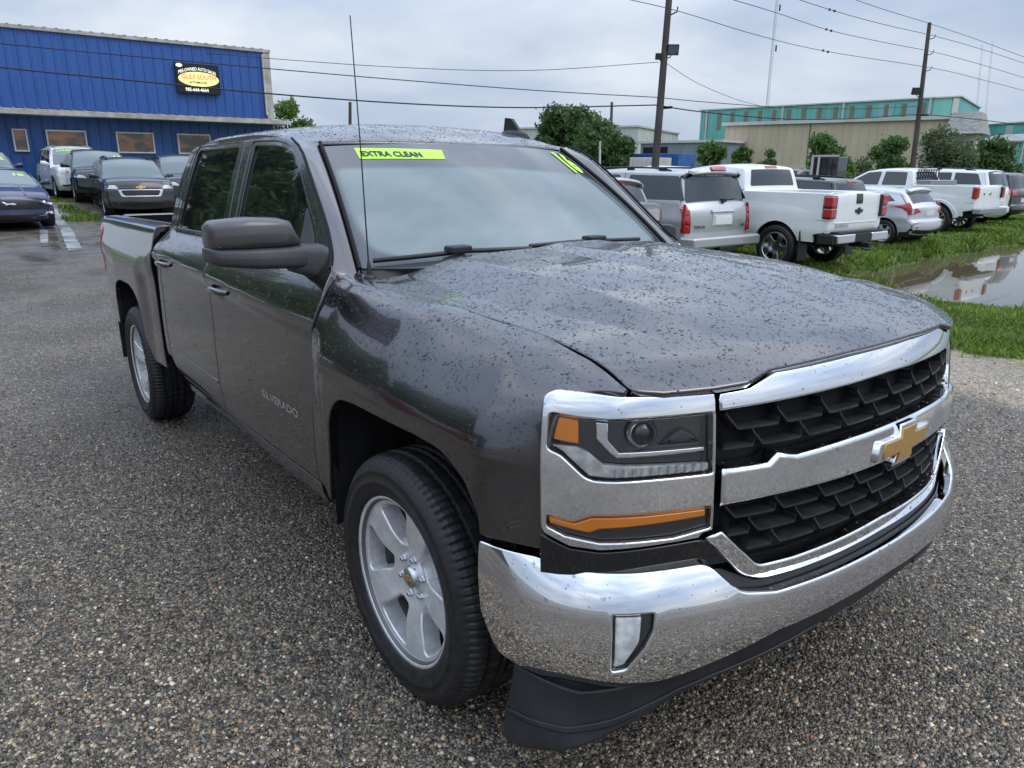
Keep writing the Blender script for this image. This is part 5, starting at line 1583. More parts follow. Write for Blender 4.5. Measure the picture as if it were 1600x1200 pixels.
def corner_lamp(c, z0, z1, split, xd=.17, yi=.80):
    for sg in (1, -1):
        ya, yb = sorted((sg * yi, sg * 1.012))
        t_ = c.box('tail_light', (-.012, ya, z0), (xd, yb, z1), M['gloss_black'], .03)
        for a_, b_ in split:
            ya, yb = sorted((sg * (yi + .015), sg * 1.024))
            c.box('lamp_lens', (-.024, ya, a_), (xd - .018, yb, b_), M['red'], .03, t_)
corner_lamp(c, .93 + z, 1.35 + z, [(.95 + z, 1.125 + z), (1.145 + z, 1.335 + z)])
c.end('tailgate_square', ['tailgate'], [(-.10, 1.19 + z, .01), (.12, 1.19 + z, .01), (.12, 1.37 + z, .01), (-.10, 1.37 + z, .01)], M['gloss_black'], off=.012)
c.end('tailgate_emblem', ['tailgate'], [(a * .13, 1.06 + z + b * .06) for a, b in bow(1, 1)], M['black_plastic'], off=.016, roll=.002, h=.04)
c.end('tailgate_crease', ['tailgate'], [(-.78, .845 + z), (.78, .845 + z), (.78, .86 + z), (-.78, .86 + z)], M['white'], off=.012, roll=.006)
rear_text(c, ['tailgate'], 'SILVERADO', .74, .775 + z, .085, M['satin_chrome'])
side_text(c, 'Z71', .70, 1.27 + z, .14, M['dark_metal'])
c.box('bumper_step', (-.10, -.80, .62 + z), (.10, .80, .70 + z), M['dark_metal'])
for sg in (1, -1):
    c.box('bumper_end', (-.16, min(sg * .30, sg * .92), .50 + z), (.04, max(sg * .30, sg * .92), .66 + z), M['chrome'], .025)
    c.box('bumper_corner', (-.10, min(sg * .92, sg * 1.0), .48 + z), (.22, max(sg * .92, sg * 1.0), .66 + z), M['black_plastic'], .02)
c.box('plate_well', (-.14, -.30, .50 + z), (.04, .30, .66 + z), M['black_plastic'], .01)
c.box('tow_hitch', (-.30, -.06, .40 + z), (.10, .06, .49 + z), M['dark_metal'], .01)
mb = MB(); mb.tube([(-.24, -.16, .40 + z), (-.30, -.05, .37 + z), (-.30, .08, .37 + z), (-.26, .2, .39 + z)], .022, 6); mb.build('tow_hook', M['dark_metal'], c.root)
for sg in (1, -1): c.box('mud_flap', (.555, min(sg * .70, sg * 1.0), .20), (.575, max(sg * .70, sg * 1.0), .75), M['black_plastic'], 0)
# spare parts under the bed: axle and spare wheel
mb = MB(); mb.lathe([(.0, .44), (.36, .44), (.40, .50), (.40, .58), (.0, .60)], 28, 'z', (.55, 0, 0)); mb.build('spare_tyre', M['rubber'], c.root)

# ---- white pickup with big black wheels, tool box in its bed
c = pickup('white_pickup', 'white lifted pickup on large black wheels with silver tool box behind its cab', (-7.55, 23.55, LOT - .06), M['white'], .45, RIMT, M['satin_chrome'], zlift=.08)
z = .08
corner_lamp(c, 1.02 + z, 1.36 + z, [(1.03 + z, 1.35 + z)], .14, .83)
c.side('side_lens', [(.08, 1.00 + z), (.20, 1.10 + z), (.32, 1.20 + z, .01), (.32, 1.24 + z, .01), (.22, 1.34 + z), (.08, 1.34 + z)], M['red'], off=.010)
c.side('lens_stripe', [(.08, 1.165 + z), (.33, 1.195 + z), (.33, 1.225 + z), (.08, 1.205 + z)], M['white_lens'], off=.016, roll=.004)
c.side('arch_flare', [(1.085 + .66 * math.cos(t), .45 + .62 * math.sin(t)) for t in np.linspace(.15, math.pi - .15, 15)] + [(1.085 + .52 * math.cos(t), .45 + .535 * math.sin(t)) for t in np.linspace(math.pi - .12, .12, 15)], M['white'], off=.035, roll=.02, flange=.04)
c.end('tailgate_emblem', ['tailgate'], [(.10 * math.cos(t), 1.16 + z + .045 * math.sin(t)) for t in np.linspace(0, 2 * math.pi, 15)[:-1]], M['satin_chrome'], off=.014)
c.end('tailgate_lock', ['tailgate'], [(.42 + .03 * math.cos(t), 1.15 + z + .03 * math.sin(t)) for t in np.linspace(0, 2 * math.pi, 9)[:-1]], M['dark_metal'], off=.014, h=.02)
side_text(c, '4X4', 1.05, 1.27 + z, .13, M['dark_metal'])
c.box('rear_bumper', (-.18, -.98, .58 + z), (.06, .98, .74 + z), M['steel'], .03)
c.box('tool_box', (1.38, -.92, 1.36 + z), (1.82, .92, 1.53 + z), M['steel'], .015)
mb = MB()
for y_ in np.linspace(-.7, .7, 9): mb.tube([(1.90, y_, 1.40 + z), (1.90, y_, 1.84 + z)], .014, 6)
mb.tube([(1.90, -.76, 1.84 + z), (1.90, .76, 1.84 + z)], .02, 6); mb.tube([(1.90, -.76, 1.60 + z), (1.90, .76, 1.60 + z)], .014, 6)
mb.build('window_rack', M['dark_metal'], c.root)

# ---- other vehicles of the right-hand lot
def suv(name, label, loc, head, pm, L=4.75, W=1.88, H=1.70, hood=1.02, belt=1.05, wr=.36, rim=RIMS, rails=None, wind=(3.62, 2.85), clad=None, group=None, glass=None, tumble=.30):
    g = glass or G_FAR
    k = L / 4.75
    w0, w1 = wind[0] * k, wind[1] * k
    c = car(name, label, 'suv', loc, head, suv_segs(L, H, hood, belt, w0, w1), W, (L - .92, .98), wr, pm, belt=belt, tumble=tumble, zb=.30, rim=rim, group=group)
    zt = H - .14
    dz = belt + .055
    xa, xb, xc, xd = .42 * k, 1.28 * k, 2.28 * k, 3.02 * k
    c.side('window_glass', [(xa - .05, dz + .05, .03), (xa + .16, zt - .03, .05), (xb - .06, zt, .03), (xb - .06, dz, .03)], g)
    c.side('window_glass', [(xb + .03, dz, .03), (xb + .05, zt, .03), (xc - .08, zt, .03), (xc - .05, dz, .03)], g)
    c.side('window_glass', [(xc + .05, dz, .03), (xc + .02, zt, .03), (w1 + .02, zt - .03, .05), (w0 - .24, dz, .03)], g)
    c.seam([(xc, .35), (xc, dz)]); c.seam([(w0 - .20, .4), (w0 - .15, belt)]); c.seam([(xb - .02, .7), (xb - .02, dz)])
    c.handle(xb + .16, belt - .12); c.handle(xc + .2, belt - .12); c.mirror(w0 - .36, belt + .02, pm)
    c.over('windscreen', 'windscreen_frame', M['screen_glass']); c.over('rear_window', 'rear_window_frame', g, .05, .10)
    if clad: c.side('sill_cladding', [(1.42, .305), (L - 1.36, .305), (L - 1.36, .44), (1.42, .44)], clad, off=.012)
    if rails: c.rails(.7 * k, 2.9 * k, H + .045, rails)
    return c
def suv_rear(c, lm, H, belt, tl=None, plate=True):
    for sg in (1, -1):
        c.end('tail_light', ['tailgate'], [(sg * .56, belt - .16, .03), (sg * .86, belt - .20, .03), (sg * .86, belt + .02, .02), (sg * .60, belt + .02, .02)][::sg], lm, off=.010)
    c.side('side_lens', [(.10, belt - .20, .02), (.28, belt - .10, .03), (.26, belt + .04, .03), (.14, belt + .04, .02)], lm, off=.008)
    if plate: c.end('licence_plate', ['tailgate'], [(-.22, .72), (.22, .72), (.22, .86), (-.22, .86)], M['plate'], off=.012)
    c.end('brake_light', ['rear_window_frame'], [(-.2, H - .125), (.2, H - .125), (.2, H - .09), (-.2, H - .09)], M['red'], off=.012)
c = suv('grey_suv', 'pewter grey SUV with dark rear glass, half hidden behind the charcoal pickup windscreen edge', (-6.55, 6.80, LOT + .06), R(180), M['pewter'], L=4.6, W=1.84, H=1.66)
suv_rear(c, M['red'], 1.66, 1.05)
c.end('tail_spoiler', ['rear_window_frame'], [(-.70, 1.56), (.70, 1.56), (.70, 1.608), (-.70, 1.608)], M['pewter'], off=.07, roll=.015, flange=.07)
c = suv('black_suv', 'black SUV with roof rails, only its roof and windows showing over the white pickup bed', (-7.2, 15.30, LOT), R(180), M['black'], L=4.7, W=1.86, H=1.70, rails=M['dark_metal'])
suv_rear(c, M['red'], 1.70, 1.05)
c = suv('white_suv', 'long white SUV with dark rear windows parked behind the lifted white pickup', (-8.6, 27.55, LOT), R(180), M['white'], L=5.2, W=2.0, H=1.92, hood=1.12, belt=1.22, wr=.40, rails=M['black_plastic'], tumble=.22)
suv_rear(c, M['red'], 1.92, 1.22)
c = suv('black_suv', 'black SUV at the end of the row beyond the long white SUV', (-8.9, 30.4, LOT), R(180), M['black'], L=4.9, W=1.95, H=1.82, hood=1.08, belt=1.15, wr=.38)
suv_rear(c, M['red'], 1.82, 1.15)

# silver hatchback
c = car('silver_hatchback', 'light silver hatchback with pointed red tail lights between the two white pickups', 'hatchback', (-6.85, 18.25, LOT - .02), R(180),
        [('front_bumper', None, [(4.25, .22), (4.36, .40), (4.33, .60)]), ('front_fascia', None, [(4.33, .60), (4.25, .74)]),
         ('hood', None, [(4.25, .74), (4.05, .86), (3.6, .97), (3.22, 1.03)]), ('windscreen_frame', None, [(3.22, 1.03), (2.75, 1.27), (2.30, 1.42)]),
         ('roof', None, [(2.30, 1.42), (1.9, 1.47), (1.3, 1.465), (.55, 1.40)]), ('rear_window_frame', None, [(.55, 1.40), (.40, 1.33), (.16, 1.05)]),
         ('tailgate', None, [(.16, 1.05), (.06, .95), (.08, .70)]), ('rear_bumper', None, [(.08, .70), (-.02, .62), (-.01, .42), (.14, .26)])],
        1.82, (3.45, .80), .325, M['light_silver'], belt=.98, tumble=.36, zb=.26, rim=RIMS, plan=.09, r=.08)
c.side('window_glass', [(.62, 1.12, .02), (.82, 1.27, .05), (1.10, 1.30, .02), (1.10, 1.05, .02)], G_FAR)
c.side('window_glass', [(1.16, 1.04, .02), (1.18, 1.32, .03), (1.95, 1.33, .03), (1.98, 1.02, .02)], G_FAR)
c.side('window_glass', [(2.06, 1.02, .02), (2.04, 1.32, .03), (2.32, 1.29, .04), (2.90, 1.02, .02)], G_FAR)
c.over('windscreen', 'windscreen_frame', G_FAR); c.over('rear_window', 'rear_window_frame', G_FAR, .06, .12); c.mirror(2.75, 1.0, M['light_silver'])
c.end('tail_spoiler', ['rear_window_frame'], [(-.56, 1.33), (.56, 1.33), (.56, 1.385), (-.56, 1.385)], M['light_silver'], off=.09, roll=.015, flange=.08)
for sg in (1, -1):
    c.end('tail_light', ['tailgate'], [(sg * .46, .86), (sg * .84, .76, .03), (sg * .85, 1.0, .02), (sg * .70, 1.02)][::sg], M['red'], off=.010)
    c.end('rear_reflector', ['rear_bumper'], [(sg * .60, .45), (sg * .78, .45), (sg * .78, .49), (sg * .60, .49)][::sg], M['red'], off=.010)
c.side('side_lens', [(.14, .78, .02), (.26, .84), (.40, .94), (.74, 1.00), (.42, 1.02), (.28, 1.10, .03), (.20, 1.02, .02)], M['red'], off=.008, h=.06)
c.end('licence_plate', ['tailgate'], [(-.22, .76), (.22, .76), (.22, .88), (-.22, .88)], M['plate'], off=.012)
c.side('sill_cladding', [(.16, .265), (.42, .265), (.40, .36), (.16, .38)], M['black_plastic'], off=.008)
c.end('lower_valance', ['rear_bumper'], [(-.8, .30), (.8, .30), (.78, .40), (-.78, .40)], M['black_plastic'], off=.008)

# ---- left-hand group, noses toward the camera
def at_px(px, depth, py=300):
    d = fw + rt * (px - 800) / FPX - up * (py - 600) / FPX
    p = CAM + d * depth
    return p
def front_loc(px, depth, head, L):
    p = at_px(px, depth)
    x, y = p[0] - L * math.cos(head), p[1] - L * math.sin(head)
    return (x, y, gz(p[0] - 1.2 * math.cos(head), p[1] - 1.2 * math.sin(head)))
def suv_front(c, belt, hood, lm, gm, chrome_grille=False):
    zf = hood - .17
    F_ = ['front_fascia']
    for sg in (1, -1):
        pl = [(sg * .52, zf - .10, .03), (sg * .84, zf - .06, .04), (sg * .86, zf + .06, .03), (sg * .62, zf + .02, .03)]
        hl = c.end('headlight', F_, pl[::sg], lm, front=True, off=.010)
        c.end('fog_lamp', ['front_bumper'], [(sg * .60, .40, .01), (sg * .78, .42, .01), (sg * .78, .50, .01), (sg * .60, .48, .01)][::sg], M['gloss_black'], front=True, off=.008)
    c.end('lower_intake', ['front_bumper'], [(-.52, .34, .03), (.52, .34, .03), (.58, .47, .03), (-.58, .47, .03)], M['gloss_black'], front=True, off=.006)
hd15 = R(-4)
c = suv('dark_suv', 'dark grey SUV with gold emblem and chrome grille ring, by the blue building', front_loc(221, 20.3, hd15, 4.70), hd15, M['charcoal'], L=4.70, W=1.84, H=1.68, hood=1.08, belt=1.06, wr=.355, rails=M['dark_metal'])
suv_front(c, 1.06, 1.08, M['white_lens'], None)
c.end('upper_grille', ['front_fascia'], [(-.50, .875), (.50, .875), (.54, .935, .02), (-.54, .935, .02)], M['gloss_black'], front=True, off=.008)
c.end('grille_bar', ['front_fascia'], [(-.56, .83), (.56, .83), (.58, .868), (-.58, .868)], M['charcoal'], front=True, off=.018)
c.end('chrome_ring', ['front_fascia', 'front_bumper'], [(-.50, .60, .06), (.50, .60, .06), (.58, .80, .06), (-.58, .80, .06)], M['chrome'], front=True, off=.016, holes=[[(-.44, .63, .05), (.44, .63, .05), (.50, .775, .05), (-.50, .775, .05)]], roll=.008)
c.end('lower_grille', ['front_fascia', 'front_bumper'], [(-.45, .62, .05), (.45, .62, .05), (.51, .78, .05), (-.51, .78, .05)], M['gloss_black'], front=True, off=.004)
c.end('emblem', ['front_fascia'], [(a * .12, .85 + b * .048) for a, b in bow(1, 1)], M['gold'], front=True, off=.024, roll=.002, h=.03)
c = suv('black_crossover', 'small black crossover with silver headlight, between the white SUV and the dark grey SUV', front_loc(170, 22.6, R(-3), 4.4), R(-3), M['black'], L=4.4, W=1.78, H=1.62, hood=1.0, belt=1.02, wr=.34)
suv_front(c, 1.02, 1.0, M['white_lens'], None)
c.mark('year_mark', c.seg['windscreen_frame'][1] - .28, '15', .40, .30, M['fluo'])
c = suv('white_suv', 'white SUV with roof ribs parked against the blue wall, black crossover in front of it', front_loc(142, 24.6, R(2), 4.75), R(2), M['white'], L=4.75, W=1.84, H=1.76, hood=1.08, belt=1.08, wr=.36, rails=M['silver'])
suv_front(c, 1.08, 1.08, M['white_lens'], None)
c.mark('year_mark', c.seg['windscreen_frame'][1] - .26, '14', .42, .28, M['fluo']); c.mark('price_mark', c.seg['windscreen_frame'][1] - .14, 'CLEAN', -.55, .15, M['fluo'])
c = suv('black_suv', 'black SUV right of the dark grey SUV, mostly hidden by the pickup cab', front_loc(312, 22.0, R(-3), 4.6), R(-3), M['black'], L=4.6, W=1.84, H=1.70, hood=1.05, belt=1.06, wr=.35)
suv_front(c, 1.06, 1.05, M['white_lens'], None)

# navy coupe with a galloping horse on its grille
def coupe():
    h = R(2)
    L = 4.78
    c = car('navy_coupe', 'navy blue sports coupe with black grille and silver horse emblem, nearest of the left row', 'coupe', front_loc(12, 17.0, h, L), h,
            [('front_bumper', None, [(4.62, .16), (4.78, .28), (4.77, .46)]), ('front_fascia', None, [(4.77, .46), (4.76, .62), (4.68, .76)]),
             ('hood', None, [(4.68, .76), (4.45, .86), (3.9, .95), (3.25, 1.02)]), ('windscreen_frame', None, [(3.25, 1.02), (2.80, 1.22), (2.30, 1.36)]),
             ('roof', None, [(2.30, 1.36), (1.95, 1.385), (1.5, 1.37)]), ('rear_window_frame', None, [(1.5, 1.37), (1.1, 1.28), (.55, 1.08)]),
             ('trunk', None, [(.55, 1.08), (.25, 1.06), (.05, 1.02)]), ('rear_bumper', None, [(.05, 1.02), (.0, .8), (.03, .45), (.14, .24)])],
            1.92, (3.93, 1.21), .345, M['navy'], belt=.98, tumble=.42, zb=.22, rim=RIMS, plan=.12, r=.08, bulge=.14)
    c.side('window_glass', [(1.75, 1.03, .02), (1.78, 1.25, .04), (2.25, 1.27, .04), (2.90, 1.03, .02)], G_FAR)
    c.over('windscreen', 'windscreen_frame', M['screen_glass'], .03, .07); c.over('rear_window', 'rear_window_frame', G_FAR, .05, .1); c.mirror(2.85, .98, M['navy'])
    F_ = ['front_fascia', 'front_bumper']
    g = c.end('grille', F_, [(-.66, .50, .05), (.66, .50, .05), (.70, .66, .06), (.60, .70, .04), (-.60, .70, .04), (-.70, .66, .06)], M['black_plastic'], front=True, off=.012)
    horse = [(-.10, .58), (-.07, .61), (-.02, .612), (.03, .605), (.07, .63), (.11, .645), (.105, .62), (.07, .60), (.05, .585), (.10, .57), (.05, .572), (.02, .585), (-.03, .585), (-.06, .56), (-.05, .59), (-.08, .578)]
    c.end('horse_emblem', F_, [(-a * 1.3, b) for a, b in horse], M['letter'], front=True, off=.030, roll=.002, h=.03, parent=g)
    for sg in (1, -1):
        c.end('headlight', ['front_fascia'], [(sg * .66, .665, .02), (sg * .88, .60, .03), (sg * .90, .70, .02), (sg * .70, .725, .02)][::sg], M['white_lens'], front=True, off=.012)
        c.end('fog_lamp', ['front_bumper'], [(sg * .70, .36, .01), (sg * .88, .38, .01), (sg * .86, .44, .01), (sg * .72, .42, .01)][::sg], M['white_lens'], front=True, off=.010)
    c.end('lower_intake', ['front_bumper'], [(-.62, .22, .03), (.62, .22, .03), (.68, .36, .03), (-.68, .36, .03)], M['gloss_black'], front=True, off=.008)
    for sg in (1, -1):      # hood ridges
        mb = MB(); ss = np.linspace(c.seg['hood'][0] + .1, c.seg['hood'][1] - .1, 10)
        P = c.S_top(ss, np.full(10, sg * .36)); mb.tube((P + [0, 0, -.004]).tolist(), .022, 6); mb.build('hood_ridge', M['navy'], c.root)
    c.mark('year_mark', c.seg['windscreen_frame'][1] - .30, '18', .34, .28, M['fluo'])
coupe()
c = suv('navy_crossover', 'dark blue crossover right behind the navy coupe, lime numerals on its windscreen', front_loc(-14, 21.2, R(3), 4.5), R(3), M['navy'], L=4.5, W=1.82, H=1.58, hood=.98, belt=1.0, wr=.34)
suv_front(c, 1.0, .98, M['white_lens'], None); c.mark('year_mark', c.seg['windscreen_frame'][1] - .30, '17', .34, .28, M['fluo'])
c = suv('blue_grey_crossover', 'grey blue crossover farthest back in the left row, at the picture edge', front_loc(-36, 25.2, R(4), 4.6), R(4), M['charcoal'], L=4.6, W=1.84, H=1.74, hood=1.05, belt=1.08, wr=.36)
suv_front(c, 1.08, 1.05, M['white_lens'], None); c.mark('year_mark', c.seg['windscreen_frame'][1] - .30, '16', .36, .28, M['fluo'])

# ---- far vehicles
def far_loc(px, depth, zg=None):
    p = at_px(px, depth); return (p[0], p[1], gz(p[0], p[1]) if zg is None else zg)
c = suv('white_suv', 'white SUV far off beneath the big dark tree, left of the silver SUV roof', far_loc(946, 33, -.2), R(-70), M['white'], L=4.6, W=1.85, H=1.72)
suv_front(c, 1.05, 1.02, M['white_lens'], None)
c = suv('white_suv', 'white SUV roof showing just past the silver SUV spoiler', far_loc(1128, 26, -.22), R(205), M['white'], L=4.9, W=1.95, H=1.86, hood=1.1, belt=1.18, rails=M['black_plastic'])
suv_rear(c, M['red'], 1.86, 1.18)
c = suv('white_van', 'white vehicle with curved roof far behind the silver SUV', far_loc(1085, 38, -.2), R(200), M['white'], L=4.8, W=1.9, H=1.95, hood=1.1, belt=1.2)
c.root['category'] = 'van'
c = suv('grey_suv', 'dull grey SUV far off behind the white pickup cab', far_loc(1262, 44, -.2), R(170), M['charcoal'], L=4.8, W=1.9, H=1.85, hood=1.1, belt=1.18)

# ================================================================ buildings
M['blue_wall'] = noise_mat(mat('blue_metal_siding', (.02, .06, .30), .38), (.030, .092, .30), (.042, .122, .385), 1.2, 6, stretch=(1, 1, .3), rough=(.3, .45))
M['trim'] = noise_mat(mat('weathered_trim', (.42, .39, .35), .5), (.34, .31, .27), (.50, .47, .43), 2.5, 6)
M['teal'] = noise_mat(mat('teal_metal_siding', (.14, .40, .36), .5), (.12, .36, .325), (.165, .44, .40), .4, 6, stretch=(1, 1, .3))
M['beige'] = noise_mat(mat('beige_metal_siding', (.50, .40, .29), .55), (.46, .37, .265), (.55, .45, .33), .5, 6, stretch=(1, 1, .3))
M['brown_strip'] = mat('tan_strip', (.20, .165, .11), .6)
M['cream'] = noise_mat(mat('cream_block', (.5, .46, .38), .7), (.42, .38, .30), (.54, .50, .42), 1.2, 6)
M['grey_roof'] = noise_mat(mat('grey_roofing', (.25, .25, .25), .6), (.19, .19, .19), (.30, .295, .29), 1.0, 6)
M['shed_grey'] = noise_mat(mat('grey_metal_siding', (.2, .22, .26), .5), (.18, .20, .235), (.24, .26, .30), .6, 5)
M['offwhite'] = noise_mat(mat('offwhite_siding', (.5, .49, .46), .6), (.46, .45, .42), (.56, .55, .52), .6, 5)
M['red_box'] = noise_mat(mat('rust_red_steel', (.25, .05, .03), .6), (.20, .04, .025), (.30, .07, .04), 2, 5)
M['blue_box'] = noise_mat(mat('blue_steel', (.03, .10, .30), .55), (.025, .085, .26), (.04, .13, .36), 2, 5)
M['warm_reflection_glass'] = noise_mat(mat('office_window_glass', (.10, .06, .03), .05, 0, 0, .9), (.07, .06, .05), (.42, .17, .06), 1.3, 4, stretch=(1, 1, 2.2), lo=.42, hi=.60)  # orange reflection of a building opposite, painted into the pane colour
M['white_frame'] = mat('window_frame_white', (.72, .71, .68), .5)
M['plain_glass'] = mat('building_window_glass', (.04, .045, .05), .06, 0, 0, .8)
M['wood_pole'] = noise_mat(mat('weathered_pole_timber', (.05, .04, .035), .8), (.030, .025, .022), (.065, .052, .044), 3, 8, .3, 40, stretch=(1, 1, .08))
M['wire'] = mat('cable', (.03, .03, .034), .6)

# ---- blue dealership building: front wall along y at x = BX, ribbed sheets
BX, BY0, BY1 = -32.0, -1.9, 10.62
bg_ = gz(-31.5, 4.0)
bld = empty('blue_building', (BX, BY1, 0), 0, 'bright blue ribbed metal dealership with cream awning and lit black sign', 'building')
def rib_sheet(name, w, z0, z1, ribs, d=.035):
    """one ribbed sheet in the y-z plane, facing +x"""
    prof = [(0, 0)]
    for r_ in ribs: prof += [(r_ - .045, 0), (r_ - .022, d), (r_ + .022, d), (r_ + .045, 0)]
    prof += [(w - .006, 0), (w - .006, -.02)]
    V = [(x_, -y_, z) for z in (z0, z1) for y_, x_ in prof]
    n = len(prof)
    me = bpy.data.meshes.new(name); me.from_pydata(V, [], [(i, n + i, n + i + 1, i + 1) for i in range(n - 1)]); me.update(); return me
up_me = rib_sheet('wall_panel', .76, 3.62, 6.34, (.19, .57)); lo_me = rib_sheet('wall_panel', .76, bg_ - .1, 3.45, (.19, .57))
n_sh = int((BY1 - .3 - BY0) / .76)
for k in range(n_sh):
    for me in (up_me, lo_me):
        o = link_shared('wall_panel', me, M['blue_wall'], bld); o.location = (0 if me is up_me else -.05, -.30 - k * .76, 0)
mb = MB(); mb.box((-14, BY0 - BY1, bg_ - .2), (-.07, -.02, 6.30)); mb.build('building_shell', M['blue_wall'], bld)
mb = MB(); mb.box((-14.1, BY0 - BY1 - .1, 6.30), (.10, .06, 6.42))
for y_ in np.arange(BY0 - BY1, 0, .38): mb.box((-.2, y_, 6.42), (.115, y_ + .09, 6.445))
mb.build('roof_edge', M['trim'], bld)
mb = MB(); mb.box((-.04, -.26, 3.6), (.06, .03, 6.30)); mb.build('corner_trim', M['trim'], bld)
mb = MB(); mb.tube([(.09, -.30, 6.2), (.09, -.30, 3.85), (.20, -.30, 3.72)], .05, 8); mb.build('downpipe', M['trim'], bld)
mb = MB()
mb.add([(-.02, BY0 - BY1, 3.60), (-.02, .25, 3.60), (1.15, .25, 3.47), (1.15, BY0 - BY1, 3.47)], [(3, 2, 1, 0)][:1])
mb.box((1.10, BY0 - BY1, 3.34), (1.18, .28, 3.50)); mb.box((-.02, BY0 - BY1, 3.35), (1.10, .25, 3.38)); mb.box((-.02, .20, 3.36), (1.12, .26, 3.55))
for y_ in np.arange(BY0 - BY1 + .1, .2, .38):
    mb.add([(-.02, y_, 3.63), (-.02, y_ + .06, 3.63), (1.19, y_ + .06, 3.52), (1.19, y_, 3.52)], [(3, 2, 1, 0)])
mb.build('awning', M['trim'], bld)
for y0_, y1_ in ((.75, 1.22), (1.82, 3.16), (4.20, 5.58), (6.48, 7.80)):
    f = MB(); a_, b_ = y0_ - BY1, y1_ - BY1; zb_, zt_ = 2.07, 2.87
    f.box((-.05, a_, zb_), (.09, b_, zb_ + .05)); f.box((-.05, a_, zt_ - .05), (.09, b_, zt_)); f.box((-.05, a_, zb_ + .05), (.09, a_ + .05, zt_ - .05)); f.box((-.05, b_ - .05, zb_ + .05), (.09, b_, zt_ - .05))
    w_ = f.build('window', M['white_frame'], bld)
    g = MB(); g.box((-.06, a_ + .05, zb_ + .05), (-.006, b_ - .05, zt_ - .05)); g.build('pane', M['warm_reflection_glass'], w_)
# sign box
sgn = empty('dealer_sign', (BX + .05, 7.53, 5.03), 0, 'black lit dealership sign with yellow oval, mounted high on the blue wall', 'sign')
mb = MB(); mb.box((0, -.86, -.58), (.16, .86, .58)); mb.build('sign_box', mat('sign_black', (.012, .013, .014), .35), sgn, bevel=.02)
S_sg = lambda u, v: np.stack([.162 + 0 * u + 0 * v, np.asarray(u, float) + 0 * v, np.asarray(v, float) + 0 * u], -1)
lit = lambda n_, c_, e_=.55: mat(n_, c_, .5, emis=(*c_, e_))
ye, wh, rd = lit('sign_yellow', (.85, .82, .30)), lit('sign_white', (.85, .85, .70)), lit('sign_red', (.80, .22, .10))
panel('oval', S_sg, [(.80 * math.cos(t) + .02, .28 * math.sin(t) - .02) for t in np.linspace(0, 2 * math.pi, 41)[:-1]], ye, sgn, off=.006, h=.12)
panel('small_oval', S_sg, [(.13 * math.cos(t) - .70, .07 * math.sin(t) + .47) for t in np.linspace(0, 2 * math.pi, 17)[:-1]], wh, sgn, off=.006, h=.08)
for body, y_, z_, sz, m_, nm in (('GULF SOUTH', -.66, -.03, .255, rd, 'sign_name'), ('AUTOMOTIVE', -.36, -.19, .12, M['dark_metal'], 'sign_subtitle'), ('985-644-4664', -.55, -.49, .18, wh, 'sign_phone')):
    link(nm, text_mesh(nm, body, S_sg, (y_, z_), (sz * .9, 0), (0, sz), off=.014, bold=.025), m_, sgn)
S_arc = lambda u, v: np.stack([.162 + 0 * u + 0 * v, np.asarray(u, float) + 0 * v, np.asarray(v, float) - .16 * (np.asarray(u, float) / .75) ** 2], -1)
link('sign_heading', text_mesh('sign_heading', 'PRE-OWNED AUTO SALES', S_arc, (-.76, .31), (.126, 0), (0, .17), off=.008, bold=.025), wh, sgn)

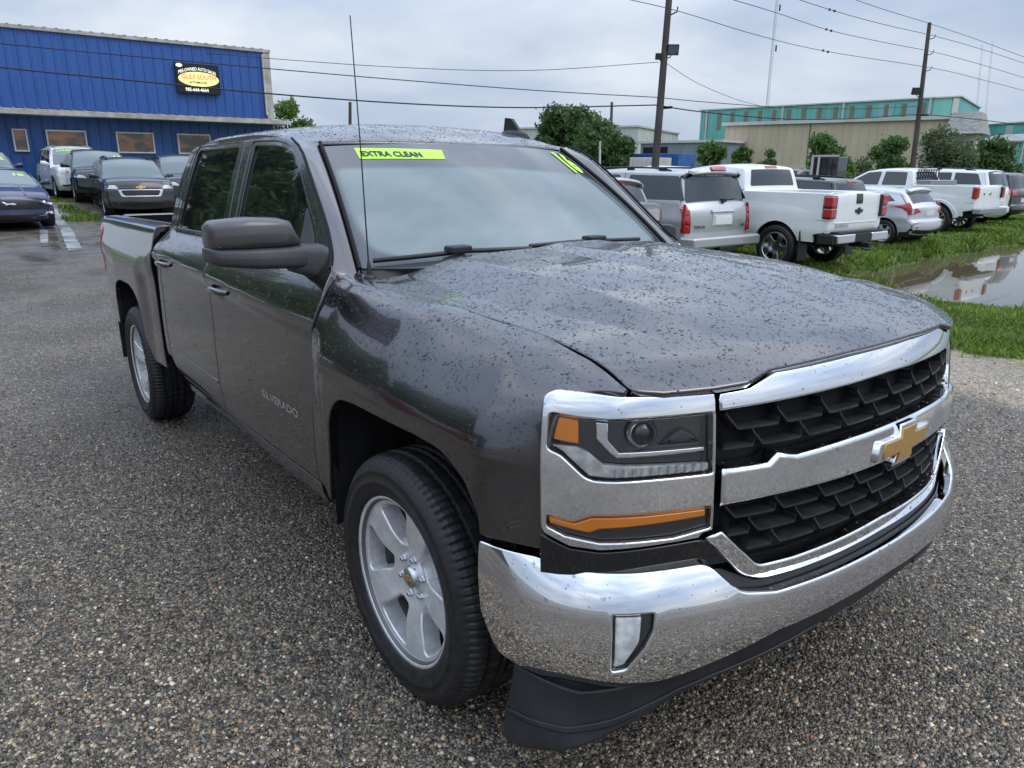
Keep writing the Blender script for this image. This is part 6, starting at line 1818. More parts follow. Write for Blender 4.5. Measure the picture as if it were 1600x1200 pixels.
# ---- right-hand industrial buildings
def wpt(px, depth, z=None):
    p = at_px(px, depth); return Vector((p[0], p[1], p[2] if z is None else z))
def z_at(py, px, depth): return float(at_px(px, depth, py)[2])
def wall_frame(pxa, da, pxb, db):
    a, b = wpt(pxa, da, 0), wpt(pxb, db, 0)
    t = (b - a); L = t.length; t.normalize()
    n = Vector((t.y, -t.x, 0))
    if n.dot(Vector((CAM[0], CAM[1], 0)) - a) < 0: n = -n
    return a, t, n, L
def facade(name, label, cat, pxa, da, pxb, db, depth, z0, z1, m_, roof=None, sheet=2.0, ribs=True, gable=0., zstart=None):
    """a shed building: front made of wall sheets, a closed body behind and a roof"""
    a, t, n, L = wall_frame(pxa, da, pxb, db)
    root = empty(name, (a.x, a.y, 0), math.atan2(t.y, t.x), label, cat)
    sd = 1 if Vector((-t.y, t.x, 0)).dot(n) > 0 else -1       # local +y points out of the front if sd = 1
    nsh = max(1, round(L / sheet)); w = L / nsh
    me = bpy.data.meshes.new('wall_panel')
    V = []; F = []
    prof = [(.012, 0)]
    for r_ in np.linspace(0, w, max(2, int(w / .7)) + 1)[:-1] + .3: prof += [(r_ - .06, 0), (r_ - .03, .05), (r_ + .03, .05), (r_ + .06, 0)] if ribs else []
    prof += [(w - .012, 0)]
    k = len(prof)
    V = [(x_, sd * y_, z) for z in ((z0 if zstart is None else zstart), z1) for x_, y_ in prof]
    me.from_pydata(V, [], [(i, i + 1, k + i + 1, k + i) if sd < 0 else (i, k + i, k + i + 1, i + 1) for i in range(k - 1)]); me.update()
    for i in range(nsh):
        o = link_shared('wall_panel', me, m_, root); o.location = (i * w, 0, 0)
    mb = MB()
    ya, yb = sorted((-sd * .04, -sd * depth))
    mb.box((.0, ya, z0 - .3), (L, yb, z1 - .02)); mb.build('building_shell', m_, root)
    mb = MB()
    e = .25
    if gable:
        yf, ym, yk = sd * e, -sd * depth / 2, -sd * (depth + e)
        zf = z1 - .02
        for x_ in (0,):
            V = [(-e, yf, zf), (L + e, yf, zf), (L + e, ym, zf + gable), (-e, ym, zf + gable), (L + e, yk, zf), (-e, yk, zf)]
            V2 = [(a_, b_, c_ + .18) for a_, b_, c_ in V]
            mb.add(V + V2, [(0, 1, 2, 3), (3, 2, 4, 5), (6, 9, 8, 7), (9, 11, 10, 8), (0, 6, 7, 1), (5, 4, 10, 11), (1, 7, 8, 2), (2, 8, 10, 4), (0, 3, 9, 6), (3, 5, 11, 9)])
        for x_ in (.02, L - .02):
            g = MB(); g.add([(x_, yf - sd * e, zf), (x_, ym, zf + gable), (x_, yk + sd * e, zf)], [(0, 1, 2)]); g.build('gable', m_, root)
    else:
        ya, yb = sorted((sd * e, -sd * (depth + e))); mb.box((-e, ya, z1 - .02), (L + e, yb, z1 + .22))
    mb.build('roof', roof or M['grey_roof'], root)
    return root, L, sd
def on_front(root, sd, nm, x0_, x1_, z0_, z1_, m_, d=.06, parent=None):
    mb = MB(); ya, yb = sorted((sd * .0, sd * d)); mb.box((x0_, ya, z0_), (x1_, yb, z1_)); return mb.build(nm, m_, parent or root)
# teal warehouse
zt = z_at(157, 1437, 106)
r_, L_, sd = facade('teal_warehouse', 'long teal metal warehouse with tan strips rising behind the beige building', 'warehouse', 1086, 131, 1437, 106, 24, -1, zt, M['teal'], M['offwhite'], sheet=3.2, gable=1.0)
for k in range(15):
    x_ = L_ * (k + .35) / 15
    on_front(r_, sd, 'wall_strip', x_, x_ + .62, zt - 3.2, zt - .5, M['brown_strip'], .10)
for f_ in (.03, .40, .66, .985): on_front(r_, sd, 'downpipe', L_ * f_, L_ * f_ + .30, 0, zt, M['offwhite'], .22)
on_front(r_, sd, 'pale_sheet', L_ * .80, L_ * .86, zt - 5, zt - .4, mat('pale_teal', (.22, .42, .42), .5), .09)
on_front(r_, sd, 'pale_sheet', L_ * .89, L_ * .95, zt - 5, zt - .4, mat('pale_teal', (.22, .42, .42), .5), .09)
mb = MB(); ya, yb = sorted((-sd * 8.5, -sd * 11.5)); mb.box((L_ + .0, ya, zt - 1.6), (L_ + .15, yb, zt + .6)); mb.build('gable_vent', M['offwhite'], r_)
# beige building with a shingled mansard corner
zb_ = z_at(198, 1125, 79)
r_, L_, sd = facade('beige_building', 'long low beige metal building with cream base and shingled corner roof', 'building', 1125, 79, 1482, 66, 14, -1, zb_, M['beige'], M['offwhite'], sheet=3.0, ribs=True, zstart=1.9)
on_front(r_, sd, 'base_wall', 0, L_, -1, 1.9, M['cream'], .16)
on_front(r_, sd, 'roof_edge', -.3, L_ + .2, zb_ - .02, zb_ + .30, M['offwhite'], .30)
for f_ in (.22, .58, .63): on_front(r_, sd, 'window', L_ * f_, L_ * f_ + 1.0, .6, 1.6, M['plain_glass'], .20)
on_front(r_, sd, 'wall_joint', L_ * .405, L_ * .408, 1.9, zb_, M['dark_metal'], .08)
a, t, n, L2 = wall_frame(1482, 65.2, 1526, 62)
mw = empty('corner_wing', (0, 0, 0)); mw.parent = r_
mb = MB()
ya, yb = sorted((sd * .6, -sd * 3))
mb.box((L_ - .2, ya, -1), (L_ + 1.5, yb, zb_ - 1.3)); mb.build('wing_wall', M['cream'], mw)
mb = MB()
zt2 = zb_ + .5; zl = zb_ - 1.3
yo, yi = sd * 1.5, sd * .5
Vf = [(L_ - 1.0, yo, zl), (L_ + 2.0, yo, zl), (L_ + 1.5, yi, zt2), (L_ - .6, yi, zt2)]
Vb = [(L_ - 1.0, -sd * 4, zl), (L_ + 2.0, -sd * 4, zl), (L_ + 1.5, -sd * 3, zt2), (L_ - .6, -sd * 3, zt2)]
mb.add(Vf + Vb, [(0, 1, 2, 3), (1, 5, 6, 2), (4, 0, 3, 7), (3, 2, 6, 7), (5, 4, 7, 6), (0, 4, 5, 1)])
mb.build('mansard_roof', noise_mat(mat('old_shingles', (.2, .19, .18), .9), (.24, .23, .215), (.40, .385, .36), 2.5, 8, .6, 12, stretch=(1, 1, 3)), mw)
for x_ in (.1, .8): on_front(mw, sd, 'window', L_ + x_, L_ + x_ + .5, zb_ - 3.0, zb_ - 1.9, M['plain_glass'], .66)
# far right teal pair
zt = z_at(196, 1525, 118)
r_, L_, sd = facade('teal_shed', 'second teal shed with a low gable at the far right edge', 'warehouse', 1512, 122, 1680, 104, 20, -1, zt, M['teal'], M['grey_roof'], sheet=3.2, gable=.9)
on_front(r_, sd, 'vent', L_ * .28, L_ * .35, zt - 1.8, zt - .2, M['offwhite'], .1)
zt = z_at(224, 1520, 84)
r_, L_, sd = facade('teal_lean_to', 'low teal lean-to with pale grey roof in front of the second teal shed', 'shed', 1506, 86, 1660, 76, 9, -1, zt, M['teal'], M['grey_roof'], sheet=2.6, gable=.9)
on_front(r_, sd, 'downpipe', L_ * .55, L_ * .565, 0, zt, M['offwhite'], .2)
# pale block behind the big tree
zt = z_at(201, 990, 112)
r_, L_, sd = facade('pale_warehouse', 'off-white windowless warehouse behind the large dark tree', 'warehouse', 812, 118, 992, 110, 25, -1, zt, M['offwhite'], M['offwhite'], sheet=4.5)
# grey open shed
zt = z_at(224, 1040, 78)
r_, L_, sd = facade('grey_shed', 'grey metal shed with dark open bay left of the teal warehouse', 'shed', 997, 80, 1120, 74, 12, -1, zt, M['shed_grey'], M['offwhite'], sheet=2.4)
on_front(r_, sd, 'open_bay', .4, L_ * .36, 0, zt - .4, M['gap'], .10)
on_front(r_, sd, 'red_base', L_ * .40, L_, 0, .9, M['red_box'], .10)
# containers and trailer
def container(name, label, cat, pxa, da, pxb, db, z0, z1, m_, depth=2.4):
    a, t, n, L = wall_frame(pxa, da, pxb, db)
    root = empty(name, (a.x, a.y, 0), math.atan2(t.y, t.x), label, cat)
    sd = 1 if Vector((-t.y, t.x, 0)).dot(n) > 0 else -1
    mb = MB(); ya, yb = sorted((-sd * .02, -sd * depth)); mb.box((0, ya, z0), (L, yb, z1)); mb.build('container_box', m_, root, bevel=.03)
    for x_ in np.arange(.1, L - .05, .3): on_front(root, sd, 'rib', x_, x_ + .12, z0 + .12, z1 - .12, m_, .03)
    return root, L, sd
container('blue_container', 'blue shipping container behind the utility pole', 'container', 985, 60, 1056, 57, -.2, z_at(240, 1020, 58), M['blue_box'])
container('red_container', 'rust red container at right foot of the big dark tree', 'container', 952, 62, 984, 62, -.2, z_at(243, 960, 62), M['red_box'])
r_, L_, sd = container('white_trailer', 'white box trailer with scrawled lettering in front of the blue container', 'trailer', 981, 47, 1024, 46, .3, z_at(246, 1000, 46), M['offwhite'])
for x_ in (.4, L_ - .5):
    mb = MB(); mb.lathe([(.0, -.12), (.38, -.12), (.38, .12), (.0, .12)], 16, 'y', (x_, -sd * .6, .1)); mb.build('trailer_wheel', M['rubber'], r_)
S_tr = (lambda u, v: np.stack([np.asarray(u, float) + 0 * v, sd * .06 + 0 * np.asarray(v, float) + 0 * u, np.asarray(v, float) + 0 * u], -1)) 
mb = MB(); mb.tube([(L_ * f_, sd * .06, 1.0 + .22 * math.sin(f_ * 37)) for f_ in np.linspace(.3, .9, 26)], .025, 5); mb.build('scrawl', M['dark_metal'], r_)
# utility trailer / dark box behind the black suv
r_, L_, sd = container('dark_trailer', 'dark open frame trailer behind the black SUV roof', 'trailer', 1263, 40, 1304, 39, .2, z_at(245, 1280, 39), M['charcoal'], 1.2)
on_front(r_, sd, 'frame_post', .0, .12, .2, z_at(243, 1280, 39), M['offwhite'], .08); on_front(r_, sd, 'frame_post', L_ * .25, L_ * .25 + .1, .2, z_at(243, 1280, 39), M['offwhite'], .08); on_front(r_, sd, 'frame_rail', 0, L_, z_at(244.5, 1280, 39), z_at(242, 1280, 39), M['offwhite'], .09)

# ---- things beside the lot that only show as reflections in the truck's flank
rb = empty('metal_shed', (-30, -17.5, 0), 0, 'long dark ribbed shed outside the frame, mirrored in the pickup windows', 'shed')
me = rib_sheet('wall_panel', 1.5, 0, 4.4, (.3, .8, 1.3))
dk = noise_mat(mat('dark_green_siding', (.03, .045, .038), .5), (.022, .034, .030), (.04, .055, .048), 1, 5)
for k in range(15):
    o = link_shared('wall_panel', me, dk, rb); o.rotation_euler = (0, 0, R(90)); o.location = (1.5 * k, 0, 0)
mb = MB(); mb.box((0, -9, -.2), (22.5, -.06, 4.38)); mb.build('building_shell', dk, rb)
mb = MB(); mb.box((-.3, -9.2, 4.40), (22.8, .35, 4.58)); mb.build('roof', M['grey_roof'], rb)
for k in range(3):
    f = MB(); f.box((4 + 7 * k, -.02, .1), (7.2 + 7 * k, .06, 3.2)); d_ = f.build('roller_door', M['offwhite'], rb)
c = suv('red_suv', 'red SUV outside the frame, mirrored along the pickup bed side', (-12.0, -8.6, 0), R(-15), paint('red_paint', (.22, .012, .018), .1, .35), L=4.7, W=1.86, H=1.7)
suv_front(c, 1.05, 1.02, M['white_lens'], None)

# ================================================================ poles, wires, masts
def pole(label, px0, py0, d, px1, py1, r0_, r1_, d1=None):
    a = at_px(px0, d, py0); b = at_px(px1, d1 or d, py1)
    a[2] = gz(a[0], a[1]) - .1
    root = empty('utility_pole', tuple(a), 0, label, 'utility pole')
    mb = MB(); v = Vector(b - a); mb.tube([v * k for k in (0, .25, .5, .75, 1)], [r0_ + (r1_ - r0_) * k for k in (0, .25, .5, .75, 1)], 12); mb.build('pole_shaft', M['wood_pole'], root)
    return root, Vector(a), v
def pole_pt(pv, py, d):        # point on the pole at image height py
    root, a, v = pv
    best = min((abs(proj_py(a + v * k) - py), k) for k in np.linspace(0, 1, 300))
    return v * best[1]
def proj_py(p):
    d = np.array(p) - CAM; return 600 - FPX * (d @ up) / (d @ fw)
def floodlight(root, at, side, sc=1., m_=None):
    """lamp head on a short bracket"""
    mb = MB(); o = Vector(rt) * side
    mb.tube([at, at + o * .25 * sc + Vector((0, 0, .05)), at + o * .32 * sc + Vector((0, 0, .18))], .025, 6); mb.build('bracket', M['dark_metal'], root)
    c_ = at + o * .36 * sc + Vector((0, 0, .36 * sc))
    f = Vector(-fw); f.z = -.25; f.normalize(); s1 = Vector(rt); u1 = f.cross(s1).normalized()
    Mx = Matrix((( s1.x, f.x, u1.x, c_.x), (s1.y, f.y, u1.y, c_.y), (s1.z, f.z, u1.z, c_.z), (0, 0, 0, 1)))
    mb = MB(); mb.box((-.26 * sc, -.12 * sc, -.22 * sc), (.26 * sc, .08 * sc, .22 * sc), Mx); h = mb.build('floodlight', M['dark_metal'], root, bevel=.03)
    mb = MB(); mb.box((-.22 * sc, .082 * sc, -.18 * sc), (.22 * sc, .10 * sc, .18 * sc), Mx); mb.build('lamp_glass', M['plain_glass'], h)
P1 = pole('dark timber utility pole with two floodlights behind the silver SUV', 1019.5, 300, 32, 1049, -45, .175, .135)
P2 = pole('second timber utility pole with one floodlight, before the beige building', 1422, 300, 45, 1452.5, 36, .17, .11)
floodlight(P1[0], pole_pt(P1, 92, 32), 1, 1.0); floodlight(P1[0], pole_pt(P1, 97, 32), -1, .62)
floodlight(P2[0], pole_pt(P2, 152, 45), -1, .95)
for py in (20,):
    mb = MB(); q = pole_pt(P1, py + 6, 32); mb.tube([q, q + Vector(rt) * .40 + Vector((0, 0, .18)), q + Vector(rt) * .42 + Vector((0, 0, .38))], .03, 6); mb.build('insulator_arm', M['dark_metal'], P1[0])
mb = MB(); q = pole_pt(P1, 168, 32); Mx = Matrix.Translation(q + Vector(rt) * .34); mb.box((-.22, -.06, -.05), (.22, .06, .05), Mx); mb.build('splice_box', M['dark_metal'], P1[0])
for py in (62, 87, 112):
    mb = MB(); q = pole_pt(P2, py, 45); mb.tube([q, q + Vector(rt) * .40 + Vector((0, 0, .12)), q + Vector(rt) * .45 + Vector((0, 0, .32))], .025, 6); mb.build('insulator_arm', M['dark_metal'], P2[0])
mb = MB(); q = pole_pt(P2, 180, 45); mb.box((-.3, -.05, -.05), (.3, .05, .05), Matrix.Translation(q + Vector(rt) * .3)); mb.build('splice_box', M['dark_metal'], P2[0])
def wire(label, pts, r_=.02, group='overhead cables'):
    P = [at_px(px, d, py) for px, py, d in pts]
    q = catmull(P, 6)
    mb = MB(); mb.tube([tuple(v) for v in q], r_, 5)
    o = mb.build('power_line', M['wire'], None); tag(o, label, 'cable', group)
    return o
wire('thick lowest cable running from the blue wall to the first utility pole', [(-60, 92, 24), (0, 105, 24.5), (210, 126, 26), (430, 147, 27.5), (640, 162, 29), (820, 168, 30.5), (1024, 164, 32)], .028)
wire('middle cable across the blue wall and sky, ending at the first utility pole', [(-60, 60, 24), (0, 68, 24.5), (210, 88, 26), (430, 108, 27.5), (640, 126, 29), (850, 142, 30.5), (1026, 152, 32)], .019)
wire('thin highest cable left of the first utility pole', [(-60, 48, 30), (200, 72, 30), (430, 92, 30.5), (640, 106, 31), (830, 110, 31.5), (1030, 97, 32)], .013)
wire('dark cable between the two utility poles along the warehouse front', [(1024, 164, 32), (1100, 175, 34), (1230, 186, 38), (1340, 185, 41), (1434, 179, 45), (1520, 186, 49), (1620, 198, 54)], .028)
wire('light cable just above the dark one between the two utility poles', [(1026, 152, 32), (1110, 160, 34), (1230, 168, 38), (1340, 170, 41), (1436, 166, 45)], .018)
wire('slack stay cable dropping right from the first utility pole', [(1038, 97, 32), (1090, 130, 36), (1150, 155, 41), (1190, 166, 45)], .012)
UP = [('lowest', [(960, -6, 30), (1062, 18, 32), (1180, 54, 36.5), (1290, 80, 41), (1460, 107, 45), (1540, 126, 49), (1640, 152, 54)], (1290, 80, 41)),
      ('second lowest', [(1130, -5, 32), (1210, 19, 35), (1295, 47, 39.5), (1380, 66, 42.5), (1462, 82, 45), (1540, 103, 49), (1640, 134, 54)], (1295, 47, 39.5)),
      ('third', [(1235, -5, 34), (1300, 16, 37.5), (1380, 38, 41), (1463, 57, 45), (1540, 79, 49), (1640, 112, 54)], (1300, 16, 37.5)),
      ('topmost', [(1320, -6, 38), (1385, 16, 41), (1453, 37, 45), (1530, 63, 49), (1640, 104, 54)], None)]
for nm, pts, dmp in UP:
    o = wire(nm + ' of the four high cables sloping down through the second utility pole top', pts, .015)
    if dmp:
        p = Vector(at_px(dmp[0], dmp[2], dmp[1]))
        q0 = Vector(at_px(dmp[0] - 5, dmp[2], dmp[1] - 1.4)); q1 = Vector(at_px(dmp[0] + 5, dmp[2], dmp[1] + 1.4))
        mb = MB(); mb.tube([q0, q0.lerp(q1, .2), q0.lerp(q1, .25), q0.lerp(q1, .75), q0.lerp(q1, .8), q1], [.07, .07, .02, .02, .07, .07], 6); mb.build('damper', M['dark_metal'], o)
def mast(label, px0, py0, px1, py1, d, w, n):
    a = at_px(px0, d, 275); a[2] = 0; b = at_px(px1, d, py1)
    root = empty('lattice_mast', tuple(a), 0, label, 'radio mast')
    v = Vector(b - a); v_ = v.normalized()
    leg = [Vector((math.cos(t), math.sin(t), 0)) * w for t in (.3, .3 + 2.094, .3 + 4.189)]
    for l in leg:
        mb = MB(); mb.tube([l, l + v], w * .13, 5); mb.build('mast_leg', M['steel'], root)
    mb = MB()
    for k in range(n):
        for i in range(3):
            mb.tube([leg[i] + v * (k / n), leg[(i + 1) % 3] + v * ((k + 1) / n)], w * .07, 4, False)
    mb.build('lattice', M['steel'], root)['kind'] = 'stuff'
    return root, v
r_, v_ = mast('tall lattice radio mast above the warehouse, cut by the picture top', 1188, 190, 1218, -40, 150, .30, 70)
for f_ in (.62, .82, .97):
    mb = MB(); mb.tube([v_ * f_ + Vector((.5, .5, 0)), v_ * (f_ + .03) + Vector((.5, .5, 0))], .16, 6); mb.build('mast_antenna', M['dark_metal'], r_)
mast('left of the two thin distant masts at far right', 1516, 195, 1535, 70, 300, .30, 60)
mast('right of the two thin distant masts at far right', 1530, 195, 1551, 64, 305, .30, 60)
def thin_post(label, px, py0, py1, d, r_, m_=None, px1=None):
    a = at_px(px, d, py0); b = at_px(px1 or px, d, py1); a[2] = gz(a[0], a[1])
    mb = MB(); mb.tube([(0, 0, 0), tuple(b - a)], [r_ * 1.2, r_], 8)
    o = mb.build('post', m_ or M['wood_pole'], None); o.location = tuple(a); tag(o, label, 'post'); return o
o = thin_post('short dark pole showing above the pickup roof, right of the bright green tree', 547, 300, 160, 55, .12)
mb = MB(); mb.box((-.55, -.1, 5.9), (.0, .1, 6.15)); 
p = thin_post('slim dark pole rising behind the big dark tree', 952, 300, 160, 90, .16, None, 956)
thin_post('weathered pale fence post before the big dark tree', 937.5, 300, 221, 40, .055, M['trim'])

# ================================================================ trees and shrubs
leaf_ms = {}
def leaf_mat(nm, c0, c1):
    m_ = mat(nm, c0, .55, spec=.3)
    N, L, b = nodes(m_)
    at = N.new('ShaderNodeAttribute'); at.attribute_name = 'tint'
    r = N.new('ShaderNodeValToRGB'); r.color_ramp.elements[0].color = (*c0, 1); r.color_ramp.elements[1].color = (*c1, 1)
    L.new(at.outputs['Fac'], r.inputs[0]); L.new(r.outputs[0], b.inputs['Base Color'])
    tr = N.new('ShaderNodeBsdfTranslucent'); L.new(r.outputs[0], tr.inputs['Color'])
    ms = N.new('ShaderNodeMixShader'); ms.inputs[0].default_value = .3
    L.new(b.outputs[0], ms.inputs[1]); L.new(tr.outputs[0], ms.inputs[2]); L.new(ms.outputs[0], [x for x in N if x.type == 'OUTPUT_MATERIAL'][0].inputs[0])
    return m_
LV = {'dark': leaf_mat('dark_leaves', (.050, .098, .030), (.125, .195, .062)), 'mid': leaf_mat('green_leaves', (.06, .125, .03), (.145, .24, .07)),
      'light': leaf_mat('bright_leaves', (.075, .16, .03), (.17, .28, .06)), 'grey': leaf_mat('grey_green_leaves', (.07, .10, .045), (.16, .20, .10))}
bark = noise_mat(mat('bark', (.06, .05, .04), .9), (.035, .028, .022), (.09, .075, .06), 6, 8, .4, 30)
def tree(label, px, d, py_top, w_px, kind, n=2600, leaf=.16, lobes=7, seed=1, z0=None, name='tree', cat='tree', low=.25, airy=.0):
    p = at_px(px, d); zg = gz(p[0], p[1]) if z0 is None else z0
    return tree_core(label, p, z_at(py_top, px, d) - zg, w_px / 2 * d / FPX, kind, n, leaf, lobes, seed, name, cat, low, airy, zg)
def tree_core(label, p, H, Rw, kind, n, leaf, lobes, seed, name='tree', cat='tree', low=.2, airy=.02, zg=0.):
    r = np.random.default_rng(seed)
    root = empty(name, (p[0], p[1], zg), 0, label, cat)
    mb = MB()
    pts = [Vector((0, 0, -.1)), Vector((r.normal(0, .04) * H * .3, r.normal(0, .04) * H * .3, H * .35)), Vector((r.normal(0, .05) * H, r.normal(0, .05) * H, H * .72))]
    mb.tube(pts, [H * .030 + .02, H * .022 + .012, H * .008], 8)
    C_ = []
    for k in range(lobes):
        a_ = 6.28 * k / lobes + r.uniform(-.5, .5); hh = r.uniform(low + .12, .86)
        rad = Rw * (.74 if hh < .72 else .42) * r.uniform(.55, 1.1)
        cc = np.array([math.cos(a_) * rad, math.sin(a_) * rad, H * hh])
        C_.append((cc, Rw * r.uniform(.26, .46)))
        mb.tube([pts[1].lerp(pts[2], max(0, hh - .35)), Vector(cc) * .6 + Vector((0, 0, H * .1)), Vector(cc)], [H * .012, H * .008, H * .003], 5)
    C_.append((np.array([0, 0, H * .84]), Rw * .42)); C_.append((np.array([0, 0, H * .58]), Rw * .55))
    mb.build('trunk', bark, root)
    # leaves gather in sprays on the lobes' shells
    ns = n // 9
    wts = np.array([c_[1] ** 2 for c_ in C_]); which = r.choice(len(C_), ns, p=wts / wts.sum())
    cen = np.array([C_[i][0] for i in which]); rad = np.array([C_[i][1] for i in which])
    dv = r.normal(0, 1, (ns, 3)); dv /= np.linalg.norm(dv, axis=1)[:, None]
    sp = cen + dv * (rad * r.uniform(.55, 1.08, ns))[:, None] * [1, 1, .82]
    sp[:, 2] = np.minimum(sp[:, 2], H * .985); 
    k_ = sp[:, 2] > H * low * .7
    sp, rad = sp[k_], rad[k_]; ns = len(sp)
    tone = r.uniform(0, 1, ns)
    L_ = np.repeat(sp, 9, 0) + r.normal(0, 1, (ns * 9, 3)) * (np.repeat(rad, 9) * (.16 + airy))[:, None]
    tn = np.clip(np.repeat(tone, 9) * .6 + r.uniform(0, .4, ns * 9), 0, 1)
    m = len(L_)
    nn = r.normal(0, 1, (m, 3)); nn /= np.linalg.norm(nn, axis=1)[:, None]
    t1 = np.cross(nn, r.normal(0, 1, (m, 3))); t1 /= np.linalg.norm(t1, axis=1)[:, None]; t2 = np.cross(nn, t1)
    sz = leaf * r.uniform(.6, 1.3, m)[:, None]
    V = np.stack([L_ - t1 * sz, L_ + t2 * sz * .45, L_ + t1 * sz, L_ - t2 * sz * .45], 1).reshape(-1, 3)
    F = np.arange(m * 4).reshape(-1, 4)
    me = mesh_np('crown', V, F, False)
    ca = me.color_attributes.new('tint', 'FLOAT_COLOR', 'POINT')
    C4 = np.repeat(np.stack([tn] * 3 + [np.ones(m)], 1), 4, 0).astype(np.float32); ca.data.foreach_set('color', C4.ravel())
    link('crown', me, LV[kind], root)
    return root
TR = 'trees along the industrial buildings'
tree('bright green tree peeking past the blue building end', 458, 46, 148, 78, 'light', 3600, .13, 8, 3)
tree('largest dark tree behind the far white vehicles, left of the pole', 878, 62, 174, 120, 'dark', 11000, .21, 14, 5, low=.08)
tree('dark tree joined to the right side of the largest dark tree', 930, 60, 188, 104, 'dark', 9500, .20, 12, 6, low=.08)
tree('smaller dark tree right of the dark tree pair', 974, 58, 212, 54, 'dark', 4600, .17, 7, 7, low=.1)
tree('dark tree low at left of the dark group, beside the roof aerial', 842, 64, 208, 42, 'dark', 3600, .18, 7, 8, low=.1)
tree('mid green tree at left corner of the beige wall', 1106, 50, 218, 52, 'mid', 3600, .14, 9, 9, low=.05)
tree('small round tree against the beige wall, second from its left end', 1153, 50, 224, 42, 'mid', 3000, .13, 8, 10, low=.05)
tree('smallest thin tree against the middle left of the beige wall', 1196, 51, 228, 32, 'mid', 2200, .11, 6, 11, low=.2, airy=.05)
tree('full green tree at middle of the beige wall', 1278, 50, 206, 66, 'mid', 5600, .14, 11, 12, low=.05)
tree('loose green tree left of the second utility pole', 1385, 47, 212, 64, 'mid', 4800, .12, 8, 13, low=.1, airy=.08)
tree('large grey green tree right of the second utility pole', 1458, 48, 198, 90, 'grey', 7500, .12, 9, 14, low=.08, airy=.10)
tree('dark open tree before the teal lean-to at far right', 1547, 50, 214, 70, 'dark', 4200, .15, 8, 15, low=.1, airy=.06)
tree('bright yellow green bush over the black SUV roof', 1310, 44, 240, 50, 'light', 3200, .11, 7, 16, name='bush', cat='bush', low=.05)
tree('grey green scrub between the lifted pickup roof and mansard wall', 1500, 46, 236, 60, 'grey', 3000, .11, 7, 17, name='bush', cat='bush', low=.03, airy=.08)
tree('low scrub left of the second pole foot', 1345, 46, 248, 60, 'grey', 2600, .11, 7, 18, name='bush', cat='bush', low=.03, airy=.06)
for k, (x_, y_, h_, lb) in enumerate(((-30, -9.5, 8, 'tall unseen tree added for reflections, left of the blue building'), (-24, -12.5, 7, 'unseen tree added near the far end of the dark shed'),
                                      (-15, -13.5, 6, 'unseen tree added at middle of the dark shed'),
                                      (-40, -10, 12, 'broad tall unseen tree, nearest the blue building in the added tree row'), (-41, -17, 13, 'tallest unseen tree, second in the added tree row'),
                                      (-39, -24, 12, 'tall unseen tree, last in the added tree row'))):
    tree_core(lb, np.array([x_, y_, 0.]), h_, 2.6 if h_ < 10 else 4.6, 'mid' if h_ < 10 else 'dark', 3600 if h_ < 10 else 7000, .24 if h_ < 10 else .36, 8 if h_ < 10 else 12, 60 + k)  # unseen trees, added to darken the reflections in the truck's side
# wire fence along the industrial side
fa, ft, fn, fL = wall_frame(1085, 48.5, 1500, 43)
fr = empty('wire_fence', (fa.x, fa.y, LOT), math.atan2(ft.y, ft.x), 'low grey post and wire fence before the beige building trees', 'fence')
for k in range(int(fL / 2.4) + 1):
    mb = MB(); mb.tube([(k * 2.4, 0, 0), (k * 2.4, 0, 1.7)], .035, 6); mb.build('fence_post', M['steel'], fr)
for z_ in (.2, .55, .9, 1.25, 1.62):
    mb = MB(); mb.tube([(0, 0, z_), (fL, 0, z_)], .012, 4); mb.build('fence_wire', M['steel'], fr)

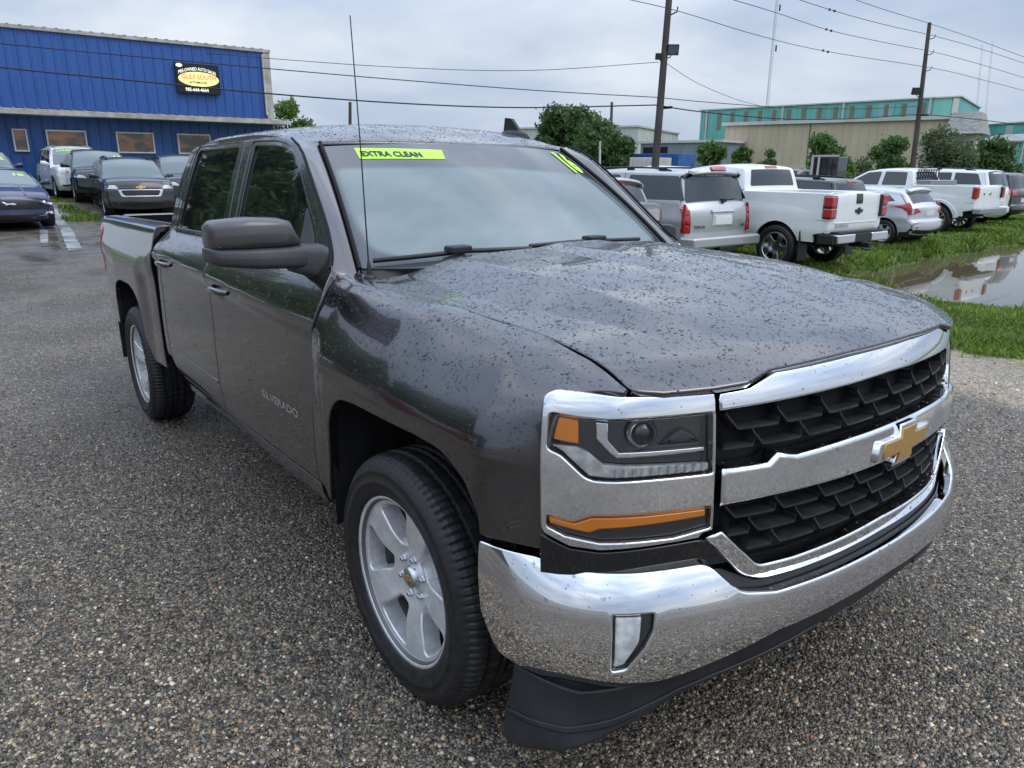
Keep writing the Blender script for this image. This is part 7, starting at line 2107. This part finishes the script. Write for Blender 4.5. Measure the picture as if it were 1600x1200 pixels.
# ================================================================ rain beads on the upward-facing paint
def drops():
    drop_m = mat('rain_bead', (.8, .8, .8), .02)
    N, L, b = nodes(drop_m)
    tr = N.new('ShaderNodeBsdfTransparent'); tr.inputs[0].default_value = (.80, .81, .82, 1)
    gl = N.new('ShaderNodeBsdfGlossy'); gl.inputs['Roughness'].default_value = .02; gl.inputs['Color'].default_value = (.9, .92, .95, 1)
    lw = N.new('ShaderNodeFresnel'); lw.inputs['IOR'].default_value = 1.45
    ms = N.new('ShaderNodeMixShader'); L.new(lw.outputs[0], ms.inputs[0]); L.new(tr.outputs[0], ms.inputs[1]); L.new(gl.outputs[0], ms.inputs[2])
    L.new(ms.outputs[0], [x for x in N if x.type == 'OUTPUT_MATERIAL'][0].inputs[0])
    K = 6
    ang = 2 * np.pi * np.arange(K) / K
    ring = lambda r_, h_: np.stack([r_ * np.cos(ang), r_ * np.sin(ang), np.full(K, h_)], 1)
    base = np.concatenate([ring(1.0, -.05), ring(.74, .26), [[0, 0, .38]]])
    Fb = []
    for k in range(K):
        j = (k + 1) % K
        Fb += [(k, j, K + j), (k, K + j, K + k), (K + k, K + j, 2 * K)]
    Fb = np.array(Fb)
    for o, dens in DROPS:
        me = o.data
        n_ = len(me.vertices); V = np.empty(n_ * 3, np.float32); me.vertices.foreach_get('co', V); V = V.reshape(-1, 3)
        me.calc_loop_triangles()
        T = np.empty(len(me.loop_triangles) * 3, np.int32); me.loop_triangles.foreach_get('vertices', T); T = T.reshape(-1, 3)
        a, b, c = V[T[:, 0]], V[T[:, 1]], V[T[:, 2]]
        cr_ = np.cross(b - a, c - a); ar = np.linalg.norm(cr_, axis=1) / 2
        nn = cr_ / np.maximum(np.linalg.norm(cr_, axis=1), 1e-12)[:, None]
        wgt = ar * np.clip(nn[:, 2] * 1.5 + .16, 0, 1)
        wgt[nn[:, 2] < -.15] = 0
        # only the skin itself, not its return flange
        tot = int(wgt.sum() * 25000 * dens)
        if tot < 5: continue
        pick = rng.choice(len(T), tot, p=wgt / wgt.sum())
        u = rng.random((tot, 2)); f = u.sum(1) > 1; u[f] = 1 - u[f]
        P = a[pick] + (b - a)[pick] * u[:, :1] + (c - a)[pick] * u[:, 1:]
        Nn = nn[pick]
        cl = smooth_noise(P[:, :2], .13, 77)
        k = rng.random(tot) < .55 + .3 * cl
        P, Nn = P[k], Nn[k]; m = len(P)
        r_ = np.clip(rng.lognormal(math.log(.00148), .50, m), .0007, .0055)
        t1 = np.cross(Nn, [0, 1, 0]) + 1e-6; t1 /= np.linalg.norm(t1, axis=1)[:, None]; t2 = np.cross(Nn, t1)
        el = rng.uniform(.85, 1.35, m)
        jit = 1 + rng.uniform(-.16, .16, (m, len(base), 1)) * np.array([1, 1, 0])
        B = base[None] * jit
        W = P[:, None] + (B[..., :1] * t1[:, None] * el[:, None, None] + B[..., 1:2] * t2[:, None] + B[..., 2:] * Nn[:, None]) * r_[:, None, None]
        F = (Fb[None] + (np.arange(m) * len(base))[:, None, None]).reshape(-1, 3)
        me2 = mesh_np('rain_beads', W.reshape(-1, 3), F, True)
        par = o
        if o.parent is not None and o.parent.parent is not None: par = o.parent
        d = link('rain_beads', me2, drop_m, par); d['kind'] = 'stuff'
drops()
